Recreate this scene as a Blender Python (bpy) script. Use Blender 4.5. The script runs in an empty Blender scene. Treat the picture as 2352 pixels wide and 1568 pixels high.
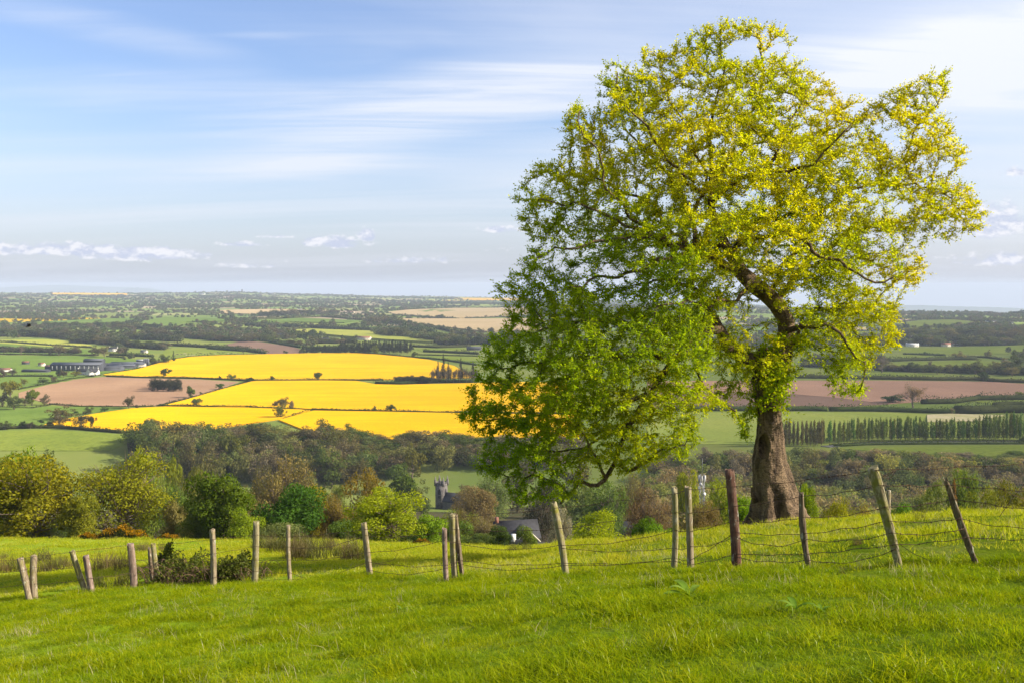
import bpy, bmesh, math, random
import numpy as np
from mathutils import Vector, noise as mnoise

R = math.radians
rng = np.random.default_rng(7)
random.seed(7)
scene = bpy.context.scene
COL = scene.collection

# ------------------------------------------------------------------ camera
F_PIX, CXD, CYD, HORIZON = 2287.0, 1176.0, 784.0, 655.0
PITCH = math.atan((CYD - HORIZON) / F_PIX)
cam_data = bpy.data.cameras.new('camera')
cam_data.sensor_width = 36.0
cam_data.lens = 36.0 * F_PIX / 2352.0
cam_data.clip_start = 0.1
cam_data.clip_end = 120000.0
cam = bpy.data.objects.new('camera', cam_data)
COL.objects.link(cam)
cam.location = (0, 0, 0)
cam.rotation_euler = (R(90) - PITCH, 0, 0)
scene.camera = cam

# ------------------------------------------------------------------ sun and sky
SUN_EL, SUN_AZ = 29.0, -10.0          # azimuth: degrees beyond the picture's right
sun_vec = Vector((math.cos(R(SUN_EL)) * math.cos(R(SUN_AZ)), math.cos(R(SUN_EL)) * math.sin(R(SUN_AZ)), math.sin(R(SUN_EL))))
sun_data = bpy.data.lights.new('sun', 'SUN')
sun_data.energy = 4.8
sun_data.angle = R(0.5)
sun_data.color = (1.0, 0.90, 0.72)
sun = bpy.data.objects.new('sun', sun_data)
COL.objects.link(sun)
sun.rotation_euler = (-sun_vec).to_track_quat('-Z', 'Y').to_euler()

vs = scene.view_settings
vs.view_transform = 'Standard'
vs.look = 'None'
vs.exposure = 1.0
vs.gamma = 1.0
vs.use_curve_mapping = False
cy = scene.cycles
cy.max_bounces = 6
cy.diffuse_bounces = 3
cy.glossy_bounces = 2
cy.transmission_bounces = 4
cy.volume_bounces = 0
cy.transparent_max_bounces = 4
cy.caustics_reflective = False
cy.caustics_refractive = False
cy.use_denoising = True
cy.sample_clamp_indirect = 6.0
cy.use_adaptive_sampling = True
cy.adaptive_threshold = 0.015


class NT:
    """small helper for node trees"""
    def __init__(self, tree):
        self.t = tree
        self.n = tree.nodes
        self.l = tree.links

    def add(self, kind, **kw):
        nd = self.n.new(kind)
        for k, v in kw.items():
            setattr(nd, k, v)
        return nd

    def put(self, sock, val):
        if isinstance(val, bpy.types.NodeSocket):
            self.l.new(val, sock)
        elif val is not None:
            try:
                sock.default_value = val
            except Exception:
                sock.default_value = tuple(val) + (1.0,)

    def math(self, op, a, b=None, c=None, clamp=False):
        nd = self.add('ShaderNodeMath', operation=op, use_clamp=clamp)
        self.put(nd.inputs[0], a)
        if b is not None:
            self.put(nd.inputs[1], b)
        if c is not None:
            self.put(nd.inputs[2], c)
        return nd.outputs[0]

    def mix(self, fac, a, b, blend='MIX'):
        nd = self.add('ShaderNodeMix', data_type='RGBA', blend_type=blend)
        self.put(nd.inputs[0], fac)
        self.put(nd.inputs[6], a if isinstance(a, bpy.types.NodeSocket) else tuple(a) + (1.0,))
        self.put(nd.inputs[7], b if isinstance(b, bpy.types.NodeSocket) else tuple(b) + (1.0,))
        return nd.outputs[2]

    def ramp(self, v, lo, hi, smooth=True):
        nd = self.add('ShaderNodeMapRange', interpolation_type='SMOOTHSTEP' if smooth else 'LINEAR', clamp=True) if smooth else self.add('ShaderNodeMapRange', clamp=True)
        self.put(nd.inputs[0], v)
        nd.inputs[1].default_value = lo
        nd.inputs[2].default_value = hi
        return nd.outputs[0]

    def noise(self, vec, scale, detail=4, rough=0.55, dist=0.0, out=0):
        nd = self.add('ShaderNodeTexNoise')
        self.put(nd.inputs['Vector'], vec)
        nd.inputs['Scale'].default_value = scale
        nd.inputs['Detail'].default_value = detail
        nd.inputs['Roughness'].default_value = rough
        nd.inputs['Distortion'].default_value = dist
        return nd.outputs[out]

    def mapping(self, vec, scale=(1, 1, 1), rot=(0, 0, 0), loc=(0, 0, 0)):
        nd = self.add('ShaderNodeMapping')
        self.put(nd.inputs[0], vec)
        nd.inputs['Location'].default_value = loc
        nd.inputs['Rotation'].default_value = rot
        nd.inputs['Scale'].default_value = scale
        return nd.outputs[0]


world = bpy.data.worlds.new('World')
scene.world = world
world.use_nodes = True
world.cycles.sampling_method = 'MANUAL'
world.cycles.sample_map_resolution = 256


def build_sky():
    w = NT(world.node_tree)
    w.n.clear()
    out = w.add('ShaderNodeOutputWorld')
    bg = w.add('ShaderNodeBackground')
    w.l.new(bg.outputs[0], out.inputs[0])
    sky = w.add('ShaderNodeTexSky')
    sky.sky_type = 'NISHITA'
    sky.sun_disc = False
    sky.sun_elevation = R(SUN_EL)
    sky.sun_rotation = R(90.0 - SUN_AZ)
    sky.altitude = 200
    sky.air_density = 1.0
    sky.dust_density = 1.6
    sky.ozone_density = 1.6
    tc = w.add('ShaderNodeTexCoord')
    sep = w.add('ShaderNodeSeparateXYZ')
    w.l.new(tc.outputs['Generated'], sep.inputs[0])
    x, y, z = sep.outputs
    # cirrus sheet: the direction met with a high flat layer
    zz = w.math('ADD', w.math('MAXIMUM', z, 0.0), 0.10)
    px = w.math('DIVIDE', x, zz)
    py = w.math('DIVIDE', y, zz)
    comb = w.add('ShaderNodeCombineXYZ')
    w.put(comb.inputs[0], px)
    w.put(comb.inputs[1], py)
    v1 = w.mapping(comb.outputs[0], scale=(0.26, 0.9, 1.0), rot=(0, 0, R(15)), loc=(0.4, 0.9, 3.1))
    n1 = w.noise(v1, 0.62, 5, 0.55, 1.3)
    v2 = w.mapping(comb.outputs[0], scale=(0.10, 1.0, 1.0), rot=(0, 0, R(17)), loc=(2.0, 5.0, 1.0))
    n2 = w.noise(v2, 2.2, 6, 0.64, 0.6)
    n3 = w.noise(comb.outputs[0], 0.30, 2, 0.5)
    wisp = w.math('ADD', w.math('MULTIPLY', n1, 0.80), w.math('MULTIPLY', n2, 0.22))
    wisp = w.math('ADD', wisp, w.math('MULTIPLY', w.math('SUBTRACT', n3, 0.5), 0.35))
    wisp = w.ramp(wisp, 0.40, 0.72)
    # thin veil everywhere, thicker towards the sun
    sunv = w.add('ShaderNodeVectorMath', operation='DOT_PRODUCT')
    w.l.new(tc.outputs['Generated'], sunv.inputs[0])
    sunv.inputs[1].default_value = sun_vec
    glow = w.ramp(sunv.outputs['Value'], 0.10, 0.95, smooth=False)
    # broad combed-out wisps
    az0 = w.math('ARCTAN2', x, y)
    el0 = w.math('ARCSINE', z)
    wn = w.ramp(w.noise(w.mapping(v2, scale=(1.8, 1, 1)), 3.0, 6, 0.62, 1.6), 0.26, 0.74)
    band = None
    for (dx, dy, ln, th, tilt, amp) in WISPS:
        a0 = math.atan((dx - CXD) / F_PIX)
        e0 = math.atan((HORIZON - dy) / F_PIX * math.cos(a0))
        da = w.math('SUBTRACT', az0, a0)
        de = w.math('SUBTRACT', w.math('SUBTRACT', el0, e0), w.math('MULTIPLY', da, math.tan(R(tilt))))
        de = w.math('ADD', de, w.math('MULTIPLY', w.math('SUBTRACT', n1, 0.5), 0.10 * th / 50.0))
        u = w.math('MULTIPLY', da, F_PIX / ln)
        v = w.math('MULTIPLY', de, F_PIX / th)
        q = w.math('MAXIMUM', w.math('SUBTRACT', 1.0, w.math('ADD', w.math('MULTIPLY', u, u), w.math('MULTIPLY', v, v))), 0.0)
        q = w.math('MULTIPLY', w.math('MULTIPLY', q, q), amp)
        band = q if band is None else w.math('ADD', band, q)
    wisp = w.math('ADD', w.math('MULTIPLY', wisp, 0.60), w.math('MULTIPLY', band, w.math('ADD', w.math('MULTIPLY', wn, 0.75), 0.25)), clamp=True)
    cirr = w.math('ADD', w.math('MULTIPLY', wisp, 0.85), w.math('MULTIPLY', glow, 1.0), clamp=True)
    blue = w.mix(1.0, sky.outputs[0], SKY_TINT, 'MULTIPLY')
    white = w.mix(w.ramp(z, 0.0, 0.25, False), CLOUD_LOW, CLOUD_HIGH)
    low = w.ramp(z, 0.16, 0.0, False)
    base = w.mix(w.math('MULTIPLY', low, 0.62), blue, HORIZON_COL)
    c = w.mix(w.math('MULTIPLY', cirr, 0.86), base, white)
    # cumulus near the horizon
    az = w.math('ARCTAN2', x, y)
    el = w.math('ARCSINE', z)
    c2 = w.add('ShaderNodeCombineXYZ')
    w.put(c2.inputs[0], az)
    w.put(c2.inputs[1], w.math('MULTIPLY', el, 1.7))
    cn = w.noise(c2.outputs[0], 62.0, 5, 0.60, 0.0)
    cn2 = w.noise(w.mapping(c2.outputs[0], loc=(0.0, -0.010, 0)), 62.0, 4, 0.60, 0.0)
    dens = None
    for (dx, dy, wx, wy, amp) in CUMULUS:
        a0 = math.atan((dx - CXD) / F_PIX)
        e0 = math.atan((HORIZON - dy) / F_PIX * math.cos(a0))
        ax = w.math('MULTIPLY', w.math('SUBTRACT', az, a0), 1.0 / (wx / F_PIX))
        ey = w.math('MULTIPLY', w.math('SUBTRACT', el, e0), 1.0 / (wy / F_PIX))
        eb = w.math('MULTIPLY', w.math('MINIMUM', ey, 0.0), 1.9)
        et = w.math('MAXIMUM', ey, 0.0)
        q = w.math('ADD', w.math('MULTIPLY', ax, ax), w.math('ADD', w.math('MULTIPLY', eb, eb), w.math('MULTIPLY', et, et)))
        e = w.math('MULTIPLY', w.math('SUBTRACT', 1.0, q), amp)
        dens = e if dens is None else w.math('MAXIMUM', dens, e)
    # the same low cloud band goes on round the rest of the horizon
    bandn = w.noise(w.mapping(c2.outputs[0], scale=(1, 2.2, 1), loc=(3.3, 0.4, 0)), 9.0, 3, 0.5)
    band = w.math('SUBTRACT', 1.0, w.math('ABSOLUTE', w.math('MULTIPLY', w.math('SUBTRACT', el, 0.030), 36.0)))
    band = w.math('SUBTRACT', w.math('MULTIPLY', band, 0.5), w.math('MULTIPLY', w.math('SUBTRACT', 0.80, bandn), 3.0))
    dens = w.math('MAXIMUM', dens, band)
    dens = w.math('MAXIMUM', dens, -2.0)
    d = w.math('ADD', dens, w.math('MULTIPLY', w.math('SUBTRACT', cn, 0.5), 3.0))
    mask = w.math('MULTIPLY', w.ramp(d, 0.05, 0.75), w.ramp(z, 0.002, 0.012))
    lit = w.ramp(w.math('SUBTRACT', cn, cn2), -0.10, 0.16)
    ccol = w.mix(lit, CUM_DARK, CUM_LIGHT)
    c = w.mix(w.math('MULTIPLY', mask, 0.85), c, ccol)
    w.l.new(c, bg.inputs[0])
    bg.inputs[1].default_value = SKY_STRENGTH


WISPS = [(1000, 260, 700, 80, 6, 1.1), (680, 365, 460, 60, 9, 0.8), (1250, 160, 420, 60, 6, 1.0), (2100, 120, 800, 150, 5, 1.2), (230, 95, 420, 60, -9, 0.45), (620, 94, 150, 12, 4, 0.28), (350, 230, 500, 50, 3, 0.5),
         (1700, 330, 800, 90, 5, 0.7), (-900, 200, 700, 70, 5, 0.9), (3300, 250, 900, 120, 5, 1.0)]
SKY_STRENGTH = 0.094
SKY_TINT = (0.95, 0.96, 1.12)
CLOUD_LOW = (4.35, 4.55, 5.1)
CLOUD_HIGH = (5.6, 5.65, 5.85)
HORIZON_COL = (3.65, 4.0, 4.9)
CUM_DARK = (3.3, 3.6, 4.6)
CUM_LIGHT = (5.2, 5.2, 5.5)
CUMULUS = [(150, 578, 170, 22, 1.0), (330, 588, 150, 24, 1.1), (840, 545, 24, 24, 1.2), (770, 560, 80, 22, 1.0), (560, 563, 60, 9, 0.7),
           (640, 545, 50, 6, 0.6), (1150, 530, 60, 13, 0.8), (950, 600, 130, 12, 0.55), (560, 612, 80, 8, 0.5), (20, 580, 40, 14, 0.7),
           (2250, 520, 110, 60, 0.9), (2330, 400, 40, 14, 0.7), (2300, 600, 120, 22, 0.7), (1700, 560, 200, 20, 0.6)]
build_sky()

# ------------------------------------------------------------------ terrain and rays
cp, sp = math.cos(PITCH), math.sin(PITCH)


def ray(px, py):
    """direction through the point (px, py) of the 2352 x 1568 picture, scaled so that its depth y is 1"""
    X, Z = (px - CXD) / F_PIX, -(py - CYD) / F_PIX
    y, z = cp + Z * sp, Z * cp - sp
    return X / y, z / y


def sstep(a, b, v):
    t = np.clip((v - a) / (b - a), 0, 1)
    return t * t * (3 - 2 * t)


def smax(a, b, k):
    h = np.clip(0.5 + 0.5 * (a - b) / k, 0, 1)
    return b * (1 - h) + a * h + k * h * (1 - h)


SKYL_X = np.array([-1500, -600, 0, 300, 550, 700, 900, 1170, 1400, 1700, 2050, 2352, 3000, 4000.])
SKYL_Y = np.array([676, 674, 672, 673, 671, 676, 681, 685, 691, 699, 716, 720, 716, 712.])


CREST_X = np.array([-600, 0, 300, 700, 1000, 1200, 1300, 1450, 1540, 1650, 1785, 1900, 2050, 2200, 2352, 2900.])
CREST_C = np.array([-0.0107, -0.0046, 0.0042, 0.0225, 0.0451, 0.061, 0.058, 0.042, 0.0252, 0.007, 0.0075, 0.0172, 0.016, 0.016, 0.0247, 0.03])


def T(x, y):
    """height of the ground"""
    x = np.asarray(x, float)
    y = np.asarray(y, float)
    d = np.hypot(x, y)
    t = x / np.maximum(y, 1.0)
    w = sstep(-0.03, 0.19, t)
    y0 = np.exp(np.log(92.0) * (1 - w) + np.log(15.0) * w)
    u = np.maximum(y - y0, 0)
    extra = np.where(u < 25, 0.002 * u * u, 1.25 + 0.1 * (u - 25))
    xe = np.where(x > 0, 16 * np.tanh(x / 16.0), 45 * np.tanh(x / 45.0))
    cc = np.interp(CXD + F_PIX * np.clip(t, -1.2, 1.2), CREST_X, CREST_C)
    hill = -1.65 - 0.2 * y + 0.118 * xe - extra - cc * 0.5 * (np.clip(y - 16, 0, 110) + np.sqrt(np.clip(y - 16, 0, 110) ** 2 + 9) - 3)
    near = np.exp(-(d / 220.0) ** 2)
    hill = hill + near * sstep(3, 14, d) * (0.10 * np.sin(x * 0.9 + 1.3 * np.sin(y * 0.35)) * np.sin(y * 0.7 + 0.6) + 0.07 * np.sin(x * 0.37 - y * 0.51 + 1.0) + 0.03 * np.sin(x * 2.3 + y * 1.1) * np.sin(y * 1.9 - x))
    sh = 70.0 * sstep(0.12, 0.34, t)
    ye = y + sh
    floor = np.interp(ye, [0, 150, 200, 300, 400, 500, 600, 650], [-27, -52, -60, -80, -97, -113, -127, -131.]) + 18.0 * sstep(605, 745, ye)
    floor = floor - 8.0 * np.exp(-((x + 42) ** 2 + (y - 575) ** 2) / 70.0 ** 2)
    und = sstep(720, 1200, d) * (1.3 * np.sin(x / 170.0 + 0.7 + 0.6 * np.sin(y / 300.0)) + 1.5 * np.sin(y / 210.0 + x / 600.0) + 1.2 * np.sin(x / 410.0 - y / 330.0))
    th = np.degrees(np.arctan2(x, np.maximum(y, 1e-6)))
    sx = CXD + F_PIX * np.tan(np.radians(np.clip(th, -60, 60)))
    sy = np.interp(sx, SKYL_X, SKYL_Y)
    zs = -(sy - HORIZON) / F_PIX * 11000.0
    far = (zs + 113.0) * sstep(3600, 11000, d) + sstep(4000, 8000, d) * 5.0 * np.sin(d / 420.0 + x / 700.0) * (1 - sstep(9500, 11000, d))
    far = far - sstep(11300, 14000, d) * 120.0 - 0.06 * np.maximum(d - 12500.0, 0)
    return smax(hill, floor + und + far, 5.0)


_ts = np.exp(np.linspace(math.log(2.0), math.log(16000.0), 5000))


def hit(px, py):
    """the ground point seen at (px, py)"""
    rx, rz = ray(px, py)
    g = rz * _ts - T(rx * _ts, _ts)
    idx = np.nonzero(g < 0)[0]
    if len(idx) == 0:
        i = len(_ts) - 1
        return np.array([rx * 11000, 11000, float(T(rx * 11000, 11000))])
    i = idx[0]
    a, b = _ts[max(i - 1, 0)], _ts[i]
    for _ in range(30):
        m = 0.5 * (a + b)
        if rz * m - float(T(rx * m, m)) < 0:
            b = m
        else:
            a = m
    return np.array([rx * b, b, float(T(rx * b, b))])


def at(px, py, depth):
    rx, rz = ray(px, py)
    return np.array([rx * depth, depth, rz * depth])


def proj(p):
    x, y, z = p
    dz = z * cp + y * sp
    dy = y * cp - z * sp
    return CXD + F_PIX * x / dy, CYD - F_PIX * dz / dy


# coordinates read off enlargements of the photograph
def z1(u, v): return (u * 0.252, 639.7 + v * 0.252)
def z2(u, v): return (564.5 + u * 0.252, 639.7 + v * 0.252)
def z3(u, v): return (1764.0 + u * 0.252, 639.7 + v * 0.252)
def z4(u, v): return (u * 0.27, 987.9 + v * 0.27)
def z5(u, v): return (564.5 + u * 0.27, 987.9 + v * 0.27)
def z6(u, v): return (1129.0 + u * 0.27, 987.9 + v * 0.27)
def z7(u, v): return (1693.4 + u * 0.28, 987.9 + v * 0.28)


# ------------------------------------------------------------------ mesh helpers
def tag(o, label=None, cat=None, group=None, kind=None):
    if label: o['label'] = label
    if cat: o['category'] = cat
    if group: o['group'] = group
    if kind: o['kind'] = kind
    return o


def empty(name, loc=(0, 0, 0), rz=0.0, parent=None):
    o = bpy.data.objects.new(name, None)
    o.empty_display_size = 0.2
    COL.objects.link(o)
    o.location = [float(c) for c in loc]
    o.rotation_euler = (0, 0, rz)
    if parent: o.parent = parent
    return o


class MB:
    """collects geometry and builds ONE mesh"""
    def __init__(self):
        self.v, self.f, self.n, self.a = [], {}, 0, []

    def raw(self, verts, faces, tint=0.5):
        verts = np.asarray(verts, float).reshape(-1, 3)
        faces = np.asarray(faces, int)
        self.v.append(verts)
        t = np.broadcast_to(np.asarray(tint, float), (len(verts),)) if np.ndim(tint) < 2 else tint
        self.a.append(np.array(t))
        self.f.setdefault(faces.shape[1], []).append(faces + self.n)
        self.n += len(verts)
        return self

    def box(self, c, s, rz=0.0, tint=0.5):
        sx, sy, sz = s[0] / 2, s[1] / 2, s[2] / 2
        v = np.array([[-sx, -sy, -sz], [sx, -sy, -sz], [sx, sy, -sz], [-sx, sy, -sz], [-sx, -sy, sz], [sx, -sy, sz], [sx, sy, sz], [-sx, sy, sz]])
        ca, sa = math.cos(rz), math.sin(rz)
        v = np.stack([v[:, 0] * ca - v[:, 1] * sa, v[:, 0] * sa + v[:, 1] * ca, v[:, 2]], 1) + np.array(c, float)
        return self.raw(v, [[0, 3, 2, 1], [4, 5, 6, 7], [0, 1, 5, 4], [1, 2, 6, 5], [2, 3, 7, 6], [3, 0, 4, 7]], tint)

    def tube(self, pts, rad, sides=6, cap=True, tint=0.5, wob=None):
        pts = np.asarray(pts, float)
        n = len(pts)
        rad = np.broadcast_to(np.asarray(rad, float), (n,))
        tan = np.gradient(pts, axis=0)
        tan /= np.linalg.norm(tan, axis=1)[:, None] + 1e-9
        ref = np.array([0.0, 1.0, 0.0]) if abs(tan[0][1]) < 0.8 else np.array([1.0, 0, 0])
        u = np.cross(tan[0], ref)
        u /= np.linalg.norm(u)
        rings = []
        ang = np.linspace(0, 2 * np.pi, sides, endpoint=False)
        for i in range(n):
            u = u - tan[i] * np.dot(u, tan[i])
            u /= np.linalg.norm(u) + 1e-9
            v = np.cross(tan[i], u)
            r = rad[i] * (np.ones(sides) if wob is None else wob[i])
            rings.append(pts[i] + (np.cos(ang) * r)[:, None] * u + (np.sin(ang) * r)[:, None] * v)
        V = np.concatenate(rings)
        i, j = np.meshgrid(np.arange(n - 1), np.arange(sides), indexing='ij')
        k = (j + 1) % sides
        Fq = np.stack([i * sides + j, i * sides + k, (i + 1) * sides + k, (i + 1) * sides + j], -1).reshape(-1, 4)
        base = self.n
        self.raw(V, Fq, tint)
        if cap and sides >= 3:
            for ring, flip in ((0, True), (n - 1, False)):
                o = ring * sides
                tri = [[o, o + q, o + q + 1] for q in range(1, sides - 1)]
                if flip: tri = [t[::-1] for t in tri]
                self.f.setdefault(3, []).append(np.array(tri) + base)
        return self

    def cards(self, c, d, nrm, ln, wd, tint=0.5, fold=0.0):
        """leaf-like rhombs: centre of the base, direction, normal, length, width"""
        c = np.asarray(c, float)
        n = len(c)
        d = d / (np.linalg.norm(d, axis=1)[:, None] + 1e-9)
        s = np.cross(d, nrm)
        s /= np.linalg.norm(s, axis=1)[:, None] + 1e-9
        nn = np.cross(s, d)
        ln = np.broadcast_to(np.asarray(ln, float), (n,))[:, None]
        wd = np.broadcast_to(np.asarray(wd, float), (n,))[:, None]
        mid = c + d * ln * 0.45
        V = np.stack([c, mid + s * wd * 0.5 + nn * wd * fold, c + d * ln, mid - s * wd * 0.5 + nn * wd * fold], 1).reshape(-1, 3)
        Fq = np.arange(4 * n).reshape(-1, 4)
        t = np.repeat(np.broadcast_to(np.asarray(tint, float), (n,)), 4)
        return self.raw(V, Fq, t)

    def mesh(self, name, mat, smooth=False):
        me = bpy.data.meshes.new(name)
        V = np.concatenate(self.v) if self.v else np.zeros((0, 3))
        me.vertices.add(len(V))
        me.vertices.foreach_set('co', V.astype(np.float32).ravel())
        loops, starts, pos = [], [], 0
        for k, fl in self.f.items():
            ff = np.concatenate(fl)
            loops.append(ff.ravel())
            starts.append(pos + np.arange(len(ff)) * k)
            pos += ff.size
        loops = np.concatenate(loops)
        starts = np.concatenate(starts)
        me.loops.add(len(loops))
        me.loops.foreach_set('vertex_index', loops.astype(np.int32))
        me.polygons.add(len(starts))
        me.polygons.foreach_set('loop_start', starts.astype(np.int32))
        at_ = me.attributes.new('tint', 'FLOAT', 'POINT')
        at_.data.foreach_set('value', np.concatenate(self.a).astype(np.float32))
        me.update(calc_edges=True)
        me.validate()
        if smooth:
            me.polygons.foreach_set('use_smooth', np.ones(len(me.polygons), bool))
        if mat: me.materials.append(mat)
        return me

    def build(self, name, mat, parent=None, smooth=False, loc=None):
        o = bpy.data.objects.new(name, self.mesh(name, mat, smooth))
        COL.objects.link(o)
        if loc is not None: o.location = [float(q) for q in loc]
        if parent: o.parent = parent
        return o


def put_mesh(name, me, parent=None):
    o = bpy.data.objects.new(name, me)
    COL.objects.link(o)
    if parent: o.parent = parent
    return o


# ------------------------------------------------------------------ materials
def new_mat(name):
    m = bpy.data.materials.new(name)
    m.use_nodes = True
    t = NT(m.node_tree)
    t.n.clear()
    out = t.add('ShaderNodeOutputMaterial')
    return m, t, out


def coords(t):
    return t.add('ShaderNodeTexCoord').outputs['Object']


def attr(t, name='tint'):
    return t.add('ShaderNodeAttribute', attribute_name=name).outputs['Fac']


def leaf_shader(t, out, col, trans=0.45, tcol=None, gloss=0.0):
    """col reflects, tcol shines through"""
    dif = t.add('ShaderNodeBsdfDiffuse')
    t.put(dif.inputs[0], col)
    tr = t.add('ShaderNodeBsdfTranslucent')
    t.put(tr.inputs[0], tcol if tcol is not None else col)
    mx = t.add('ShaderNodeMixShader')
    mx.inputs[0].default_value = trans
    t.l.new(dif.outputs[0], mx.inputs[1])
    t.l.new(tr.outputs[0], mx.inputs[2])
    last = mx.outputs[0]
    if gloss > 0:
        gl = t.add('ShaderNodeBsdfGlossy')
        gl.inputs['Color'].default_value = (0.9, 0.95, 0.9, 1)
        gl.inputs['Roughness'].default_value = 0.32
        m2 = t.add('ShaderNodeMixShader')
        m2.inputs[0].default_value = gloss
        t.l.new(last, m2.inputs[1])
        t.l.new(gl.outputs[0], m2.inputs[2])
        last = m2.outputs[0]
    t.l.new(last, out.inputs[0])


def foliage_by_object():
    """leaf colour from the object's own colour, varied leaf by leaf"""
    m, t, out = new_mat('foliage')
    oi = t.add('ShaderNodeObjectInfo')
    a = attr(t)
    dark = t.mix(1.0, oi.outputs['Color'], (0.62, 0.72, 0.75), 'MULTIPLY')
    lite = t.mix(1.0, oi.outputs['Color'], (1.45, 1.30, 0.95), 'MULTIPLY')
    c = t.mix(a, dark, lite)
    tc = t.mix(1.0, c, (1.30, 1.25, 0.55), 'MULTIPLY')
    leaf_shader(t, out, c, 0.40, tc)
    return m


def foliage_random(name, cols, trans=0.3):
    m, t, out = new_mat(name)
    oi = t.add('ShaderNodeObjectInfo')
    cr = t.add('ShaderNodeValToRGB')
    t.l.new(oi.outputs['Random'], cr.inputs[0])
    els = cr.color_ramp.elements
    cr.color_ramp.interpolation = 'CONSTANT'
    while len(els) < len(cols):
        els.new(0.5)
    for i, c in enumerate(cols):
        els[i].position = i / len(cols)
        els[i].color = tuple(c) + (1,)
    a = attr(t)
    c = t.mix(a, t.mix(1.0, cr.outputs[0], (0.68, 0.75, 0.78), 'MULTIPLY'), t.mix(1.0, cr.outputs[0], (1.4, 1.3, 1.0), 'MULTIPLY'))
    leaf_shader(t, out, c, trans, c)
    return m


def simple(name, col, rough=0.8, var=0.25, scale=2.0, metal=0.0, bump=0.0, stretch=(1, 1, 1), col2=None, spec=0.3):
    m, t, out = new_mat(name)
    b = t.add('ShaderNodeBsdfPrincipled')
    v = t.mapping(coords(t), scale=stretch)
    n = t.noise(v, scale, 5, 0.6)
    c2 = col2 if col2 is not None else tuple(q * (1 - var) for q in col)
    c = t.mix(t.ramp(n, 0.3, 0.7), c2, col)
    t.put(b.inputs['Base Color'], c)
    b.inputs['Roughness'].default_value = rough
    b.inputs['Metallic'].default_value = metal
    b.inputs['Specular IOR Level'].default_value = spec
    if bump:
        bp = t.add('ShaderNodeBump')
        bp.inputs['Strength'].default_value = bump
        t.l.new(n, bp.inputs['Height'])
        t.l.new(bp.outputs[0], b.inputs['Normal'])
    t.l.new(b.outputs[0], out.inputs[0])
    return m


def field_mat(name, col, col2, scale=0.02, stripe=None, stripe_col=None, stripe_amt=0.4, fine=0.6, rot=0.0, tram=None, tram_col=None, rough=1.0, bump=0.0):
    """a crop or soil: broad drifts, fine speckle, and drill rows or tramlines"""
    m, t, out = new_mat(name)
    co = t.mapping(coords(t), rot=(0, 0, rot))
    broad = t.noise(co, scale, 4, 0.6, 0.4)
    fn = t.noise(co, fine, 5, 0.7)
    c = t.mix(t.ramp(broad, 0.35, 0.68), col2, col)
    f_d = t.mix(1.0, c, (0.72, 0.74, 0.72), 'MULTIPLY')
    c = t.mix(t.ramp(fn, 0.30, 0.62), f_d, c)
    if stripe:
        sc = t.mapping(co, scale=(0.006, stripe, 1))
        sn = t.noise(sc, 1.0, 3, 0.6)
        c = t.mix(t.math('MULTIPLY', t.ramp(sn, 0.45, 0.72), stripe_amt), c, stripe_col)
    if tram:
        sp_ = t.add('ShaderNodeSeparateXYZ')
        t.l.new(co, sp_.inputs[0])
        wob = t.math('MULTIPLY', t.math('SUBTRACT', t.noise(co, 0.006, 2), 0.5), 22.0)
        q = t.math('PINGPONG', t.math('ADD', sp_.outputs[1], wob), tram / 2)
        brk = t.ramp(t.noise(t.mapping(co, scale=(0.012, 0.05, 1)), 1.0, 3), 0.44, 0.60)
        k = t.math('MULTIPLY', t.math('LESS_THAN', q, 0.55), brk)
        c = t.mix(t.math('MULTIPLY', k, 0.75), c, tram_col)
    d = t.add('ShaderNodeBsdfDiffuse')
    t.put(d.inputs[0], c)
    d.inputs[1].default_value = rough
    if bump:
        bp = t.add('ShaderNodeBump')
        bp.inputs['Strength'].default_value = bump
        bp.inputs['Distance'].default_value = 0.5
        t.l.new(fn, bp.inputs['Height'])
        t.l.new(bp.outputs[0], d.inputs['Normal'])
    t.l.new(d.outputs[0], out.inputs[0])
    return m


def ground_mat():
    m, t, out = new_mat('pasture')
    co = coords(t)
    n1 = t.noise(co, 0.05, 5, 0.6)
    n2 = t.noise(co, 0.9, 5, 0.7, 0.3)
    n3 = t.noise(co, 9.0, 4, 0.7)
    c = t.mix(t.ramp(n1, 0.35, 0.65), (0.115, 0.175, 0.010), (0.165, 0.210, 0.014))
    c = t.mix(t.math('MULTIPLY', t.ramp(n2, 0.48, 0.70), 0.55), c, (0.23, 0.23, 0.06))
    c = t.mix(t.math('MULTIPLY', t.ramp(n3, 0.50, 0.25), 0.55), c, (0.055, 0.095, 0.008))
    sy = t.add('ShaderNodeSeparateXYZ')
    t.l.new(co, sy.inputs[0])
    val = t.mix(t.ramp(t.noise(co, 0.012, 4, 0.6), 0.35, 0.65), (0.115, 0.155, 0.035), (0.155, 0.175, 0.045))
    c = t.mix(t.ramp(sy.outputs[1], 180.0, 320.0), c, val)
    d = t.add('ShaderNodeBsdfDiffuse')
    t.put(d.inputs[0], c)
    d.inputs[1].default_value = 1.0
    bp = t.add('ShaderNodeBump')
    bp.inputs['Strength'].default_value = 0.9
    bp.inputs['Distance'].default_value = 0.12
    t.l.new(t.math('ADD', n2, t.math('MULTIPLY', n3, 0.4)), bp.inputs['Height'])
    t.l.new(bp.outputs[0], d.inputs['Normal'])
    t.l.new(d.outputs[0], out.inputs[0])
    return m


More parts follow.
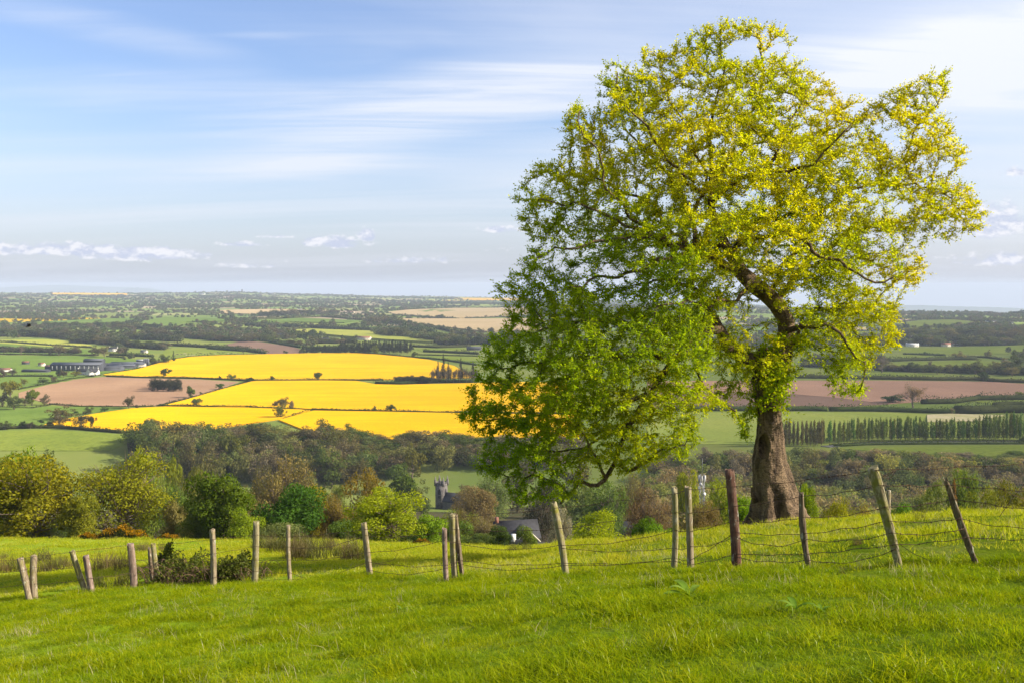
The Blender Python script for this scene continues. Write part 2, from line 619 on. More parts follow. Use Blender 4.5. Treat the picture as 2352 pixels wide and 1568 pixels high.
M = {}
M['foliage'] = foliage_by_object()
M['ground'] = ground_mat()
M['bark'] = simple('bark', (0.17, 0.13, 0.095), 0.9, 0.4, 3.0, bump=0.3)
M['dark_bark'] = simple('dark_bark', (0.085, 0.065, 0.045), 0.95, 0.4, 3.0, bump=0.3)
M['rape'] = field_mat('rapeseed', (0.70, 0.395, 0.002), (0.63, 0.345, 0.002), 0.012, stripe=0.035, stripe_col=(0.47, 0.285, 0.004), stripe_amt=0.85, fine=0.9, rot=R(-3), tram=36.0, tram_col=(0.22, 0.18, 0.012), bump=0.3)
M['plough'] = field_mat('ploughed soil', (0.31, 0.195, 0.125), (0.255, 0.155, 0.10), 0.010, stripe=0.25, stripe_col=(0.20, 0.125, 0.085), stripe_amt=0.5, rot=R(8))
M['plough_dark'] = field_mat('damp soil', (0.185, 0.115, 0.085), (0.155, 0.098, 0.075), 0.012, stripe=0.25, stripe_col=(0.19, 0.13, 0.10), stripe_amt=0.5, rot=R(10))
M['plough_pink'] = field_mat('red soil', (0.33, 0.195, 0.135), (0.28, 0.165, 0.115), 0.010, stripe=0.2, stripe_col=(0.23, 0.14, 0.10), stripe_amt=0.4, rot=R(4))
M['tan'] = field_mat('dry stubble', (0.42, 0.31, 0.18), (0.37, 0.28, 0.15), 0.006, stripe=0.1, stripe_col=(0.30, 0.23, 0.13), stripe_amt=0.4)
M['green'] = field_mat('pasture green', (0.175, 0.205, 0.035), (0.135, 0.175, 0.03), 0.012, fine=0.25)
M['lush'] = field_mat('lush grass', (0.120, 0.175, 0.035), (0.095, 0.148, 0.03), 0.012, fine=0.25)
M['pale'] = field_mat('young cereal', (0.25, 0.275, 0.06), (0.205, 0.245, 0.05), 0.012, stripe=0.3, stripe_col=(0.20, 0.27, 0.05), stripe_amt=0.35, fine=0.4, rot=R(52), tram=26.0, tram_col=(0.17, 0.16, 0.06))
M['meadow'] = field_mat('yellowing meadow', (0.30, 0.30, 0.06), (0.25, 0.27, 0.05), 0.012, fine=0.3)
M['straw'] = field_mat('pale bare patch', (0.50, 0.42, 0.26), (0.40, 0.36, 0.17), 0.03, fine=0.3)
M['asphalt'] = simple('asphalt', (0.09, 0.09, 0.095), 0.9, 0.3, 0.5)

# ------------------------------------------------------------------ the ground, one sheet to the horizon
def build_ground():
    th = np.concatenate([np.linspace(-180, -42, 36, endpoint=False), np.linspace(-42, 42, 340, endpoint=False), np.linspace(42, 180, 37)])
    th = np.radians(th)[:-1]
    rr = np.concatenate([[0.0], np.exp(np.linspace(math.log(0.8), math.log(60), 170)), np.exp(np.linspace(math.log(61.5), math.log(33000), 300))])
    nt, nr = len(th), len(rr)
    Rm, Th = np.meshgrid(rr, th, indexing='ij')
    X, Y = Rm * np.sin(Th), Rm * np.cos(Th)
    Z = T(X, Y)
    i, j = np.meshgrid(np.arange(nr - 1), np.arange(nt), indexing='ij')
    k = (j + 1) % nt
    Fq = np.stack([i * nt + j, (i + 1) * nt + j, (i + 1) * nt + k, i * nt + k], -1).reshape(-1, 4)[:, ::-1]
    mb = MB()
    mb.raw(np.stack([X, Y, Z], -1).reshape(-1, 3), Fq)
    o = mb.build('ground', M['ground'], smooth=True)
    tag(o, 'grassy hillside falling to a wide green valley plain', 'ground', kind='structure')


build_ground()


def sheet(name, world_poly, mat, h, cell, label, cat='field', skirt=True):
    bm = bmesh.new()
    vs_ = [bm.verts.new((float(p[0]), float(p[1]), 0)) for p in world_poly]
    f = bm.faces.new(vs_)
    bmesh.ops.triangulate(bm, faces=[f])
    P = np.array([p[:2] for p in world_poly], float)
    for ax in (0, 1):
        lo, hi = P[:, ax].min(), P[:, ax].max()
        n = int(min(60, max(1, (hi - lo) / cell)))
        for q in np.linspace(lo, hi, n + 2)[1:-1]:
            co = [0, 0, 0]; no = [0, 0, 0]
            co[ax] = q; no[ax] = 1
            bmesh.ops.bisect_plane(bm, geom=bm.verts[:] + bm.edges[:] + bm.faces[:], plane_co=co, plane_no=no, dist=1e-4)
    bmesh.ops.dissolve_degenerate(bm, dist=1e-3, edges=bm.edges[:])
    for v in bm.verts:
        v.co.z = float(T(v.co.x, v.co.y)) + h
    bmesh.ops.recalc_face_normals(bm, faces=bm.faces[:])
    if bm.faces and sum(fc.normal.z for fc in bm.faces) < 0:
        bmesh.ops.reverse_faces(bm, faces=bm.faces[:])
    if skirt:
        be = [e for e in bm.edges if e.is_boundary]
        ret = bmesh.ops.extrude_edge_only(bm, edges=be)
        for g in ret['geom']:
            if isinstance(g, bmesh.types.BMVert):
                g.co.z -= h + 0.3
    me = bpy.data.meshes.new(name)
    bm.to_mesh(me)
    bm.free()
    me.materials.append(mat)
    o = bpy.data.objects.new(name, me)
    COL.objects.link(o)
    SHEETS[o.name] = P
    tag(o, label, cat, kind='structure')
    return o


SHEETS = {}


def field(name, pts, mat, label, h=0.3, cell=30):
    poly = [hit(*p) for p in pts]
    if np.mean([q[1] for q in poly]) > 2200: h = max(h, 4.5)
    return sheet(name, poly, M[mat], h, cell, label)


Z1 = lambda *p: [z1(*q) for q in p]
Z2 = lambda *p: [z2(*q) for q in p]
Z3 = lambda *p: [z3(*q) for q in p]

field('rapeseed_field', Z1((940, 878), (1250, 830), (1550, 745), (1750, 715), (2000, 702), (2333, 695)) + Z2((300, 690), (600, 685), (950, 680), (1130, 688), (1500, 722), (1680, 745), (1900, 800), (2080, 905), (1650, 912), (1250, 922), (650, 926), (100, 923)) + Z1((2230, 923), (1800, 903), (1300, 898), (970, 885)),
      'rape', 'upper bright yellow rapeseed field below the dark conifer belt', 1.2)
field('rapeseed_field', Z1((1500, 1160), (1700, 1108), (2000, 1018), (2290, 942)) + Z2((100, 936), (700, 933), (1000, 936), (1180, 967), (1400, 972), (2090, 957)) + [(1180, 878), (1310, 880), (1325, 950)] + Z2((1900, 1222), (1300, 1212), (650, 1198), (500, 1189), (0, 1173)),
      'rape', 'middle yellow rapeseed field with two round trees on its lower hedge', 1.2)
field('rapeseed_field', Z1((400, 1340), (580, 1290), (870, 1238), (1200, 1190), (1500, 1172)) + Z2((0, 1182), (480, 1198), (590, 1206), (330, 1278), (0, 1330)) + Z1((1500, 1440), (1100, 1395), (860, 1380), (560, 1360)),
      'rape', 'lower left strip of yellow rapeseed beside the ivy covered trees', 1.2)
field('rapeseed_field', Z2((620, 1209), (1300, 1220), (1900, 1232)) + [(1330, 954), (1330, 1004), (1100, 1010), (900, 1012), (700, 990), (640, 966)],
      'rape', 'lower right strip of yellow rapeseed above the wood', 1.2)
field('ploughed_field', Z1((170, 1040), (420, 970), (650, 920), (940, 895), (1300, 907), (1800, 917), (2180, 940), (1980, 1012), (1750, 1080), (1420, 1160), (1200, 1165), (600, 1160), (440, 1140), (300, 1100), (170, 1090)),
      'plough', 'bare pinkish brown ploughed field left of the yellow rapeseed')
field('pasture', Z1((0, 1160), (450, 1162), (1100, 1172), (1180, 1187), (870, 1234), (560, 1288), (400, 1338), (0, 1365)), 'lush', 'green pasture between the ploughed field and the ivy covered trees')
field('pasture', Z1((-300, 1395), (0, 1390), (400, 1378), (900, 1402), (1130, 1422), (1250, 1470), (1000, 1568), (-300, 1568)), 'green', 'sloping green pasture at the left edge above the olive trees')
field('pasture', Z1((-300, 700), (0, 700), (900, 705), (1300, 740), (1340, 800), (900, 880), (480, 960), (170, 1010), (-300, 900)), 'lush', 'green pasture around the grey farm sheds')
field('pasture', Z1((-300, 600), (0, 595), (400, 625), (840, 650), (900, 690), (0, 690), (-300, 690)), 'lush', 'green strip of pasture behind the farm sheds')
field('pasture', Z1((1520, 640), (1900, 645), (2250, 668), (2333, 690), (1750, 712), (1550, 735), (1450, 700)), 'green', 'green pasture with grazing cattle above the yellow field')
field('meadow', Z1((-300, 560), (0, 560), (500, 555), (840, 608), (840, 632), (400, 618), (0, 590), (-300, 590)), 'meadow', 'yellowish meadow strip far left')
field('pasture', Z1((210, 412), (1000, 377), (1300, 382), (1100, 415), (600, 432), (330, 430)), 'lush', 'long thin green field in the left distance', cell=60)
field('pasture', Z1((1240, 420), (1500, 362), (2050, 382), (2040, 400), (1700, 408), (1450, 440)), 'lush', 'green field between tree belts left of centre', cell=60)
field('ploughed_field', Z2((-180, 600), (0, 562), (150, 580), (420, 622), (500, 642), (512, 682), (250, 686), (-100, 660)), 'plough_dark', 'dark brown field behind the conifer belt')
field('stubble_field', Z2((1290, 315), (1500, 292), (1900, 277), (2600, 274), (2600, 345), (1950, 372), (1400, 342)), 'tan', 'upper tan stubble field left of the beech', cell=80)
field('pasture', Z2((1540, 300), (1700, 287), (1920, 301), (1700, 323)), 'lush', 'small green patch on the tan stubble field', 0.7, cell=60)
field('stubble_field', Z2((1130, 377), (1400, 377), (2700, 374), (2700, 478), (2200, 495), (1700, 440), (1400, 410)), 'tan', 'lower tan stubble field left of the beech', cell=60)
field('pasture', Z2((0, 420), (150, 392), (500, 372), (1060, 396), (900, 415), (400, 408), (100, 424)), 'lush', 'smooth green rise behind the conifer belt', cell=60)
field('meadow', Z2((450, 480), (600, 472), (1170, 492), (1190, 522), (1720, 577), (1700, 592), (1300, 572), (700, 520), (450, 502)), 'meadow', 'pale tan green meadow above the conifer belt', cell=60)
field('pasture', Z2((1280, 698), (1560, 697), (2120, 712), (2400, 720), (2400, 760), (2120, 752), (1680, 740)), 'green', 'green field beyond the upper rapeseed field', cell=40)
field('pasture', Z2((1560, 642), (2140, 632), (2400, 640), (2000, 662), (1600, 662)), 'green', 'thin green strip behind the bare conifers', cell=40)
field('stubble_field', Z1((2000, 297), (2333, 290)) + Z2((300, 288), (850, 302), (800, 320), (30, 331), (-200, 328)), 'tan', 'thin tan field in the middle distance', cell=90)
field('rapeseed_field', Z1((470, 136), (1160, 141), (1160, 153), (480, 150)), 'rape', 'far thin yellow field near the left skyline', 1.5, cell=200)
field('rapeseed_field', Z2((1850, 186), (1980, 181), (2600, 180), (2600, 212), (2080, 206)), 'rape', 'far thin yellow field near the skyline beside the beech', 1.5, cell=200)
field('pasture', Z3((800, 440), (1110, 430), (1400, 392), (1700, 387), (2050, 420), (1700, 440), (1300, 456)), 'green', 'distant green field right of the beech', cell=90)
field('pasture', Z3((2080, 442), (2333, 432), (2700, 430), (2700, 460), (2333, 457)), 'green', 'distant green strip at the right edge', cell=90)
field('pasture', Z3((900, 652), (1200, 642), (1700, 632), (2333, 604), (2700, 600), (2700, 680), (2333, 682), (2000, 690), (1700, 690), (1250, 672)), 'green', 'broad green field below the white houses', cell=60)
field('pasture', Z3((300, 715), (1110, 702), (1270, 692), (1700, 722), (1110, 737), (300, 740)), 'green', 'green strip left of the hedged lane', cell=60)
field('pasture', Z3((800, 800), (1070, 790), (1300, 762), (1800, 747), (2110, 757), (2110, 802), (1500, 832), (1000, 820)), 'green', 'green field among the round trees at right', cell=40)
field('pasture', Z3((-300, 850), (200, 850), (940, 852), (1480, 872), (1500, 892), (940, 892), (-300, 890)), 'green', 'narrow green field above the pink ploughed field', cell=40)
field('ploughed_field', Z3((-1100, 935), (300, 927), (1000, 927), (2000, 937), (2333, 957), (2700, 970), (2700, 1080), (2333, 1080), (1900, 1082), (1100, 1142), (600, 1082), (120, 1042), (-1100, 1025)), 'plough_pink', 'pink brown ploughed field right of the beech trunk')
field('ploughed_field', Z3((-1100, 1027), (120, 1044), (600, 1084), (1100, 1144), (560, 1176), (-1100, 1180)), 'plough_dark', 'darker brown ploughed corner behind the beech trunk')
field('cereal_field', Z3((-1100, 1218), (130, 1214), (1000, 1217), (1450, 1232), (1400, 1310), (2300, 1310), (2333, 1470), (900, 1482), (540, 1512), (100, 1525), (-1100, 1500)), 'pale', 'pale green young cereal field behind the poplar rows')
field('bare_patch', Z3((1450, 1242), (1650, 1232), (2150, 1247), (1900, 1298), (1450, 1306)), 'straw', 'pale straw coloured patch above the poplar row', 0.6)
field('pasture', Z3((1880, 1117), (2333, 1107), (2700, 1100), (2700, 1145), (2333, 1142), (2070, 1152)), 'green', 'small bright green field between dark hedges at right')
field('pasture', Z3((600, 1545), (1400, 1532), (2000, 1522), (2700, 1518), (2700, 1640), (2000, 1640), (1300, 1600)), 'green', 'bright green field below the poplar row', cell=20)


M['litter'] = field_mat('leaf litter', (0.085, 0.070, 0.040), (0.060, 0.062, 0.028), 0.05, fine=0.6)
sheet('woodland_floor', [at(px, 1000, d) for px, d in ((285, 765), (700, 762), (1000, 768), (1345, 770), (1345, 690), (1110, 690), (930, 680), (830, 655), (560, 650), (300, 660))], M['litter'], 0.4, 25, 'shaded floor of the wood below the rapeseed', 'ground')
sheet('woodland_floor', [at(px, 1000, d) for px, d in ((1480, 600), (1620, 672), (1800, 668), (2060, 668), (2200, 655), (2352, 640), (2500, 630), (2500, 160), (1700, 150), (1480, 220))], M['litter'], 0.4, 25, 'shaded floor of the wood right of the beech', 'ground')
sheet('woodland_floor', [at(px, 1000, d) for px, d in ((-150, 430), (500, 520), (560, 590), (900, 560), (1300, 560), (1480, 600), (1480, 130), (1000, 118), (-150, 118))], M['litter'], 0.4, 25, 'shaded ground under the hedge trees below the field', 'ground')


def lane():
    top = Z3((480, 1528), (900, 1496), (1500, 1488), (2333, 1487), (2800, 1487))
    bot = Z3((2800, 1498), (2333, 1498), (1500, 1500), (900, 1509), (560, 1536))
    sheet('lane', [hit(*p) for p in top + bot], M['asphalt'], 0.45, 20, 'narrow grey country lane under the poplar row', 'road')


lane()

# ------------------------------------------------------------------ tree kit
def dirs(n, r=rng):
    v = r.normal(size=(n, 3))
    return v / np.linalg.norm(v, axis=1)[:, None]


def proto(style, seed, ncards, card, nlobes):
    """a unit tree: height 1, crown about 1 wide -> (wood mesh, leaf mesh)"""
    r = np.random.default_rng(seed)
    wood, leaf = MB(), MB()
    lobes = []
    if style == 'round':
        cz, rx, rzz, lr = 0.53, 0.37, 0.38, (0.09, 0.18)
    elif style == 'oak':
        cz, rx, rzz, lr = 0.52, 0.41, 0.38, (0.08, 0.17)
    elif style == 'wood':
        cz, rx, rzz, lr = 0.50, 0.40, 0.42, (0.13, 0.20)
    elif style == 'airy':
        cz, rx, rzz, lr = 0.54, 0.41, 0.40, (0.10, 0.17)
    elif style == 'bush':
        cz, rx, rzz, lr = 0.44, 0.38, 0.40, (0.10, 0.21)
    elif style == 'poplar':
        cz, rx, rzz, lr = 0.58, 0.30, 0.42, (0.10, 0.16)
    elif style == 'conifer':
        cz, rx, rzz, lr = 0.55, 0.36, 0.42, (0.10, 0.16)
    elif style == 'bare':
        cz, rx, rzz, lr = 0.60, 0.40, 0.36, (0.09, 0.15)
    off = r.normal(size=2) * 0.03
    for k in range(nlobes):
        d = dirs(1, r)[0]
        rad = r.uniform(0.45, 1.12) if k > nlobes // 5 else r.uniform(0.0, 0.4)
        c = np.array([d[0] * rx * rad + off[0], d[1] * rx * rad + off[1], cz + d[2] * rzz * rad])
        if style == 'conifer':
            hz = r.uniform(0.12, 0.96)
            a = r.uniform(0, 6.28)
            q = rx * (1.0 - hz) ** 0.8 * r.uniform(0.3, 1.0)
            c = np.array([math.cos(a) * q, math.sin(a) * q, hz])
        if style == 'poplar':
            hz = r.uniform(0.14, 0.97)
            a = r.uniform(0, 6.28)
            q = rx * min(1.0, (1.02 - hz) * 2.6) * r.uniform(0.2, 1.0)
            c = np.array([math.cos(a) * q, math.sin(a) * q, hz])
        if style == 'bush':
            c[2] = max(c[2], 0.10)
        s = r.uniform(*lr)
        if style == 'conifer': s *= 0.4 + 0.9 * (1 - c[2])
        lobes.append((c, s, r.uniform(-0.22, 0.22)))
    # wood
    base_r = {'bush': 0.02, 'poplar': 0.018, 'conifer': 0.02}.get(style, 0.026)
    top = 0.94 if style in ('poplar', 'conifer') else 0.62
    pts = [np.array([0, 0, -0.05])]
    for q in np.linspace(0.06, top, 6):
        pts.append(np.array([r.normal() * 0.012 + off[0] * q, r.normal() * 0.012 + off[1] * q, q]))
    wood.tube(pts, base_r * np.linspace(1.25, 0.35, 7), 7)
    for c, s, tt in lobes:
        h0 = min(top * 0.95, max(0.12, c[2] - r.uniform(0.12, 0.34)))
        p0 = np.array([off[0] * h0, off[1] * h0, h0])
        mid = (p0 + c) / 2 + r.normal(size=3) * 0.025 - np.array([0, 0, 0.02])
        wood.tube([p0, mid, c], np.array([0.009, 0.006, 0.002]) * (1.0 if style != 'bush' else 0.7), 4, cap=False)
        if style in ('airy', 'bare', 'wood'):
            for _ in range(9 if style == 'bare' else (5 if style == 'airy' else 3)):
                e = c + dirs(1, r)[0] * s * 1.1 + np.array([0, 0, s * 0.3])
                wood.tube([mid, (mid + e) / 2 + r.normal(size=3) * 0.015, e], [0.004, 0.0028, 0.0012], 3, cap=False)
    # leaves
    wts = np.array([s ** 2 for _, s, _ in lobes])
    cnt = np.maximum(1, (ncards * wts / wts.sum()).astype(int))
    for (c, s, tt), n in zip(lobes, cnt):
        d = dirs(n, r)
        shell = r.uniform(0.25 if style in ('airy', 'bare') else 0.55, 1.0, n) ** 0.6
        p = c + d * (s * shell)[:, None] * np.array([1.0, 1.0, 0.82])
        p += r.normal(size=(n, 3)) * s * 0.10
        nr = d + dirs(n, r) * 0.75
        dr = np.cross(nr, dirs(n, r)) + np.array([0, 0, -0.15])
        ln = card * r.uniform(0.7, 1.4, n)
        wd = ln * (0.62 if style not in ('conifer', 'bare') else 0.22)
        tint = np.clip(0.5 + tt + r.normal(size=n) * 0.20, 0, 1)
        leaf.cards(p - dr / (np.linalg.norm(dr, axis=1)[:, None] + 1e-9) * ln[:, None] * 0.5, dr, nr, ln, wd, tint, 0.12)
    wm = M['dark_bark'] if style in ('conifer', 'round') else M['bark']
    return wood.mesh(style + '_wood', wm), leaf.mesh(style + '_leaves', M['foliage'])


PN, PF = {}, {}
for st, k, n, card, lob in (('round', 3, 11000, 0.032, 44), ('oak', 3, 12000, 0.027, 60), ('airy', 3, 12000, 0.023, 60), ('bush', 3, 10000, 0.036, 30), ('bare', 2, 4500, 0.024, 40)):
    PN[st] = [proto(st, 100 + 17 * i + len(st), n, card, lob) for i in range(k)]
for st, k, n, card, lob in (('round', 4, 1500, 0.070, 20), ('oak', 4, 1500, 0.062, 26), ('airy', 4, 1700, 0.055, 30), ('wood', 6, 2000, 0.060, 34), ('bush', 3, 1100, 0.085, 16), ('bare', 2, 1200, 0.050, 26), ('poplar', 4, 900, 0.070, 34), ('conifer', 3, 1200, 0.085, 34)):
    PF[st] = [proto(st, 300 + 13 * i + len(st), n, card, lob) for i in range(k)]

OLIVE, YGREEN, BRIGHT, DEEP, DARK = (0.165, 0.165, 0.012), (0.19, 0.225, 0.012), (0.135, 0.190, 0.014), (0.080, 0.115, 0.014), (0.042, 0.068, 0.022)
BROWN, TAUPE, RUST, GREY, GOLD, SAGE = (0.138, 0.122, 0.048), (0.125, 0.112, 0.065), (0.145, 0.116, 0.030), (0.11, 0.11, 0.085), (0.23, 0.185, 0.012), (0.125, 0.155, 0.055)
MID = (0.085, 0.125, 0.028)
seen = {}


def tree(name, x, y, h, wd, style, col, label, cat='tree', group=None, near=False, sink=0.0, leaves='crown', wood='trunk'):
    lib = (PN if near else PF)[style]
    wm, lm = lib[random.randrange(len(lib))]
    root = empty(name, (x, y, float(T(x, y)) - sink), random.uniform(0, 6.28))
    root.scale = (wd, wd, h)
    for nm, me in ((wood, wm), (leaves, lm)):
        o = put_mesh(nm, me, root)
        j = random.uniform(0.88, 1.12)
        o.color = (col[0] * j * random.uniform(0.92, 1.08), col[1] * j, col[2] * j, 1.0)
    tag(root, label, cat, group)
    return root


def tree_px(name, cx, topy, wpx, depth, style, col, label, near=False, **kw):
    """a tree whose crown is centred on picture column cx, with its top at topy, standing at a given distance"""
    top = at(cx, topy, depth)
    z = float(T(top[0], depth))
    h = max(1.0, (top[2] - z) * (1.02 if near else 1.06))
    wd = wpx / F_PIX * depth * (1.12 if near else 1.22)
    LOGT.append((name, cx, topy, depth, round(h, 1), round(wd, 1)))
    return tree(name, top[0], depth, h, wd, style, col, label, near=near, **kw)


LOGT = []


def tree_foot(name, cx, topy, footy, wpx, style, col, label, **kw):
    p = hit(cx, footy)
    return tree_px(name, cx, topy, wpx, p[1], style, col, label, **kw)


# ------------------------------------------------------------------ hedges
M['hedge'] = foliage_random('hedge_leaves', [(0.040, 0.062, 0.018), (0.052, 0.075, 0.02), (0.062, 0.068, 0.024), (0.045, 0.055, 0.022)], 0.25)


def hedge(pts, h, wd, label, dens=1.0, card=0.9, kindof='hedge', world=False, gap=0.0):
    P = np.array(pts, float) if world else np.array([hit(*p) for p in pts])
    seg = np.linalg.norm(np.diff(P[:, :2], axis=0), axis=1)
    s = np.concatenate([[0], np.cumsum(seg)])
    L = s[-1]
    n = int(min(9000, max(60, L * dens * 7)))
    t_ = rng.uniform(0, L, n)
    x = np.interp(t_, s, P[:, 0]) + rng.normal(size=n) * wd * 0.32
    y = np.interp(t_, s, P[:, 1]) + rng.normal(size=n) * wd * 0.32
    ph = rng.uniform(0, 50)
    hh = h * (0.78 + 0.28 * np.sin(t_ / 9.0 + ph) * np.sin(t_ / 23.0 + 2 * ph) + 0.25 * rng.uniform(-1, 1, n) ** 3)
    if gap:
        hh = hh * (1 - 0.75 * (np.sin(t_ / 17.0 + ph) > 1 - gap))
    z = T(x, y) + hh * rng.uniform(0.0, 1.0, n) ** 0.6
    c = np.stack([x, y, z], 1)
    o0 = P[0]
    mb = MB()
    nr = dirs(n) + np.array([0, -0.4, 0.6])
    dr = np.cross(nr, dirs(n))
    ln = card * rng.uniform(0.7, 1.5, n)
    mb.cards(c - o0, dr, nr, ln, ln * 0.75, np.clip(rng.normal(0.5, 0.25, n), 0, 1), 0.15)
    # woody core
    m = int(max(2, min(60, L / 8)))
    q = np.linspace(0, L, m)
    cx, cy_ = np.interp(q, s, P[:, 0]), np.interp(q, s, P[:, 1])
    core = np.stack([cx, cy_, T(cx, cy_) + h * 0.28], 1)
    mb.tube(core - o0, h * 0.33, 5)
    return tag(mb.build('hedge', M['hedge'], loc=o0), label, 'hedge')


hedge(Z1((970, 892), (1300, 903), (1800, 911), (2230, 930)) + Z2((100, 929), (650, 929), (1250, 925)), 3.0, 2.2, 'dark hedge between the upper and middle rapeseed fields', 1.2)
hedge(Z1((1440, 1160), (1750, 1165), (2333, 1172)) + Z2((0, 1177), (500, 1193)), 2.4, 2.0, 'thin dark hedge between middle and lower left rapeseed strips', 1.2)
hedge(Z2((600, 1197), (1300, 1215), (1900, 1226)) + [(1180, 950), (1330, 952)], 2.8, 2.2, 'thin dark hedge under the middle rapeseed field towards the beech', 1.2)
hedge(Z1((1430, 1161), (1750, 1088), (2000, 1016), (2280, 936)), 2.0, 4.5, 'weedy green bank between the ploughed field and the rapeseed', 0.8)
hedge(Z2((340, 1277), (460, 1240), (600, 1200)), 1.8, 5.0, 'grassy track bank crossing the lower rapeseed strip', 0.9)
hedge(Z1((960, 872), (1250, 824), (1550, 740), (1750, 712), (2000, 698), (2333, 692)), 2.0, 6.0, 'weedy green margin along the upper left edge of the rapeseed', 0.6)
hedge(Z2((950, 678), (1130, 686), (1500, 720), (1800, 742), (2100, 790)), 4.0, 3.0, 'dark hedge on the upper right edge of the rapeseed field', 1.0)
hedge(Z1((170, 1010), (420, 962), (650, 915), (840, 888), (920, 880)), 2.2, 3.0, 'green hedge along the top left of the ploughed field', 0.8)
hedge(Z1((-100, 895), (140, 892), (480, 892)), 3.6, 3.0, 'dark straight hedge below the farmyard', 1.0)
hedge(Z1((450, 1142), (700, 1163), (1100, 1168), (1400, 1163)), 1.6, 1.6, 'low dark hedge under the ploughed field', 0.8)
hedge(Z1((-100, 1380), (180, 1362), (560, 1362), (870, 1388), (1120, 1408)), 4.0, 3.0, 'dark hedge below the lower left rapeseed strip', 1.2)
hedge(Z1((-60, 1168), (300, 1180), (460, 1150)), 1.5, 1.5, 'low post and rail line of scrub at far left', 0.6)
hedge(Z1((-200, 690), (0, 692), (500, 696), (900, 700)), 3.0, 2.2, 'dark hedge behind the farm sheds', 0.6, 1.2)
hedge(Z1((-100, 580), (60, 580), (420, 608), (840, 632)), 4.0, 3.0, 'dark hedge under the yellowish meadow', 0.5, 1.4)
hedge(Z1((0, 640), (260, 655), (740, 672)), 7.0, 4.0, 'thick dark hedge left behind the farm', 0.8, 1.4)
hedge(Z1((970, 712), (1130, 722), (1140, 738)), 3.0, 2.0, 'short hedge beside the farm sheds', 0.6, 1.2)
hedge(Z1((1000, 700), (1200, 705), (1400, 715)), 6.0, 5.0, 'bushy hedge behind the farm silos', 1.0, 1.4)
hedge(Z1((1360, 605), (1700, 620), (2100, 640), (2333, 665)), 8.0, 7.0, 'thick brown green hedge above the cattle pasture', 0.7, 1.8)
hedge(Z2((-350, 640), (-150, 655), (50, 668), (180, 684)), 7.0, 6.0, 'dark hedge under the brown field', 0.8, 1.8)
hedge(Z1((2200, 545), (2333, 560)) + Z2((150, 565), (320, 600), (500, 632)), 6.0, 4.0, 'dark hedge above the brown field', 0.5, 1.6)
hedge(Z2((1130, 377), (1420, 345), (1700, 368), (1920, 372)), 10.0, 5.0, 'dark hedge between the two tan fields', 0.35, 2.6)
hedge(Z2((2000, 371), (2300, 362), (2600, 358)), 9.0, 5.0, 'dark hedge between the tan fields nearer the beech', 0.35, 2.6)
hedge(Z2((1280, 308), (1500, 286), (1900, 272), (2333, 266), (2600, 268)), 9.0, 5.0, 'long thin hedge along the top of the tan field', 0.2, 3.0)
hedge(Z2((-100, 395), (300, 372), (700, 358), (1060, 388)), 12.0, 8.0, 'dark tree hedge above the smooth green rise', 0.3, 3.0)
hedge(Z2((0, 440), (500, 455), (870, 475), (1150, 485)), 17.0, 18.0, 'thick purple brown wood edge above the tan meadow', 0.9, 2.6)
hedge(Z2((870, 472), (1150, 480), (1420, 468), (1720, 500)), 16.0, 16.0, 'brown wood edge running right from the tan meadow', 0.9, 2.6)
hedge(Z2((1400, 405), (1600, 438), (1800, 470), (2000, 520)), 11.0, 6.0, 'dark hedge under the lower tan field', 0.5, 2.2)
hedge(Z2((1180, 520), (1400, 545), (1720, 580)), 8.0, 5.0, 'dark hedge under the tan meadow right of the conifers', 0.5, 1.8)
hedge(Z2((1520, 622), (1750, 632), (2050, 622)), 6.0, 4.0, 'dark hedge behind the bare conifers', 0.5, 1.5)
hedge(Z2((1560, 695), (1850, 702), (2120, 708)), 2.5, 2.0, 'thin hedge across the field beyond the rapeseed', 0.6, 1.0)
hedge(Z2((1620, 668), (1850, 676), (2120, 690)), 6.0, 5.0, 'scrubby grey hedge beyond the upper rapeseed corner', 0.6, 1.5)
hedge(Z2((1180, 962), (1400, 964), (1650, 950), (2100, 945)), 6.0, 9.0, 'dark scrub at the foot of the bare conifers', 1.3, 1.1)
# right of the beech
hedge(Z3((250, 905), (940, 915), (1500, 925), (1940, 925), (2050, 940), (2400, 950)), 7.0, 5.0, 'dark clipped hedge above the pink ploughed field', 1.0, 1.3)
hedge(Z3((-900, 1202), (130, 1202), (400, 1200), (540, 1205)), 7.0, 6.0, 'dark hedge behind the beech trunk', 1.1, 1.0)
hedge(Z3((560, 1206), (850, 1205), (1150, 1210), (1450, 1222), (1700, 1228)), 7.0, 6.0, 'dark bushy hedge above the pale cereal field', 1.1, 1.0)
hedge(Z3((1400, 1140), (1700, 1135), (1900, 1105), (2333, 1100), (2700, 1100)), 8.0, 8.0, 'dark hedge along the foot of the pink ploughed field', 1.1, 1.0)
hedge(Z3((1700, 1225), (1900, 1228), (2100, 1218), (2400, 1222), (2700, 1230)), 12.0, 12.0, 'thick dark hedge above the poplar row at the right edge', 1.5, 1.0)
hedge(Z3((2060, 1170), (2200, 1160), (2500, 1165)), 8.0, 6.0, 'dark hedge under the small bright green field', 1.1, 1.0)
hedge(Z3((1230, 690), (1420, 695), (1620, 702)), 4.0, 3.0, 'thin broken hedge on the broad green field', 0.6, 1.4)
hedge(Z3((1780, 718), (2000, 722), (2150, 742)), 5.0, 4.0, 'dark hedge left of the round trees at the right edge', 0.6, 1.4)
hedge(Z3((300, 755), (1110, 755), (1300, 748), (1700, 740), (1900, 740)), 8.0, 6.0, 'scrubby hedge across the green fields at right', 0.7, 1.4)
hedge(Z3((1050, 840), (1480, 850), (1700, 860), (1950, 862)), 7.0, 8.0, 'scrub under the round trees at right', 0.8, 1.4)
hedge(Z3((1110, 412), (1400, 386), (1700, 378), (2050, 408)), 8.0, 5.0, 'hedge along the top of the distant green field', 0.3, 2.8)
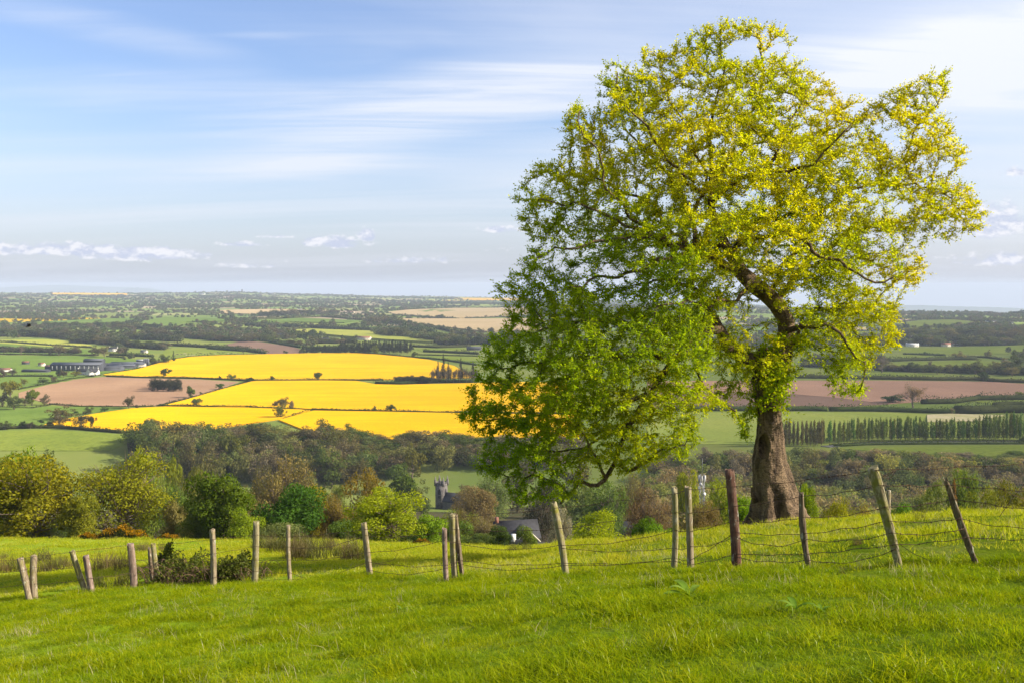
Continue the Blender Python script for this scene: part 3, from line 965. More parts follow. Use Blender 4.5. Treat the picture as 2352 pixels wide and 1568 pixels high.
hedge(Z3((600, 1530), (900, 1514), (1500, 1507), (2333, 1506), (2700, 1506)), 2.6, 2.4, 'dark low hedge below the lane', 1.5, 0.7)
hedge(Z3((560, 1516), (900, 1490), (1500, 1483), (2333, 1480), (2700, 1480)), 1.2, 1.6, 'low grassy bank above the lane', 1.2, 0.6)

# ------------------------------------------------------------------ far countryside: patchwork of fields, and the wooded hedgerows between them
def far_countryside():
    r = np.random.default_rng(21)
    seeds = []
    for k in range(2600):
        a = math.radians(r.uniform(-42, 42))
        d = math.sqrt(r.uniform(2100.0 ** 2, 12500.0 ** 2))
        seeds.append((d * math.sin(a), d * math.cos(a)))
    S = np.array(seeds)
    S[:, 1] *= 1.0
    cols = [((0.18, 0.24, 0.05), 6), ((0.24, 0.28, 0.07), 4), ((0.15, 0.22, 0.06), 4), ((0.30, 0.30, 0.11), 2), ((0.38, 0.30, 0.19), 2.2), ((0.30, 0.22, 0.15), 1.0), ((0.62, 0.40, 0.01), 0.25)]
    wts = np.array([c[1] for c in cols]); wts = wts / wts.sum()
    # cells of the patchwork as polygons
    verts, faces, fcol = [], [], []
    for i in range(len(S)):
        d = np.hypot(*S[i])
        if d < 2500: continue
        near = np.argsort(np.sum((S - S[i]) ** 2, 1))[1:15]
        poly = [np.array(q, float) + S[i] for q in ((-380, -380), (380, -380), (380, 380), (-380, 380))]
        for j in near:
            mid, nn = (S[i] + S[j]) / 2, S[j] - S[i]
            out = []
            for a in range(len(poly)):
                p, q = poly[a], poly[(a + 1) % len(poly)]
                dp, dq = np.dot(p - mid, nn), np.dot(q - mid, nn)
                if dp <= 0: out.append(p)
                if dp * dq < 0: out.append(p + (q - p) * dp / (dp - dq))
            poly = out
            if len(poly) < 3: break
        if len(poly) < 3: continue
        c = cols[r.choice(len(cols), p=wts)][0]
        j = r.uniform(0.85, 1.15)
        ctr = np.mean(poly, 0)
        ring = [ctr] + poly
        b = len(verts)
        for p in ring:
            verts.append((p[0], p[1], float(T(p[0], p[1])) + 2.0))
        for a in range(len(poly)):
            faces.append((b, b + 1 + a, b + 1 + (a + 1) % len(poly)))
            fcol.append([q * j for q in c])
    me = bpy.data.meshes.new('far_fields')
    me.from_pydata(verts, [], faces)
    ca = me.attributes.new('fieldcol', 'FLOAT_COLOR', 'FACE')
    ca.data.foreach_set('color', np.concatenate([np.array(fcol), np.ones((len(fcol), 1))], 1).astype(np.float32).ravel())
    m, t, out = new_mat('far fields')
    d_ = t.add('ShaderNodeBsdfDiffuse')
    fc = t.add('ShaderNodeAttribute', attribute_name='fieldcol').outputs['Color']
    nz = t.noise(coords(t), 0.03, 4, 0.6)
    t.put(d_.inputs[0], t.mix(t.ramp(nz, 0.3, 0.7), t.mix(1.0, fc, (0.8, 0.82, 0.85), 'MULTIPLY'), fc))
    t.l.new(d_.outputs[0], out.inputs[0])
    me.materials.append(m)
    o = put_mesh('far_fields', me)
    tag(o, 'distant patchwork of small fields reaching to the skyline', 'fields', kind='structure')
    return S


FAR_SEEDS = far_countryside()


def scatter(name, pts, rot, scl, idx, protos, label, cat, kind='stuff'):
    """many small plants as ONE object: instances on points"""
    coll = bpy.data.collections.new(name + '_kinds')
    for k, me in enumerate(protos):
        ob = bpy.data.objects.new('%s_kind_%02d' % (name, k), me)
        coll.objects.link(ob)
    me = bpy.data.meshes.new(name)
    me.vertices.add(len(pts))
    me.vertices.foreach_set('co', np.asarray(pts, np.float32).ravel())
    a = me.attributes.new('rot', 'FLOAT_VECTOR', 'POINT'); a.data.foreach_set('vector', np.asarray(rot, np.float32).ravel())
    a = me.attributes.new('scl', 'FLOAT_VECTOR', 'POINT'); a.data.foreach_set('vector', np.asarray(scl, np.float32).ravel())
    a = me.attributes.new('idx', 'INT', 'POINT'); a.data.foreach_set('value', np.asarray(idx, np.int32))
    o = put_mesh(name, me)
    ng = bpy.data.node_groups.new(name, 'GeometryNodeTree')
    ng.interface.new_socket('Geometry', in_out='INPUT', socket_type='NodeSocketGeometry')
    ng.interface.new_socket('Geometry', in_out='OUTPUT', socket_type='NodeSocketGeometry')
    gi, go = ng.nodes.new('NodeGroupInput'), ng.nodes.new('NodeGroupOutput')
    ci = ng.nodes.new('GeometryNodeCollectionInfo')
    ci.inputs[0].default_value = coll
    ci.inputs['Separate Children'].default_value = True
    ci.inputs['Reset Children'].default_value = True
    ip = ng.nodes.new('GeometryNodeInstanceOnPoints')
    ip.inputs['Pick Instance'].default_value = True
    def na(nm, ty):
        nd = ng.nodes.new('GeometryNodeInputNamedAttribute')
        nd.data_type = ty
        nd.inputs[0].default_value = nm
        return [s for s in nd.outputs if s.enabled and s.name == 'Attribute'][0]
    L = ng.links
    L.new(gi.outputs[0], ip.inputs['Points'])
    L.new(ci.outputs[0], ip.inputs['Instance'])
    L.new(na('idx', 'INT'), ip.inputs['Instance Index'])
    L.new(na('rot', 'FLOAT_VECTOR'), ip.inputs['Rotation'])
    L.new(na('scl', 'FLOAT_VECTOR'), ip.inputs['Scale'])
    L.new(ip.outputs[0], go.inputs[0])
    md = o.modifiers.new('plants', 'NODES')
    md.node_group = ng
    tag(o, label, cat, kind=kind)
    return o


M['far_leaves'] = foliage_random('far_leaves', [(0.070, 0.10, 0.032), (0.10, 0.125, 0.04), (0.13, 0.135, 0.05), (0.135, 0.11, 0.07), (0.082, 0.11, 0.038), (0.11, 0.10, 0.06), (0.075, 0.09, 0.045)], 0.3)


def crown_only(seed, n, card, nl, flat=1.0):
    r = np.random.default_rng(seed)
    mb = MB()
    for k in range(nl):
        d = dirs(1, r)[0]
        c = np.array([d[0] * 0.32, d[1] * 0.32, 0.5 + d[2] * 0.30 * flat])
        s = r.uniform(0.16, 0.26)
        q = dirs(n // nl, r)
        nr = q + dirs(len(q), r) * 0.6
        mb.cards(c + q * s * r.uniform(0.6, 1, (len(q), 1)), np.cross(nr, dirs(len(q), r)), nr, card, card * 0.7, np.clip(r.normal(0.5, 0.25, len(q)), 0, 1), 0.1)
    mb.tube([(0, 0, -0.1), (0, 0, 0.5)], [0.03, 0.02], 4)
    return mb.mesh('far_crown', M['far_leaves'])


FARK = [crown_only(900 + i, 240, 0.17, 9) for i in range(6)]


def blocked_xy(P):
    """true where a far tree would stand on one of the traced fields"""
    out = np.zeros(len(P), bool)
    for ob in COL.objects:
        if ob.get('kind') == 'structure' and ob.name.split('.')[0] in FIELD_NAMES:
            v = FIELD_POLY[ob.name]
            x, y = P[:, 0], P[:, 1]
            ins = np.zeros(len(P), bool)
            j = len(v) - 1
            for i in range(len(v)):
                if v[i][1] != v[j][1]:
                    c = ((v[i][1] > y) != (v[j][1] > y)) & (x < (v[j][0] - v[i][0]) * (y - v[i][1]) / (v[j][1] - v[i][1]) + v[i][0])
                    ins ^= c
                j = i
            out |= ins
    return out


def far_trees():
    r = np.random.default_rng(5)
    n = 260000
    a = np.radians(r.uniform(-33, 33, n))
    d = np.exp(r.uniform(math.log(1500), math.log(11200), n))
    P = np.stack([d * np.sin(a), d * np.cos(a)], 1)
    from mathutils import kdtree
    kd = kdtree.KDTree(len(FAR_SEEDS))
    for i, s in enumerate(FAR_SEEDS):
        kd.insert((s[0], s[1], 0), i)
    kd.balance()
    edge = np.empty(n)
    for i in range(n):
        q = kd.find_n((P[i, 0], P[i, 1], 0), 2)
        edge[i] = q[1][2] - q[0][2]
    wood = np.sin(P[:, 0] / 190.0 + 1.7 * np.sin(P[:, 1] / 500.0)) * np.sin(P[:, 1] / 260.0 + P[:, 0] / 700.0)
    keep = ((edge < 13) & (d > 2500) & (r.uniform(0, 1, n) < 0.8)) | ((wood > 0.70) & (r.uniform(0, 1, n) < 0.40)) | ((edge < 7) & (r.uniform(0, 1, n) < 0.5))
    keep &= (r.uniform(0, 1, n) < np.clip(d / 5500.0, 0.3, 1.0))
    P, d = P[keep], d[keep]
    P2 = P[~blocked_xy(P)]
    d = np.hypot(P2[:, 0], P2[:, 1])
    m = len(P2)
    h = r.uniform(5, 12, m) * np.where(r.uniform(0, 1, m) < 0.15, 1.4, 1.0)
    wd = h * r.uniform(0.9, 1.6, m) * (1 + 0.5 * sstep(4000, 9000, d))
    z = T(P2[:, 0], P2[:, 1]) - 0.5
    scatter('distant_woodland', np.stack([P2[:, 0], P2[:, 1], z], 1), np.stack([np.zeros(m), np.zeros(m), r.uniform(0, 6.28, m)], 1), np.stack([wd, wd, h * 1.15], 1), r.integers(0, len(FARK), m), FARK,
            'hazy far-off mass of hedgerow trees and woods below the skyline', 'woodland')
    return m


FIELD_POLY, FIELD_NAMES = {}, {'rapeseed_field', 'ploughed_field', 'pasture', 'meadow', 'stubble_field', 'cereal_field', 'bare_patch'}
for ob in list(COL.objects):
    if ob.get('kind') == 'structure' and ob.name.split('.')[0] in FIELD_NAMES:
        FIELD_POLY[ob.name] = SHEETS[ob.name]
N_FAR = far_trees()


def far_hills():
    """blue hills beyond the plain"""
    m = simple('far_hill', (0.10, 0.14, 0.07), 1.0, 0.3, 0.0006)
    for (name, xs, ys, dist, label) in (
            ('distant_hill', [-700, -300, 0, 60, 110, 140, 190, 240, 290, 340, 380], [668, 664, 661, 658, 655.5, 655, 657, 659, 660.5, 662, 668], 30000, 'faint blue mountain behind the left skyline'),
            ('distant_hill', [270, 292, 305, 318, 335, 352, 380], [668, 663.5, 661, 661, 663, 666, 669], 27000, 'small faint blue mountain right of the left mountain'),
            ('distant_hill', [1800, 1950, 2060, 2120, 2180, 2250, 2352, 2500, 2900], [712, 706, 702, 701, 703.5, 705, 708.5, 708, 715], 19000, 'low blue hill behind the right skyline')):
        x = np.linspace(xs[0], xs[-1], 90)
        y = np.interp(x, xs, ys) + 0.35 * np.sin(x * 0.21) + 0.25 * np.sin(x * 0.53 + 1)
        rows = []
        for k, (dd, f) in enumerate(((-2600, 0.0), (-1800, 0.35), (-900, 0.8), (0, 1.0), (1200, 0.7), (2600, 0.0))):
            D = dist + dd
            top = np.array([at(a, b, dist) for a, b in zip(x, y)])
            zb = -900.0
            bump = 1 + 0.10 * np.sin(x * 0.07 + k * 1.3)
            rows.append(np.stack([top[:, 0] * D / dist, np.full(len(x), D), zb + (top[:, 2] - zb) * (f if f in (0, 1) else min(0.97, f) * bump.clip(0.9, 1.02))], 1))
        V = np.concatenate(rows)
        n = len(x)
        i, j = np.meshgrid(np.arange(5), np.arange(n - 1), indexing='ij')
        Fq = np.stack([i * n + j, i * n + j + 1, (i + 1) * n + j + 1, (i + 1) * n + j], -1).reshape(-1, 4)
        o = MB().raw(V, Fq).build(name, m, smooth=True)
        tag(o, label, 'hill', kind='structure')


far_hills()

# the air
def haze():
    m = bpy.data.materials.new('haze')
    m.use_nodes = True
    t = NT(m.node_tree)
    t.n.clear()
    out = t.add('ShaderNodeOutputMaterial')
    pv = t.add('ShaderNodeVolumePrincipled')
    pv.inputs['Color'].default_value = HAZE_COL
    pv.inputs['Density'].default_value = HAZE_DENS
    pv.inputs['Anisotropy'].default_value = 0.0
    t.l.new(pv.outputs[0], out.inputs['Volume'])
    mb = MB()
    mb.box((0, 0, (-2300 + 62) / 2), (68000, 68000, 2362))
    o = mb.build('haze', m)
    tag(o, 'pale blue haze in the air over the valley', 'haze', kind='stuff')


HAZE_COL = (0.69, 0.80, 0.98, 1)
HAZE_DENS = 0.000062
haze()

# ------------------------------------------------------------------ buildings
M['white_wall'] = simple('white render', (0.72, 0.70, 0.66), 0.85, 0.12, 0.6)
M['slate'] = simple('slate roof', (0.050, 0.050, 0.058), 0.95, 0.3, 1.5)
M['tin'] = simple('galvanised sheeting', (0.105, 0.115, 0.14), 0.8, 0.25, 0.6, stretch=(4, 0.3, 1))
M['tin_dark'] = simple('dark cladding', (0.065, 0.07, 0.085), 0.75, 0.3, 0.8, stretch=(4, 0.3, 1))
M['rooflight'] = simple('rooflight', (0.42, 0.43, 0.44), 0.5, 0.15, 1.0)
M['glass'] = simple('dark glass', (0.03, 0.035, 0.045), 0.15, 0.3, 1.0, spec=0.6)
M['brick_red'] = simple('red tile', (0.26, 0.12, 0.085), 0.85, 0.3, 1.0)
M['stone'] = simple('grey stone', (0.15, 0.135, 0.13), 0.9, 0.4, 0.9, bump=0.4)
M['stone_dark'] = simple('dark louvre', (0.035, 0.035, 0.04), 0.9, 0.3, 1.0)
M['cream'] = simple('cream wall', (0.60, 0.55, 0.45), 0.85, 0.15, 0.6)
M['steel'] = simple('galvanised steel', (0.22, 0.23, 0.25), 0.5, 0.2, 2.0, metal=0.3)


def gable(mb_w, mb_r, L, W, H, RH, over=0.4):
    """walls with two gables along x, and a pitched roof of real thickness"""
    x, y = L / 2, W / 2
    v = [(-x, -y, -1.5), (x, -y, -1.5), (x, y, -1.5), (-x, y, -1.5), (-x, -y, H), (x, -y, H), (x, y, H), (-x, y, H), (-x, 0, H + RH), (x, 0, H + RH)]
    n0 = mb_w.n
    mb_w.raw(v, [[0, 1, 5, 4], [1, 2, 6, 5], [2, 3, 7, 6], [3, 0, 4, 7]])
    mb_w.f.setdefault(3, []).append(np.array([[4, 8, 7], [5, 6, 9]]) + n0)
    xo, yo, t_ = x + over, y + over, 0.18
    zo = H - RH * over / y
    for s in (-1, 1):
        q = [(-xo, s * yo, zo + 0.03), (xo, s * yo, zo + 0.03), (xo, 0, H + RH + 0.03), (-xo, 0, H + RH + 0.03)]
        q2 = [(a, b, c + t_) for a, b, c in q]
        mb_r.raw(q + q2, [[0, 1, 2, 3], [4, 7, 6, 5], [0, 4, 5, 1], [1, 5, 6, 2], [2, 6, 7, 3], [3, 7, 4, 0]])


def building(name, px, L, W, H, RH, rz, wall, roof, label, cat, windows=0, chim=0, doors=0, lights=0, depth=None):
    p = hit(*px) if depth is None else np.array([at(px[0], px[1], depth)[0], depth, 0.0])
    p[2] = float(T(p[0], p[1]))
    root = empty(name, p, rz)
    w, r = MB(), MB()
    gable(w, r, L, W, H, RH)
    w.build('wall', M[wall], root)
    ro = r.build('roof', M[roof], root)
    for k in range(chim):
        cx = (-L / 2 + 0.6) if k == 0 else (L / 2 - 0.6)
        MB().box((cx, 0, H + RH + 0.4), (0.9, 0.9, 1.6)).build('chimney', M[wall], ro)
    for k in range(windows):
        wx = -L / 2 + L * (k + 0.5) / windows
        wn = MB().box((wx, -W / 2 - 0.03, H * 0.55), (1.0, 0.1, 1.2)).build('window', M['glass'], root)
        MB().box((wx, -W / 2 - 0.08, H * 0.55 - 0.7), (1.3, 0.16, 0.12)).build('sill', M['white_wall'], wn)
    if doors:
        MB().box((L * 0.06, -W / 2 - 0.04, 1.0), (1.0, 0.1, 2.1)).build('door', M['brick_red'], root)
    for k in range(lights):
        lx = -L / 2 + L * (k + 0.5) / lights
        MB().box((lx, -W / 2 - 0.05, H * 0.55), (1.1, 0.08, H * 0.62)).build('panel', M['rooflight'], root)
    tag(root, label, cat)
    return root


# the farm
building('farm_shed', z1(715, 838), 68, 18, 8.6, 2.6, R(-3), 'tin_dark', 'tin', 'long dark grey shed with pale panels in the farmyard', 'shed', lights=11)
building('farm_shed', z1(860, 770), 28, 10, 4.6, 2.0, R(-3), 'tin_dark', 'tin', 'small grey shed behind the long shed', 'shed')
building('farm_shed', z1(985, 835), 40, 13, 4.2, 2.2, R(-5), 'tin', 'tin_dark', 'low grey shed right of the white farmhouse', 'shed')
building('farm_shed', z1(1120, 815), 34, 12, 3.8, 1.8, R(6), 'tin_dark', 'tin', 'grey shed in the middle of the farmyard', 'shed')
building('farm_shed', z1(1160, 795), 44, 12, 4.0, 1.8, R(-2), 'tin', 'tin', 'pale roofed shed at the back of the farmyard', 'shed')
building('farm_shed', z1(1275, 805), 15, 8, 4.2, 1.5, R(2), 'cream', 'tin', 'pale shed at the right end of the farmyard', 'shed')
building('farm_shed', z1(1290, 765), 13, 7, 3.6, 1.2, R(4), 'tin', 'rooflight', 'white roofed shed beside the silos', 'shed')
building('farm_shed', z1(470, 830), 14, 9, 5.0, 1.6, R(0), 'tin_dark', 'brick_red', 'small rusty shed at the left end of the long shed', 'shed')
building('farm_shed', z1(330, 850), 34, 10, 2.6, 1.0, R(-2), 'tin_dark', 'tin_dark', 'low dark shed in the left farmyard', 'shed')
building('farm_shed', z1(45, 845), 16, 8, 3.0, 1.8, R(8), 'white_wall', 'brick_red', 'white walled shed with red roof at the left edge', 'shed')
building('farm_shed', z1(235, 780), 9, 6, 3.2, 1.3, R(10), 'tin_dark', 'brick_red', 'rusty little shed alone in the green pasture', 'shed')
building('farm_shed', z1(382, 796), 8, 6, 3.4, 1.4, R(-10), 'cream', 'brick_red', 'small tan shed left of the long grey shed', 'shed')


def barn_round(px, L, W, label):
    p = hit(*px)
    root = empty('farm_shed', p, R(-2))
    a = np.linspace(0, math.pi, 13)
    v, f = [], []
    for sx in (-L / 2, L / 2):
        v += [(sx, -W / 2, 0)] + [(sx, -W / 2 * math.cos(q), 3.2 + W / 2 * 0.62 * math.sin(q)) for q in a] + [(sx, W / 2, 0)]
    n = len(a) + 2
    for k in range(n - 1):
        f.append([k, k + 1, n + k + 1, n + k])
    MB().raw(v, f).build('roof', M['tin_dark'], root, smooth=True)
    for o_ in (0, n):
        c = np.array(v[o_:o_ + n])
        MB().raw(c, [[0, k, k + 1] for k in range(1, n - 1)]).build('end_wall', M['tin_dark'], root)
    tag(root, label, 'shed')


barn_round(z1(1025, 805), 22, 9, 'dark round roofed hay barn in the farmyard')
for k, u in enumerate((1318, 1334, 1350)):
    p = hit(*z1(u, 785))
    s = empty('silo', p)
    MB().tube([(0, 0, -1), (0, 0, 8)], 1.7, 14).build('body', M['tin'], s, smooth=False)
    MB().tube([(0, 0, 8), (0, 0, 8.5), (0, 0, 9.6)], [1.7, 1.5, 0.15], 14).build('cap', M['steel'], s)
    tag(s, ('left', 'middle', 'right')[k] + ' of the three pale feed silos beside the rapeseed', 'silo', 'feed silos')


def farmhouse():
    p = hit(*z1(805, 876))
    root = empty('farmhouse', p, R(-4))
    w, r = MB(), MB()
    gable(w, r, 27, 7, 4.6, 2.9)
    w.build('wall', M['white_wall'], root)
    ro = r.build('roof', M['slate'], root)
    for cx in (-13, 0.5, 12.9):
        MB().box((cx, 0, 8.3), (0.9, 0.9, 1.7)).build('chimney', M['white_wall'], ro)
    # front cross gable
    w2, r2 = MB(), MB()
    gable(w2, r2, 7.0, 7.2, 4.7, 4.4)
    for nm, mb_, mt in (('wall', w2, 'white_wall'), ('roof', r2, 'slate')):
        o = mb_.build(nm, M[mt], root)
        o.rotation_euler = (0, 0, R(90))
        o.location = (4.2, -4.5, 0)
    for wx, wy in ((-10.5, -3.53), (-6.5, -3.53), (-2.0, -3.53), (10.5, -3.53), (4.2, -8.03)):
        for hz in ((1.6, 3.5) if wx > 3 else (1.7,)):
            wn = MB().box((wx, wy, hz), (1.0, 0.1, 1.25)).build('window', M['glass'], root)
            MB().box((wx, wy - 0.05, hz - 0.7), (1.25, 0.16, 0.12)).build('sill', M['white_wall'], wn)
    MB().box((-4.2, -3.53, 1.0), (1.0, 0.1, 2.1)).build('door', M['brick_red'], root)
    tag(root, 'white farmhouse with dark roof and front gable beside the long shed', 'house')


farmhouse()
# scattered houses
HOUSES = [
    (z1(390, 330), 18, 9, 4.5, 3.2, 'cream', 'brick_red', 'pinkish far house among trees at upper left'),
    (z1(545, 512), 12, 7, 4.5, 3.2, 'white_wall', 'slate', 'small white cottage among trees left of the bird'),
    (z1(795, 515), 20, 8, 3.4, 2.2, 'white_wall', 'tin', 'low white bungalow right of the dark round trees'),
    (z1(1745, 530), 34, 11, 4.4, 3.4, 'cream', 'slate', 'wide cream house above the cattle pasture'),
    (z1(2165, 548), 22, 9, 3.8, 2.6, 'white_wall', 'slate', 'white bungalow just above the brown field'),
    (z1(1035, 662), 15, 8, 4.6, 2.6, 'white_wall', 'slate', 'white house in trees behind the farm'),
    (z1(1315, 676), 11, 6, 3.2, 1.6, 'cream', 'tin', 'small cream hut behind the silos'),
    (z2(745, 570), 23, 9, 3.6, 2.8, 'white_wall', 'slate', 'white bungalow left of the conifer belt tops'),
    (z2(1080, 560), 30, 12, 5.0, 2.6, 'cream', 'brick_red', 'reddish shed rising behind the conifer belt'),
    (z2(300, 530), 28, 10, 4.0, 2.6, 'cream', 'slate', 'pale house beside round trees above the brown field'),
    (z2(965, 318), 22, 10, 5.0, 3.4, 'cream', 'brick_red', 'red roofed house below the far thin fields'),
    (z2(490, 292), 24, 10, 4.0, 2.4, 'white_wall', 'rooflight', 'white roofed far building on the thin tan field'),
    (z2(2080, 652), 24, 12, 4.0, 2.4, 'tin_dark', 'tin_dark', 'dark barn beyond the upper right rapeseed corner'),
    (z3(1240, 612), 14, 8, 3.2, 2.6, 'white_wall', 'tin', 'left white house of the hamlet right of the beech'),
    (z3(1315, 620), 22, 9, 3.6, 2.8, 'white_wall', 'rooflight', 'large white roofed house right of the beech'),
    (z3(1620, 618), 16, 9, 4.0, 3.0, 'cream', 'brick_red', 'small red roofed house of the hamlet'),
    (z3(1690, 614), 18, 9, 4.4, 3.0, 'white_wall', 'brick_red', 'white red roofed house of the hamlet'),
    (z3(1820, 610), 14, 8, 4.4, 3.4, 'white_wall', 'slate', 'white gabled house at the right of the hamlet'),
    (z3(1285, 540), 16, 9, 5.0, 3.2, 'white_wall', 'slate', 'white house up among trees above the hamlet'),
    (z3(2040, 408), 34, 12, 4.6, 3.0, 'white_wall', 'slate', 'pale distant house on the far green field'),
    (z3(2190, 420), 30, 12, 4.6, 3.0, 'white_wall', 'tin', 'pale distant house near the right edge'),
    (z3(1735, 326), 34, 14, 6.5, 4.5, 'white_wall', 'slate', 'far white house on the right skyline'),
    (z3(2000, 324), 44, 16, 7.0, 4.5, 'white_wall', 'slate', 'far white house right on the right skyline'),
    (z3(2090, 334), 50, 16, 7.0, 4.5, 'white_wall', 'tin', 'far white building nearest the dark skyline wood'),
    (z1(1840, 152), 60, 18, 9, 6.0, 'white_wall', 'tin', 'very far white speck of a farm left of the skyline tower'),
    (z2(240, 130 + 20), 60, 18, 9, 6.0, 'white_wall', 'tin', 'very far white speck of a farm right of the skyline tower'),
]
for i, (px, L, W, H, RH, wl, rf, lb) in enumerate(HOUSES):
    building('house', px, L, W, H, RH, R(random.uniform(-22, 22)), wl, rf, lb, 'house', windows=4 if L < 32 else 6, chim=2 if L < 26 else 0, doors=1)

# mobile homes and huts in the valley
for (px, L, H, wl, rf, lb, rz) in (
        (z5(80, 300), 15, 3.0, 'white_wall', 'slate', 'white bungalow with grey roof below the wood', 10),
        (z5(450, 296), 10, 2.6, 'white_wall', 'rooflight', 'left white mobile home among bare saplings', 5),
        (z5(530, 303), 8, 2.8, 'cream', 'rooflight', 'cream mobile home among bare saplings', -8),
        (z5(760, 362), 11, 3.2, 'cream', 'rooflight', 'pale glasshouse like shed with white front in the valley', 4),
        (z5(850, 325), 19, 2.4, 'white_wall', 'rooflight', 'long low white roofed shed in the valley', -5),
        (z5(1085, 260), 9, 2.6, 'tin_dark', 'rooflight', 'dark hut with white flat roof at the wood edge', 0)):
    building('cabin', px, L, 5.0, H, 0.9 if rf == 'rooflight' else 1.8, R(rz), wl, rf, lb, 'cabin', windows=3)


def church():
    d = 590.0
    top = at(1014, 1108, d)
    x = top[0]
    gz = float(T(x, d))
    root = empty('church_tower', (x, d, gz), R(-24))
    W_ = 5.4
    H_ = top[2] - gz
    w = MB()
    w.box((0, 0, H_ / 2 - 1), (W_, W_, H_ + 2))
    w.build('shaft', M['stone'], root)
    for zc in (H_ * 0.55, H_ - 1.1):
        MB().box((0, 0, zc), (W_ + 0.4, W_ + 0.4, 0.35)).build('string_course', M['stone'], root)
    # battlements and corner pinnacles
    for sx in (-1, 1):
        for sy in (-1, 1):
            pn = empty('pinnacle', (sx * W_ / 2, sy * W_ / 2, H_ - 1.5), 0, root)
            MB().box((0, 0, 1.6), (1.05, 1.05, 3.4)).build('shaft', M['stone'], pn)
            MB().tube([(0, 0, 3.3), (0, 0, 3.5), (0, 0, 6.0)], [0.75, 0.62, 0.04], 4).build('spire', M['stone'], pn)
    for k in range(4):
        for q in (-1.35, 0, 1.35):
            a = k * math.pi / 2
            MB().box((math.cos(a) * W_ / 2 - math.sin(a) * q, math.sin(a) * W_ / 2 + math.cos(a) * q, H_ + 0.35), (0.42, 0.75, 0.9) if k % 2 == 0 else (0.75, 0.42, 0.9)).build('merlon', M['stone'], root)
    # pointed belfry openings on each face
    for k in range(4):
        a = k * math.pi / 2
        hw, zb, zt, zp = 0.95, H_ - 9.0, H_ - 5.0, H_ - 3.0
        pr = [(-hw, zb), (hw, zb), (hw, zt), (hw * 0.55, zt + 1.2), (0, zp), (-hw * 0.55, zt + 1.2), (-hw, zt)]
        v = [(q, -W_ / 2 - 0.04, z) for q, z in pr] + [(q, -W_ / 2 - 0.004, z) for q, z in pr]
        n = len(pr)
        mb = MB()
        mb.raw(v, [[0, i, i + 1] for i in range(1, n - 1)])
        mb.raw(v, [[i, (i + 1) % n, n + (i + 1) % n, n + i] for i in range(n)])
        o = mb.build('belfry_window', M['stone_dark'], root)
        o.rotation_euler = (0, 0, a)
        fr = MB()
        fr.tube([(q * 1.12, -W_ / 2 - 0.06, z) for q, z in pr] + [(pr[0][0] * 1.12, -W_ / 2 - 0.06, pr[0][1])], 0.14, 4)
        fr.build('surround', M['stone'], o)
    # the nave, mostly behind trees
    w, r = MB(), MB()
    gable(w, r, 16, 8, 5.5, 4.5)
    for nm, mb_, mt in (('wall', w, 'stone'), ('roof', r, 'slate')):
        o = mb_.build(nm, M[mt], root)
        o.location = (11, 0, 0)
    tag(root, 'grey stone church tower with four pinnacles rising from the trees', 'church')


church()


def village_house(px, depth, L, W, H, RH, rz, label, roof='slate', wall='white_wall'):
    building('house', px, L, W, H, RH, R(rz), wall, roof, label, 'house', windows=3, chim=1, doors=1, depth=depth)


def gable_cottage():
    """dark slate roof with a pale edged front gable, low behind the field edge"""
    d = 235.0
    rd = at(1184, 1194, d)
    gz = float(T(rd[0], d))
    root = empty('cottage', (rd[0], d, gz), R(14))
    H_ = rd[2] - gz - 3.4
    w, r = MB(), MB()
    gable(w, r, 10, 6.5, H_, 3.3)
    w.build('wall', M['stone'], root)
    ro = r.build('roof', M['slate'], root)
    w, r = MB(), MB()
    gable(w, r, 6.0, 5.4, H_ - 0.1, 2.7)
    for nm, mb_, mt in (('wall', w, 'stone'), ('roof', r, 'slate')):
        o = mb_.build('front_' + nm, M[mt], root)
        o.rotation_euler = (0, 0, R(90)); o.location = (1.2, -3.6, 0)
    bb = MB()
    for s in (-1, 1):
        bb.tube([(1.2 + s * 3.2, -6.98, H_ - 0.45), (1.2, -6.98, H_ + 2.75)], 0.16, 4)
    bb.build('barge_board', M['cream'], root)
    MB().box((1.2, -6.62, H_ - 0.4), (1.1, 0.1, 1.2)).build('window', M['glass'], root)
    MB().box((-4.6, 0, H_ + 3.6), (0.8, 0.8, 1.6)).build('chimney', M['brick_red'], ro)
    tag(root, 'cottage with dark slate roof and pale edged gable below the field', 'house')


gable_cottage()
village_house((1240, 1240), 190.0, 12, 7, 3.5, 3.0, -18, 'grey roofed cottage low on the slope beside the leaning mossy post')
village_house((1450, 1205), 300.0, 12, 7, 5.0, 3.2, 8, 'white house glimpsed between the two round bushes')


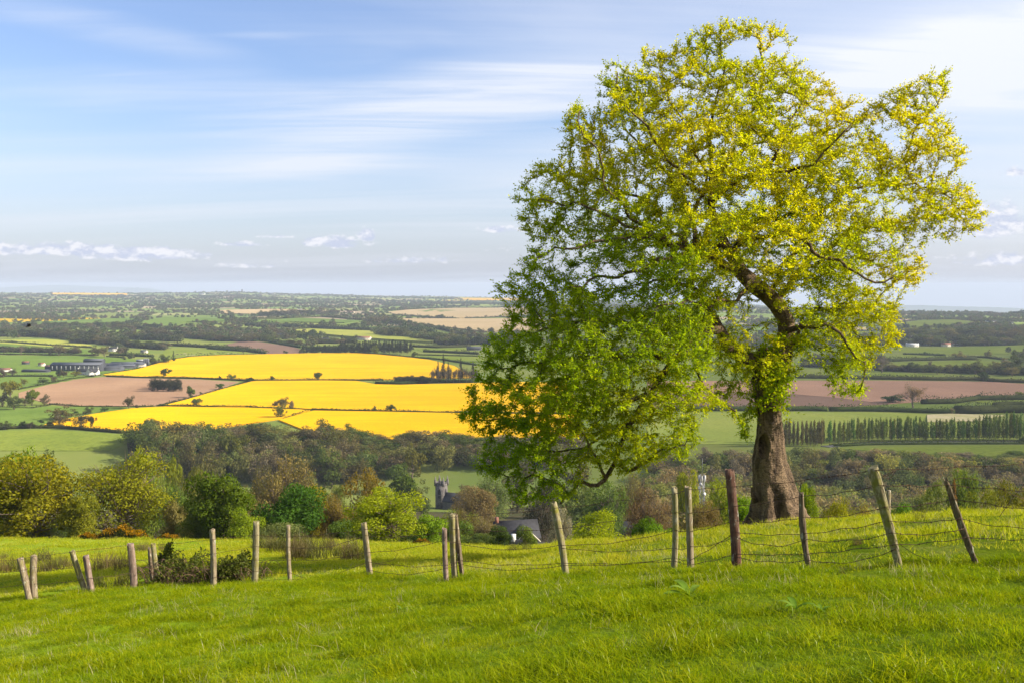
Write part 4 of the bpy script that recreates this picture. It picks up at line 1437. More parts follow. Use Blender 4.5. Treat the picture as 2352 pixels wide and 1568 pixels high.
def mast():
    d = 330.0
    b = at(1612, 1161, d)
    gz = float(T(b[0], d))
    top = at(1612, 1088, d)[2]
    H_ = top - gz
    root = empty('telecom_mast', (b[0], d, gz))
    lg = 0.62
    cs = [(lg, lg), (-lg, lg), (-lg, -lg), (lg, -lg)]
    for cx, cy_ in cs:
        MB().tube([(cx * 1.6, cy_ * 1.6, 0), (cx, cy_, H_)], 0.09, 5).build('leg', M['steel'], root)
    br = MB()
    n = int(H_ / 1.3)
    for k in range(n):
        za, zb = H_ * k / n, H_ * (k + 1) / n
        fa, fb = 1.6 - 0.6 * k / n, 1.6 - 0.6 * (k + 1) / n
        for q in range(4):
            a, b_ = cs[q], cs[(q + 1) % 4]
            br.tube([(a[0] * fa, a[1] * fa, za), (b_[0] * fb, b_[1] * fb, zb)], 0.05, 4)
            br.tube([(a[0] * fa, a[1] * fa, za), (b_[0] * fa, b_[1] * fa, za)], 0.05, 4)
    br.build('bracing', M['steel'], root)
    MB().tube([(0, 0, H_ - 0.5), (0, 0, H_ + 5.5)], [0.07, 0.04], 5).build('spike', M['steel'], root)
    for k, (zz, a) in enumerate(((H_ - 1.5, 0.3), (H_ - 1.5, 2.4), (H_ - 1.5, 4.5), (H_ - 5.0, 1.2), (H_ - 5.0, 3.6))):
        MB().box((math.cos(a) * 1.15, math.sin(a) * 1.15, zz), (0.34, 0.34, 2.0), a).build('antenna', M['white_wall'], root)
    for zz, a in ((H_ - 3.2, 4.2), (H_ - 6.5, 5.2)):
        c = np.array([math.cos(a) * 1.2, math.sin(a) * 1.2, zz])
        dv = np.array([math.cos(a), math.sin(a), 0])
        MB().tube([c - dv * 0.25, c, c + dv * 0.2], [0.15, 0.55, 0.6], 12).build('dish', M['white_wall'], root)
    MB().box((3.0, 0.5, 1.2), (2.6, 2.0, 2.6)).build('cabinet', M['white_wall'], root)
    tag(root, 'grey lattice telecom mast with white antennas left of the beech trunk', 'mast')


mast()


def skyline_tower():
    d = 10800.0
    for px, top, wd, lb, nm in ((556, 664.5, 16, 'tiny dark tower on the far skyline', 'tower'),):
        b = at(px, top, d)
        gz = float(T(b[0], d))
        o = empty(nm, (b[0], d, gz))
        MB().tube([(0, 0, -5), (0, 0, (b[2] - gz) * 0.9)], [wd / 2, wd / 2.2], 8).build('shaft', M['stone_dark'], o)
        MB().tube([(0, 0, (b[2] - gz) * 0.9), (0, 0, b[2] - gz)], [wd / 1.9, wd / 2.6], 8).build('parapet', M['stone_dark'], o)
        tag(o, lb, 'tower')
    for px, py, dd, hh, lb in ((417, 700, 5200, 34, 'thin far pylon left of the skyline tower'), (304, 530 * 0.252 + 639.7, 2150, 20, 'thin pole in the trees left of centre')):
        b = hit(px, py + 6)
        o = empty('pylon', b)
        MB().tube([(0, 0, 0), (0, 0, hh)], [0.9, 0.4] if hh > 25 else [0.25, 0.15], 5).build('pole', M['steel'], o)
        MB().box((0, 0, hh * 0.9), (hh * 0.2, 0.5, 0.5)).build('crossarm', M['steel'], o)
        tag(o, lb, 'pylon')


skyline_tower()

def nth(k):
    return '%d%s' % (k, 'th' if 10 <= k % 100 <= 20 else {1: 'st', 2: 'nd', 3: 'rd'}.get(k % 10, 'th'))



# ------------------------------------------------------------------ trees along the lower edge of the hill field
NEAR = [
    # cx, top, width, depth, style, colour, label
    (30, 1018, 130, 150, 'round', BRIGHT, 'bright green tree peeping over the olive oak at the left edge'),
    (80, 1036, 250, 116, 'oak', OLIVE, 'olive yellow oak with pale crooked trunk at the left edge'),
    (-70, 1050, 200, 118, 'oak', OLIVE, 'olive oak cut by the left edge of the picture'),
    (275, 1036, 225, 122, 'airy', (0.150, 0.170, 0.014), 'broad olive green tree behind the gorse'),
    (172, 1140, 110, 114, 'bush', (0.150, 0.150, 0.016), 'olive undergrowth between the two left trees'),
    (335, 1010, 80, 210, 'round', YGREEN, 'light green tree behind the broad olive tree'),
    (365, 1062, 100, 190, 'airy', (0.13, 0.18, 0.03), 'pale green sapling right of the broad olive tree'),
    (410, 1110, 90, 150, 'airy', MID, 'dull green tree between the olive tree and the dark sycamore'),
    (408, 1150, 80, 121, 'bush', BROWN, 'greyish brown shrub right of the gorse'),
    (455, 1140, 80, 117, 'bush', (0.12, 0.16, 0.03), 'leafy green shrub left of the dark sycamore'),
    (515, 1070, 165, 116, 'round', DEEP, 'tall deep green sycamore behind the bramble heap'),
    (560, 1155, 80, 112, 'bush', BRIGHT, 'bright leafy skirt right of the deep green sycamore'),
    (632, 1058, 170, 250, 'airy', BROWN, 'brown twiggy tree behind the two dark sycamores'),
    (668, 1098, 165, 118, 'round', (0.045, 0.105, 0.018), 'dark green sycamore left of the golden tree'),
    (640, 1185, 110, 112, 'bush', SAGE, 'grey green thorn bush under the dark sycamore'),
    (738, 1103, 75, 140, 'round', GOLD, 'golden leaved tree between dark sycamore and rusty tree'),
    (775, 1135, 100, 124, 'airy', RUST, 'rusty brown shrub left of the yellow hawthorn'),
    (838, 1072, 120, 190, 'oak', RUST, 'rusty brown round topped tree behind the yellow hawthorn'),
    (800, 1170, 110, 120, 'bush', MID, 'dull green shrub left of the hawthorn trunk'),
    (900, 1112, 180, 108, 'oak', YGREEN, 'yellow green hawthorn with forked trunk at the field edge'),
    (985, 1150, 90, 120, 'bush', (0.13, 0.20, 0.015), 'green thicket right of the yellow hawthorn'),
    (1066, 1165, 110, 135, 'airy', (0.15, 0.17, 0.03), 'olive twiggy tree right below the church tower'),
    (1115, 1180, 80, 130, 'airy', TAUPE, 'taupe twiggy shrub left of the slate roofed cottage'),
    (1040, 1195, 90, 112, 'bush', MID, 'low green shrub under the olive twiggy tree'),
    (1110, 1215, 80, 104, 'bush', (0.07, 0.10, 0.03), 'low dull shrub at the field edge left of the cottage'),
    (1158, 1206, 64, 96, 'bush', DARK, 'dark rounded shrub in front of the cottage'),
    (1216, 1206, 60, 96, 'bush', MID, 'green rounded shrub right in front of the cottage'),
    (1248, 1108, 85, 240, 'airy', (0.050, 0.055, 0.045), 'dark grey green spreading tree under the beech boughs'),
    (1290, 1168, 70, 180, 'airy', (0.24, 0.22, 0.19), 'pale blossoming shrub right of the dark spreading tree'),
    (1130, 1085, 110, 380, 'airy', SAGE, 'sage green tree right of the church tower'),
    (1095, 1108, 105, 330, 'oak', (0.17, 0.13, 0.07), 'pinkish brown rounded tree beside the church tower'),
    (1368, 1172, 125, 84, 'oak', YGREEN, 'yellow green rounded bush below the beech boughs'),
    (1475, 1190, 80, 76, 'bush', (0.07, 0.12, 0.012), 'dark green low bush beside the yellow green bush'),
    (1515, 1170, 100, 72, 'bush', (0.085, 0.155, 0.014), 'glossy green bush left of the paired posts'),
    (1620, 1150, 95, 62, 'airy', (0.16, 0.115, 0.06), 'reddish brown twiggy bush left of the beech trunk'),
    (1712, 1110, 80, 58, 'bush', (0.12, 0.19, 0.015), 'bright green bush hugging the beech trunk'),
    (1660, 1085, 80, 200, 'round', YGREEN, 'light green tree right of the telecom mast'),
    (1575, 1080, 70, 260, 'round', YGREEN, 'light green tree left of the telecom mast'),
    (1490, 1120, 110, 170, 'airy', (0.10, 0.075, 0.05), 'dark brown bare shrub behind the paired posts'),
    (1400, 1092, 110, 280, 'oak', MID, 'dull green tree behind the lowest beech bough'),
    (1450, 1085, 90, 330, 'airy', BROWN, 'brown tree behind the lowest beech bough'),
    (1330, 1095, 90, 300, 'round', SAGE, 'sage tree left behind the lowest beech bough'),
    (1850, 1110, 60, 80, 'round', BRIGHT, 'bright green young tree right of the beech trunk'),
    (1872, 1170, 60, 60, 'bush', (0.13, 0.18, 0.015), 'low bright green shrub at the beech roots'),
    (1905, 1150, 85, 100, 'bush', OLIVE, 'olive shrub right of the beech'),
    (1975, 1155, 75, 105, 'airy', (0.18, 0.15, 0.03), 'golden olive shrub left of the big leaning post'),
    (1945, 1140, 70, 160, 'airy', OLIVE, 'olive twiggy tree behind the golden olive shrub'),
    (2066, 1120, 70, 85, 'bush', (0.075, 0.155, 0.02), 'fresh green bush right of the big leaning post'),
    (2137, 1100, 85, 92, 'oak', SAGE, 'small sage tree with visible trunk left of the rotten post'),
    (2212, 1077, 80, 160, 'round', MID, 'rounded green tree behind the rotten post'),
    (2192, 1112, 40, 150, 'conifer', (0.15, 0.085, 0.035), 'rust coloured narrow shrub behind the rotten post'),
    (2262, 1107, 90, 140, 'oak', (0.125, 0.135, 0.018), 'olive rounded tree right of the rotten post'),
    (2320, 1095, 100, 130, 'oak', (0.115, 0.125, 0.02), 'olive rounded tree at the right edge'),
    (2400, 1090, 120, 120, 'oak', (0.115, 0.125, 0.02), 'olive tree cut by the right edge'),
    (2190, 1165, 60, 75, 'bush', SAGE, 'low sage shrub at the field edge behind the rotten post'),
]
MORE = ['olive', 'green', 'dull green', 'brown']
_r = random.Random(4)
for k in range(26):
    cx = -40 + k * 44 + _r.uniform(-12, 12)
    if 185 < cx < 400: continue
    q = _r.randrange(4)
    NEAR.append((cx, _r.uniform(1168, 1205), _r.uniform(60, 105), _r.uniform(118, 150), _r.choice(['airy', 'bush', 'airy']), ((0.14, 0.14, 0.02), (0.09, 0.14, 0.02), (0.07, 0.095, 0.025), (0.12, 0.10, 0.045))[q], 'low %s undergrowth, %s clump from the left below the field edge' % (MORE[q], nth(k + 1))))
for (cx, ty, w_, d, st, c, lb) in NEAR:
    c = tuple(q * 1.30 for q in c)
    lib_near = st in PN
    tree_px('shrub' if st == 'bush' else 'tree', cx, ty, w_, d, st, c, lb, near=lib_near, cat='shrub' if st == 'bush' else 'tree', leaves='foliage' if st == 'bush' else 'crown')


# ------------------------------------------------------------------ gorse in flower
def gorse(cx, topy, wpx, depth, label, seed):
    r = np.random.default_rng(seed)
    p = at(cx, 1232, depth)
    gz = float(T(p[0], depth))
    top = at(cx, topy, depth)[2] - gz
    wd = wpx / F_PIX * depth
    root = empty('gorse_bush', (p[0], depth, gz))
    n = 4200
    a = r.uniform(-1, 1, n); b = r.uniform(-0.5, 0.5, n)
    hh = top * (1 - a ** 2) ** 0.75 * (0.85 + 0.15 * np.sin(a * 9 + seed))
    f = r.uniform(0, 1, n) ** 0.45
    c = np.stack([a * wd / 2, b * wd * 0.35, hh * f], 1)
    nr = dirs(n, r); dr = dirs(n, r) + np.array([0, 0, 0.8])
    lf = f < 0.84 + 0.2 * r.uniform(-1, 1, n)
    g = MB(); g.cards(c[lf], dr[lf], nr[lf], 0.22, 0.10, r.uniform(0, 1, lf.sum())); o = g.build('foliage', M['foliage'], root); o.color = (0.055, 0.07, 0.02, 1)
    fl = ~lf
    g = MB(); g.cards(c[fl], dr[fl], nr[fl], 0.19, 0.15, r.uniform(0, 1, fl.sum())); o = g.build('blossom', M['foliage'], root); o.color = (0.30, 0.165, 0.008, 1)
    o['kind'] = 'stuff'
    g = MB()
    for k in range(14):
        e = np.array([r.uniform(-0.45, 0.45) * wd, r.uniform(-0.1, 0.1) * wd, top * 0.5])
        g.tube([(e[0] * 0.3, e[1] * 0.3, -0.2), e], [0.04, 0.01], 4)
    g.build('stem', M['bark'], root)
    tag(root, label, 'shrub')


gorse(278, 1205, 120, 110, 'large gorse bush with orange yellow blossom under the olive trees', 1)
gorse(200, 1224, 50, 109, 'small gorse bush left of the large gorse', 2)
gorse(385, 1226, 60, 109, 'low gorse bush right of the large gorse', 3)
gorse(968, 1238, 42, 98, 'small orange gorse at the field edge right of the hawthorn', 4)

# ------------------------------------------------------------------ woods
def hue(c):
    r_, g_, b_ = c
    if r_ > g_ * 1.12: return 'brown' if r_ > 0.12 else 'dark brown'
    if r_ > g_ * 0.95: return 'tan' if b_ > 0.05 else 'olive'
    if g_ < 0.075: return 'dark green'
    return 'pale green' if b_ > 0.065 else 'green'


WOODS = []
WOODCOL = [(BROWN, 'wood'), (TAUPE, 'wood'), ((0.075, 0.10, 0.028), 'wood'), (DARK, 'round'), (MID, 'wood'), ((0.12, 0.12, 0.035), 'wood'), ((0.10, 0.085, 0.05), 'wood'), ((0.085, 0.105, 0.03), 'oak'), ((0.06, 0.07, 0.03), 'wood')]


def wood_left():
    xs = [290, 340, 400, 450, 520, 600, 700, 740, 800, 850, 880, 930, 980, 1050, 1110, 1200, 1320]
    ys = [985, 950, 965, 957, 970, 965, 985, 968, 975, 985, 1000, 986, 976, 990, 995, 998, 998]
    lab = 'tree of the mixed brown and green wood below the yellow rapeseed'
    for row, (d, n, x0, x1, dy) in enumerate(((722, 46, 300, 1330, 2), (706, 46, 305, 1320, 13), (690, 44, 320, 1310, 25), (673, 40, 340, 1300, 38), (655, 34, 340, 1100, 52), (638, 26, 300, 830, 66))):
        for k in range(n):
            cx = x0 + (x1 - x0) * (k + 0.5 + random.uniform(-0.35, 0.35)) / n
            ty = np.interp(cx, xs, ys) + dy + random.uniform(-4, 12)
            if row >= 4 and 925 < cx < 1110: continue
            c, st = random.choice(WOODCOL)
            mark = ('above the left meadow', 'at its left end', 'below the pale track', 'above the cabins', 'above the dark hut', 'behind the church', 'behind the beech boughs')[int(np.searchsorted([345, 480, 620, 800, 920, 1050], cx))]
            WOODS.append((cx, ty, random.uniform(38, 62), d + random.uniform(-9, 9), st, c, '%s tree in %s row of wood under rapeseed, %s' % (hue(c), ('back', 'second', 'third', 'fourth', 'fifth', 'front')[row], mark), 'trees of the wood below the rapeseed'))


wood_left()
for (cx, ty, w_, d, st, c, lb) in (
        (345, 953, 34, 745, 'oak', OLIVE, 'olive crowned tree standing highest at the left end of the wood'),
        (540, 985, 62, 660, 'round', (0.10, 0.12, 0.03), 'rounded olive green tree in front of the left wood'),
        (948, 1012, 52, 655, 'oak', (0.125, 0.125, 0.03), 'domed olive tree at the right edge of the wood'),
        (540, 1030, 46, 640, 'round', SAGE, 'pale green round tree in front of the dark wood'),
        (912, 1052, 52, 620, 'round', MID, 'green round tree beside the valley meadow'),
        (660, 1020, 40, 655, 'round', (0.10, 0.14, 0.03), 'small green tree in the wood edge above the cabins'),
        (700, 1048, 70, 640, 'airy', (0.14, 0.14, 0.04), 'pale olive saplings above the cabins'),
        (760, 1052, 70, 635, 'airy', (0.15, 0.13, 0.06), 'pale tan saplings right above the cabins'),
        (820, 1052, 70, 640, 'airy', (0.15, 0.13, 0.06), 'pale tan saplings left of the dark hut'),
        (925, 1085, 70, 500, 'round', DEEP, 'dark green tree left of the church tower'),
        (958, 1100, 50, 560, 'oak', SAGE, 'sage green tree touching the church tower'),
        (968, 1150, 46, 470, 'airy', MID, 'dull green tree at the foot of the church tower'),
        (1072, 1116, 52, 560, 'airy', (0.15, 0.12, 0.07), 'brown tree right of the church tower'),
        (470, 1052, 60, 400, 'airy', BROWN, 'brown twiggy tree above the deep green sycamore'),
        (430, 1068, 80, 330, 'oak', (0.14, 0.15, 0.03), 'olive tree left above the deep green sycamore'),
        (395, 1040, 40, 420, 'round', YGREEN, 'small light green tree left of the pale green round tree'),
        (590, 1080, 80, 300, 'airy', BROWN, 'brown twiggy tree between the dark sycamores'),
        (720, 1078, 70, 420, 'airy', SAGE, 'pale flowering tree below the cabins'),
        (700, 1095, 90, 330, 'airy', BROWN, 'brown tree behind the golden tree'),
        (770, 1105, 60, 360, 'round', (0.13, 0.16, 0.03), 'green tree left of the rusty round topped tree'),
        (20, 1045, 90, 330, 'round', BRIGHT, 'bright green crown behind the left edge trees'),
        (130, 1030, 80, 420, 'airy', SAGE, 'pale green crown behind the olive oak'),
        (1260, 1075, 80, 430, 'oak', MID, 'green tree seen through the low beech boughs'),
        (1330, 1050, 90, 520, 'airy', BROWN, 'brown tree seen through the low beech boughs'),
        (1190, 1060, 90, 480, 'airy', TAUPE, 'taupe tree left of the low beech boughs')):
    tree_px('tree', cx, ty, w_, d, st, c, lb, near=d < 400, cat='tree')


def wood_right():
    r = random.Random(12)
    lab = 'tree of the brown and pale green wood right of the beech trunk'
    placed = 0
    for (d, n) in ((655, 34), (638, 34), (620, 33), (600, 32), (580, 31), (556, 30), (530, 28), (502, 26), (472, 24), (440, 22), (405, 20), (368, 18), (330, 16), (290, 14), (250, 12), (205, 9)):
        for k in range(n):
            cx = 1490 + (2400 - 1490) * (k + 0.5 + r.uniform(-0.4, 0.4)) / n
            lim = np.interp(cx, [1490, 1600, 1800, 2000, 2100, 2200, 2352, 2500], [1062, 1022, 1027, 1029, 1034, 1040, 1048, 1050])
            rx, _ = ray(cx, 1000)
            gz = float(T(rx * d, d))
            hgt = r.uniform(10, 17) * (0.8 if d < 300 else 1.0)
            py = proj((rx * d, d, gz + hgt))[1]
            ty = max(py, lim + r.uniform(0, 8))
            if ty > 1185: continue
            c, st = r.choice([((0.22, 0.185, 0.10), 'wood'), ((0.20, 0.165, 0.11), 'wood'), ((0.25, 0.22, 0.11), 'wood'), ((0.24, 0.25, 0.08), 'wood'), ((0.19, 0.22, 0.08), 'wood'), ((0.21, 0.23, 0.06), 'oak'), ((0.14, 0.17, 0.05), 'wood'), ((0.27, 0.22, 0.13), 'wood'), ((0.19, 0.15, 0.095), 'wood')])
            mark = ('behind the beech boughs', 'beside the mast', 'behind the trunk', 'under the bare poplars', 'under the long poplar row', 'behind the leaning post', 'behind the rotten post', 'at the right edge')[int(np.searchsorted([1560, 1680, 1810, 1900, 2000, 2110, 2250], cx))]
            band = 'far edge' if d > 610 else ('upper slope' if d > 520 else ('middle' if d > 400 else ('lower slope' if d > 280 else 'near edge')))
            WOODS.append((cx, ty, r.uniform(36, 60) * 640 / d * (0.8 if d < 400 else 1.0), d + r.uniform(-10, 10), st, c, '%s tree on %s of right hand wood, %s' % (hue(c), band, mark), 'trees of the wood right of the beech'))
            placed += 1


wood_right()


def plant_woods():
    WOODS.sort(key=lambda q: -q[2] * (1.0 + 0.3 * (q[3] < 560)))
    for (cx, ty, wpx, d, st, c, lb, grp) in WOODS[:290]:
        tree_px('woodland_tree', cx, ty, wpx, d, st, c, lb, group=grp)
    rest = WOODS[290:]
    wm = foliage_random('woodland_leaves', [BROWN, (0.18, 0.15, 0.10), (0.10, 0.125, 0.035), MID, (0.19, 0.19, 0.06), (0.15, 0.12, 0.07), (0.18, 0.19, 0.055), SAGE], 0.35)
    kinds = []
    for _, lm in PF['wood']:
        me = lm.copy()
        me.materials[0] = wm
        kinds.append(me)
    P_, S_ = [], []
    for (cx, ty, wpx, d, st, c, lb, grp) in rest:
        top = at(cx, ty, d)
        z = float(T(top[0], d))
        w_ = wpx / F_PIX * d * 1.25
        P_.append((top[0], d, z - 0.3)); S_.append((w_, w_, max(3.0, top[2] - z) * 1.06))
    m = len(P_)
    scatter('woodland_mass', np.array(P_), np.stack([np.zeros(m), np.zeros(m), rng.uniform(0, 6.28, m)], 1), np.array(S_), rng.integers(0, len(kinds), m), kinds, 'close packed smaller trees filling the two valley woods', 'woodland')


plant_woods()

# ------------------------------------------------------------------ poplars
def poplars():
    lab = 'slender poplar in the long plantation row at right'
    for row, (dv, n) in enumerate(((0, 52), (-26, 44))):
        for k in range(n):
            u = 570 + (2420 - 570) * (k + random.uniform(-0.4, 0.4)) / n
            foot = z3(u, np.interp(u, [560, 900, 1500, 2333, 2500], [1505, 1482, 1476, 1474, 1474]) + dv)
            tv = np.interp(u, [560, 700, 900, 1200, 1420, 1600, 1900, 2200, 2400], [1315, 1300, 1285, 1268, 1290, 1300, 1268, 1248, 1250]) + random.uniform(-18, 40)
            p = hit(*foot)
            if random.random() < 0.05: continue
            tree_px('poplar_tree', foot[0] + random.uniform(-1, 1), z3(u, tv)[1], random.uniform(9.5, 17), p[1], 'poplar', (0.080 * random.uniform(0.75, 1.3), 0.130 * random.uniform(0.85, 1.15), 0.032), '%s poplar from the left in the %s line of the long row' % (nth(k + 1), ('front', 'back')[row]), group='poplars of the long row')
    lab = 'bare brownish poplar in the plantation beside the beech trunk'
    for row, dv in enumerate((0, -14, -28)):
        n = 16
        for k in range(n):
            u = -60 + (535 + 60) * (k + random.uniform(-0.3, 0.3)) / n
            foot = z3(u, 1528 + dv)
            p = hit(*foot)
            tree_px('poplar_tree', foot[0], z3(u, 1305 + random.uniform(-8, 25))[1], random.uniform(8, 13), p[1], 'poplar', (0.125, 0.115, 0.055), '%s bare poplar from the left in the %s line beside the beech trunk' % (nth(k + 1), ('front', 'middle', 'back')[row]), group='bare poplars beside the trunk')


poplars()

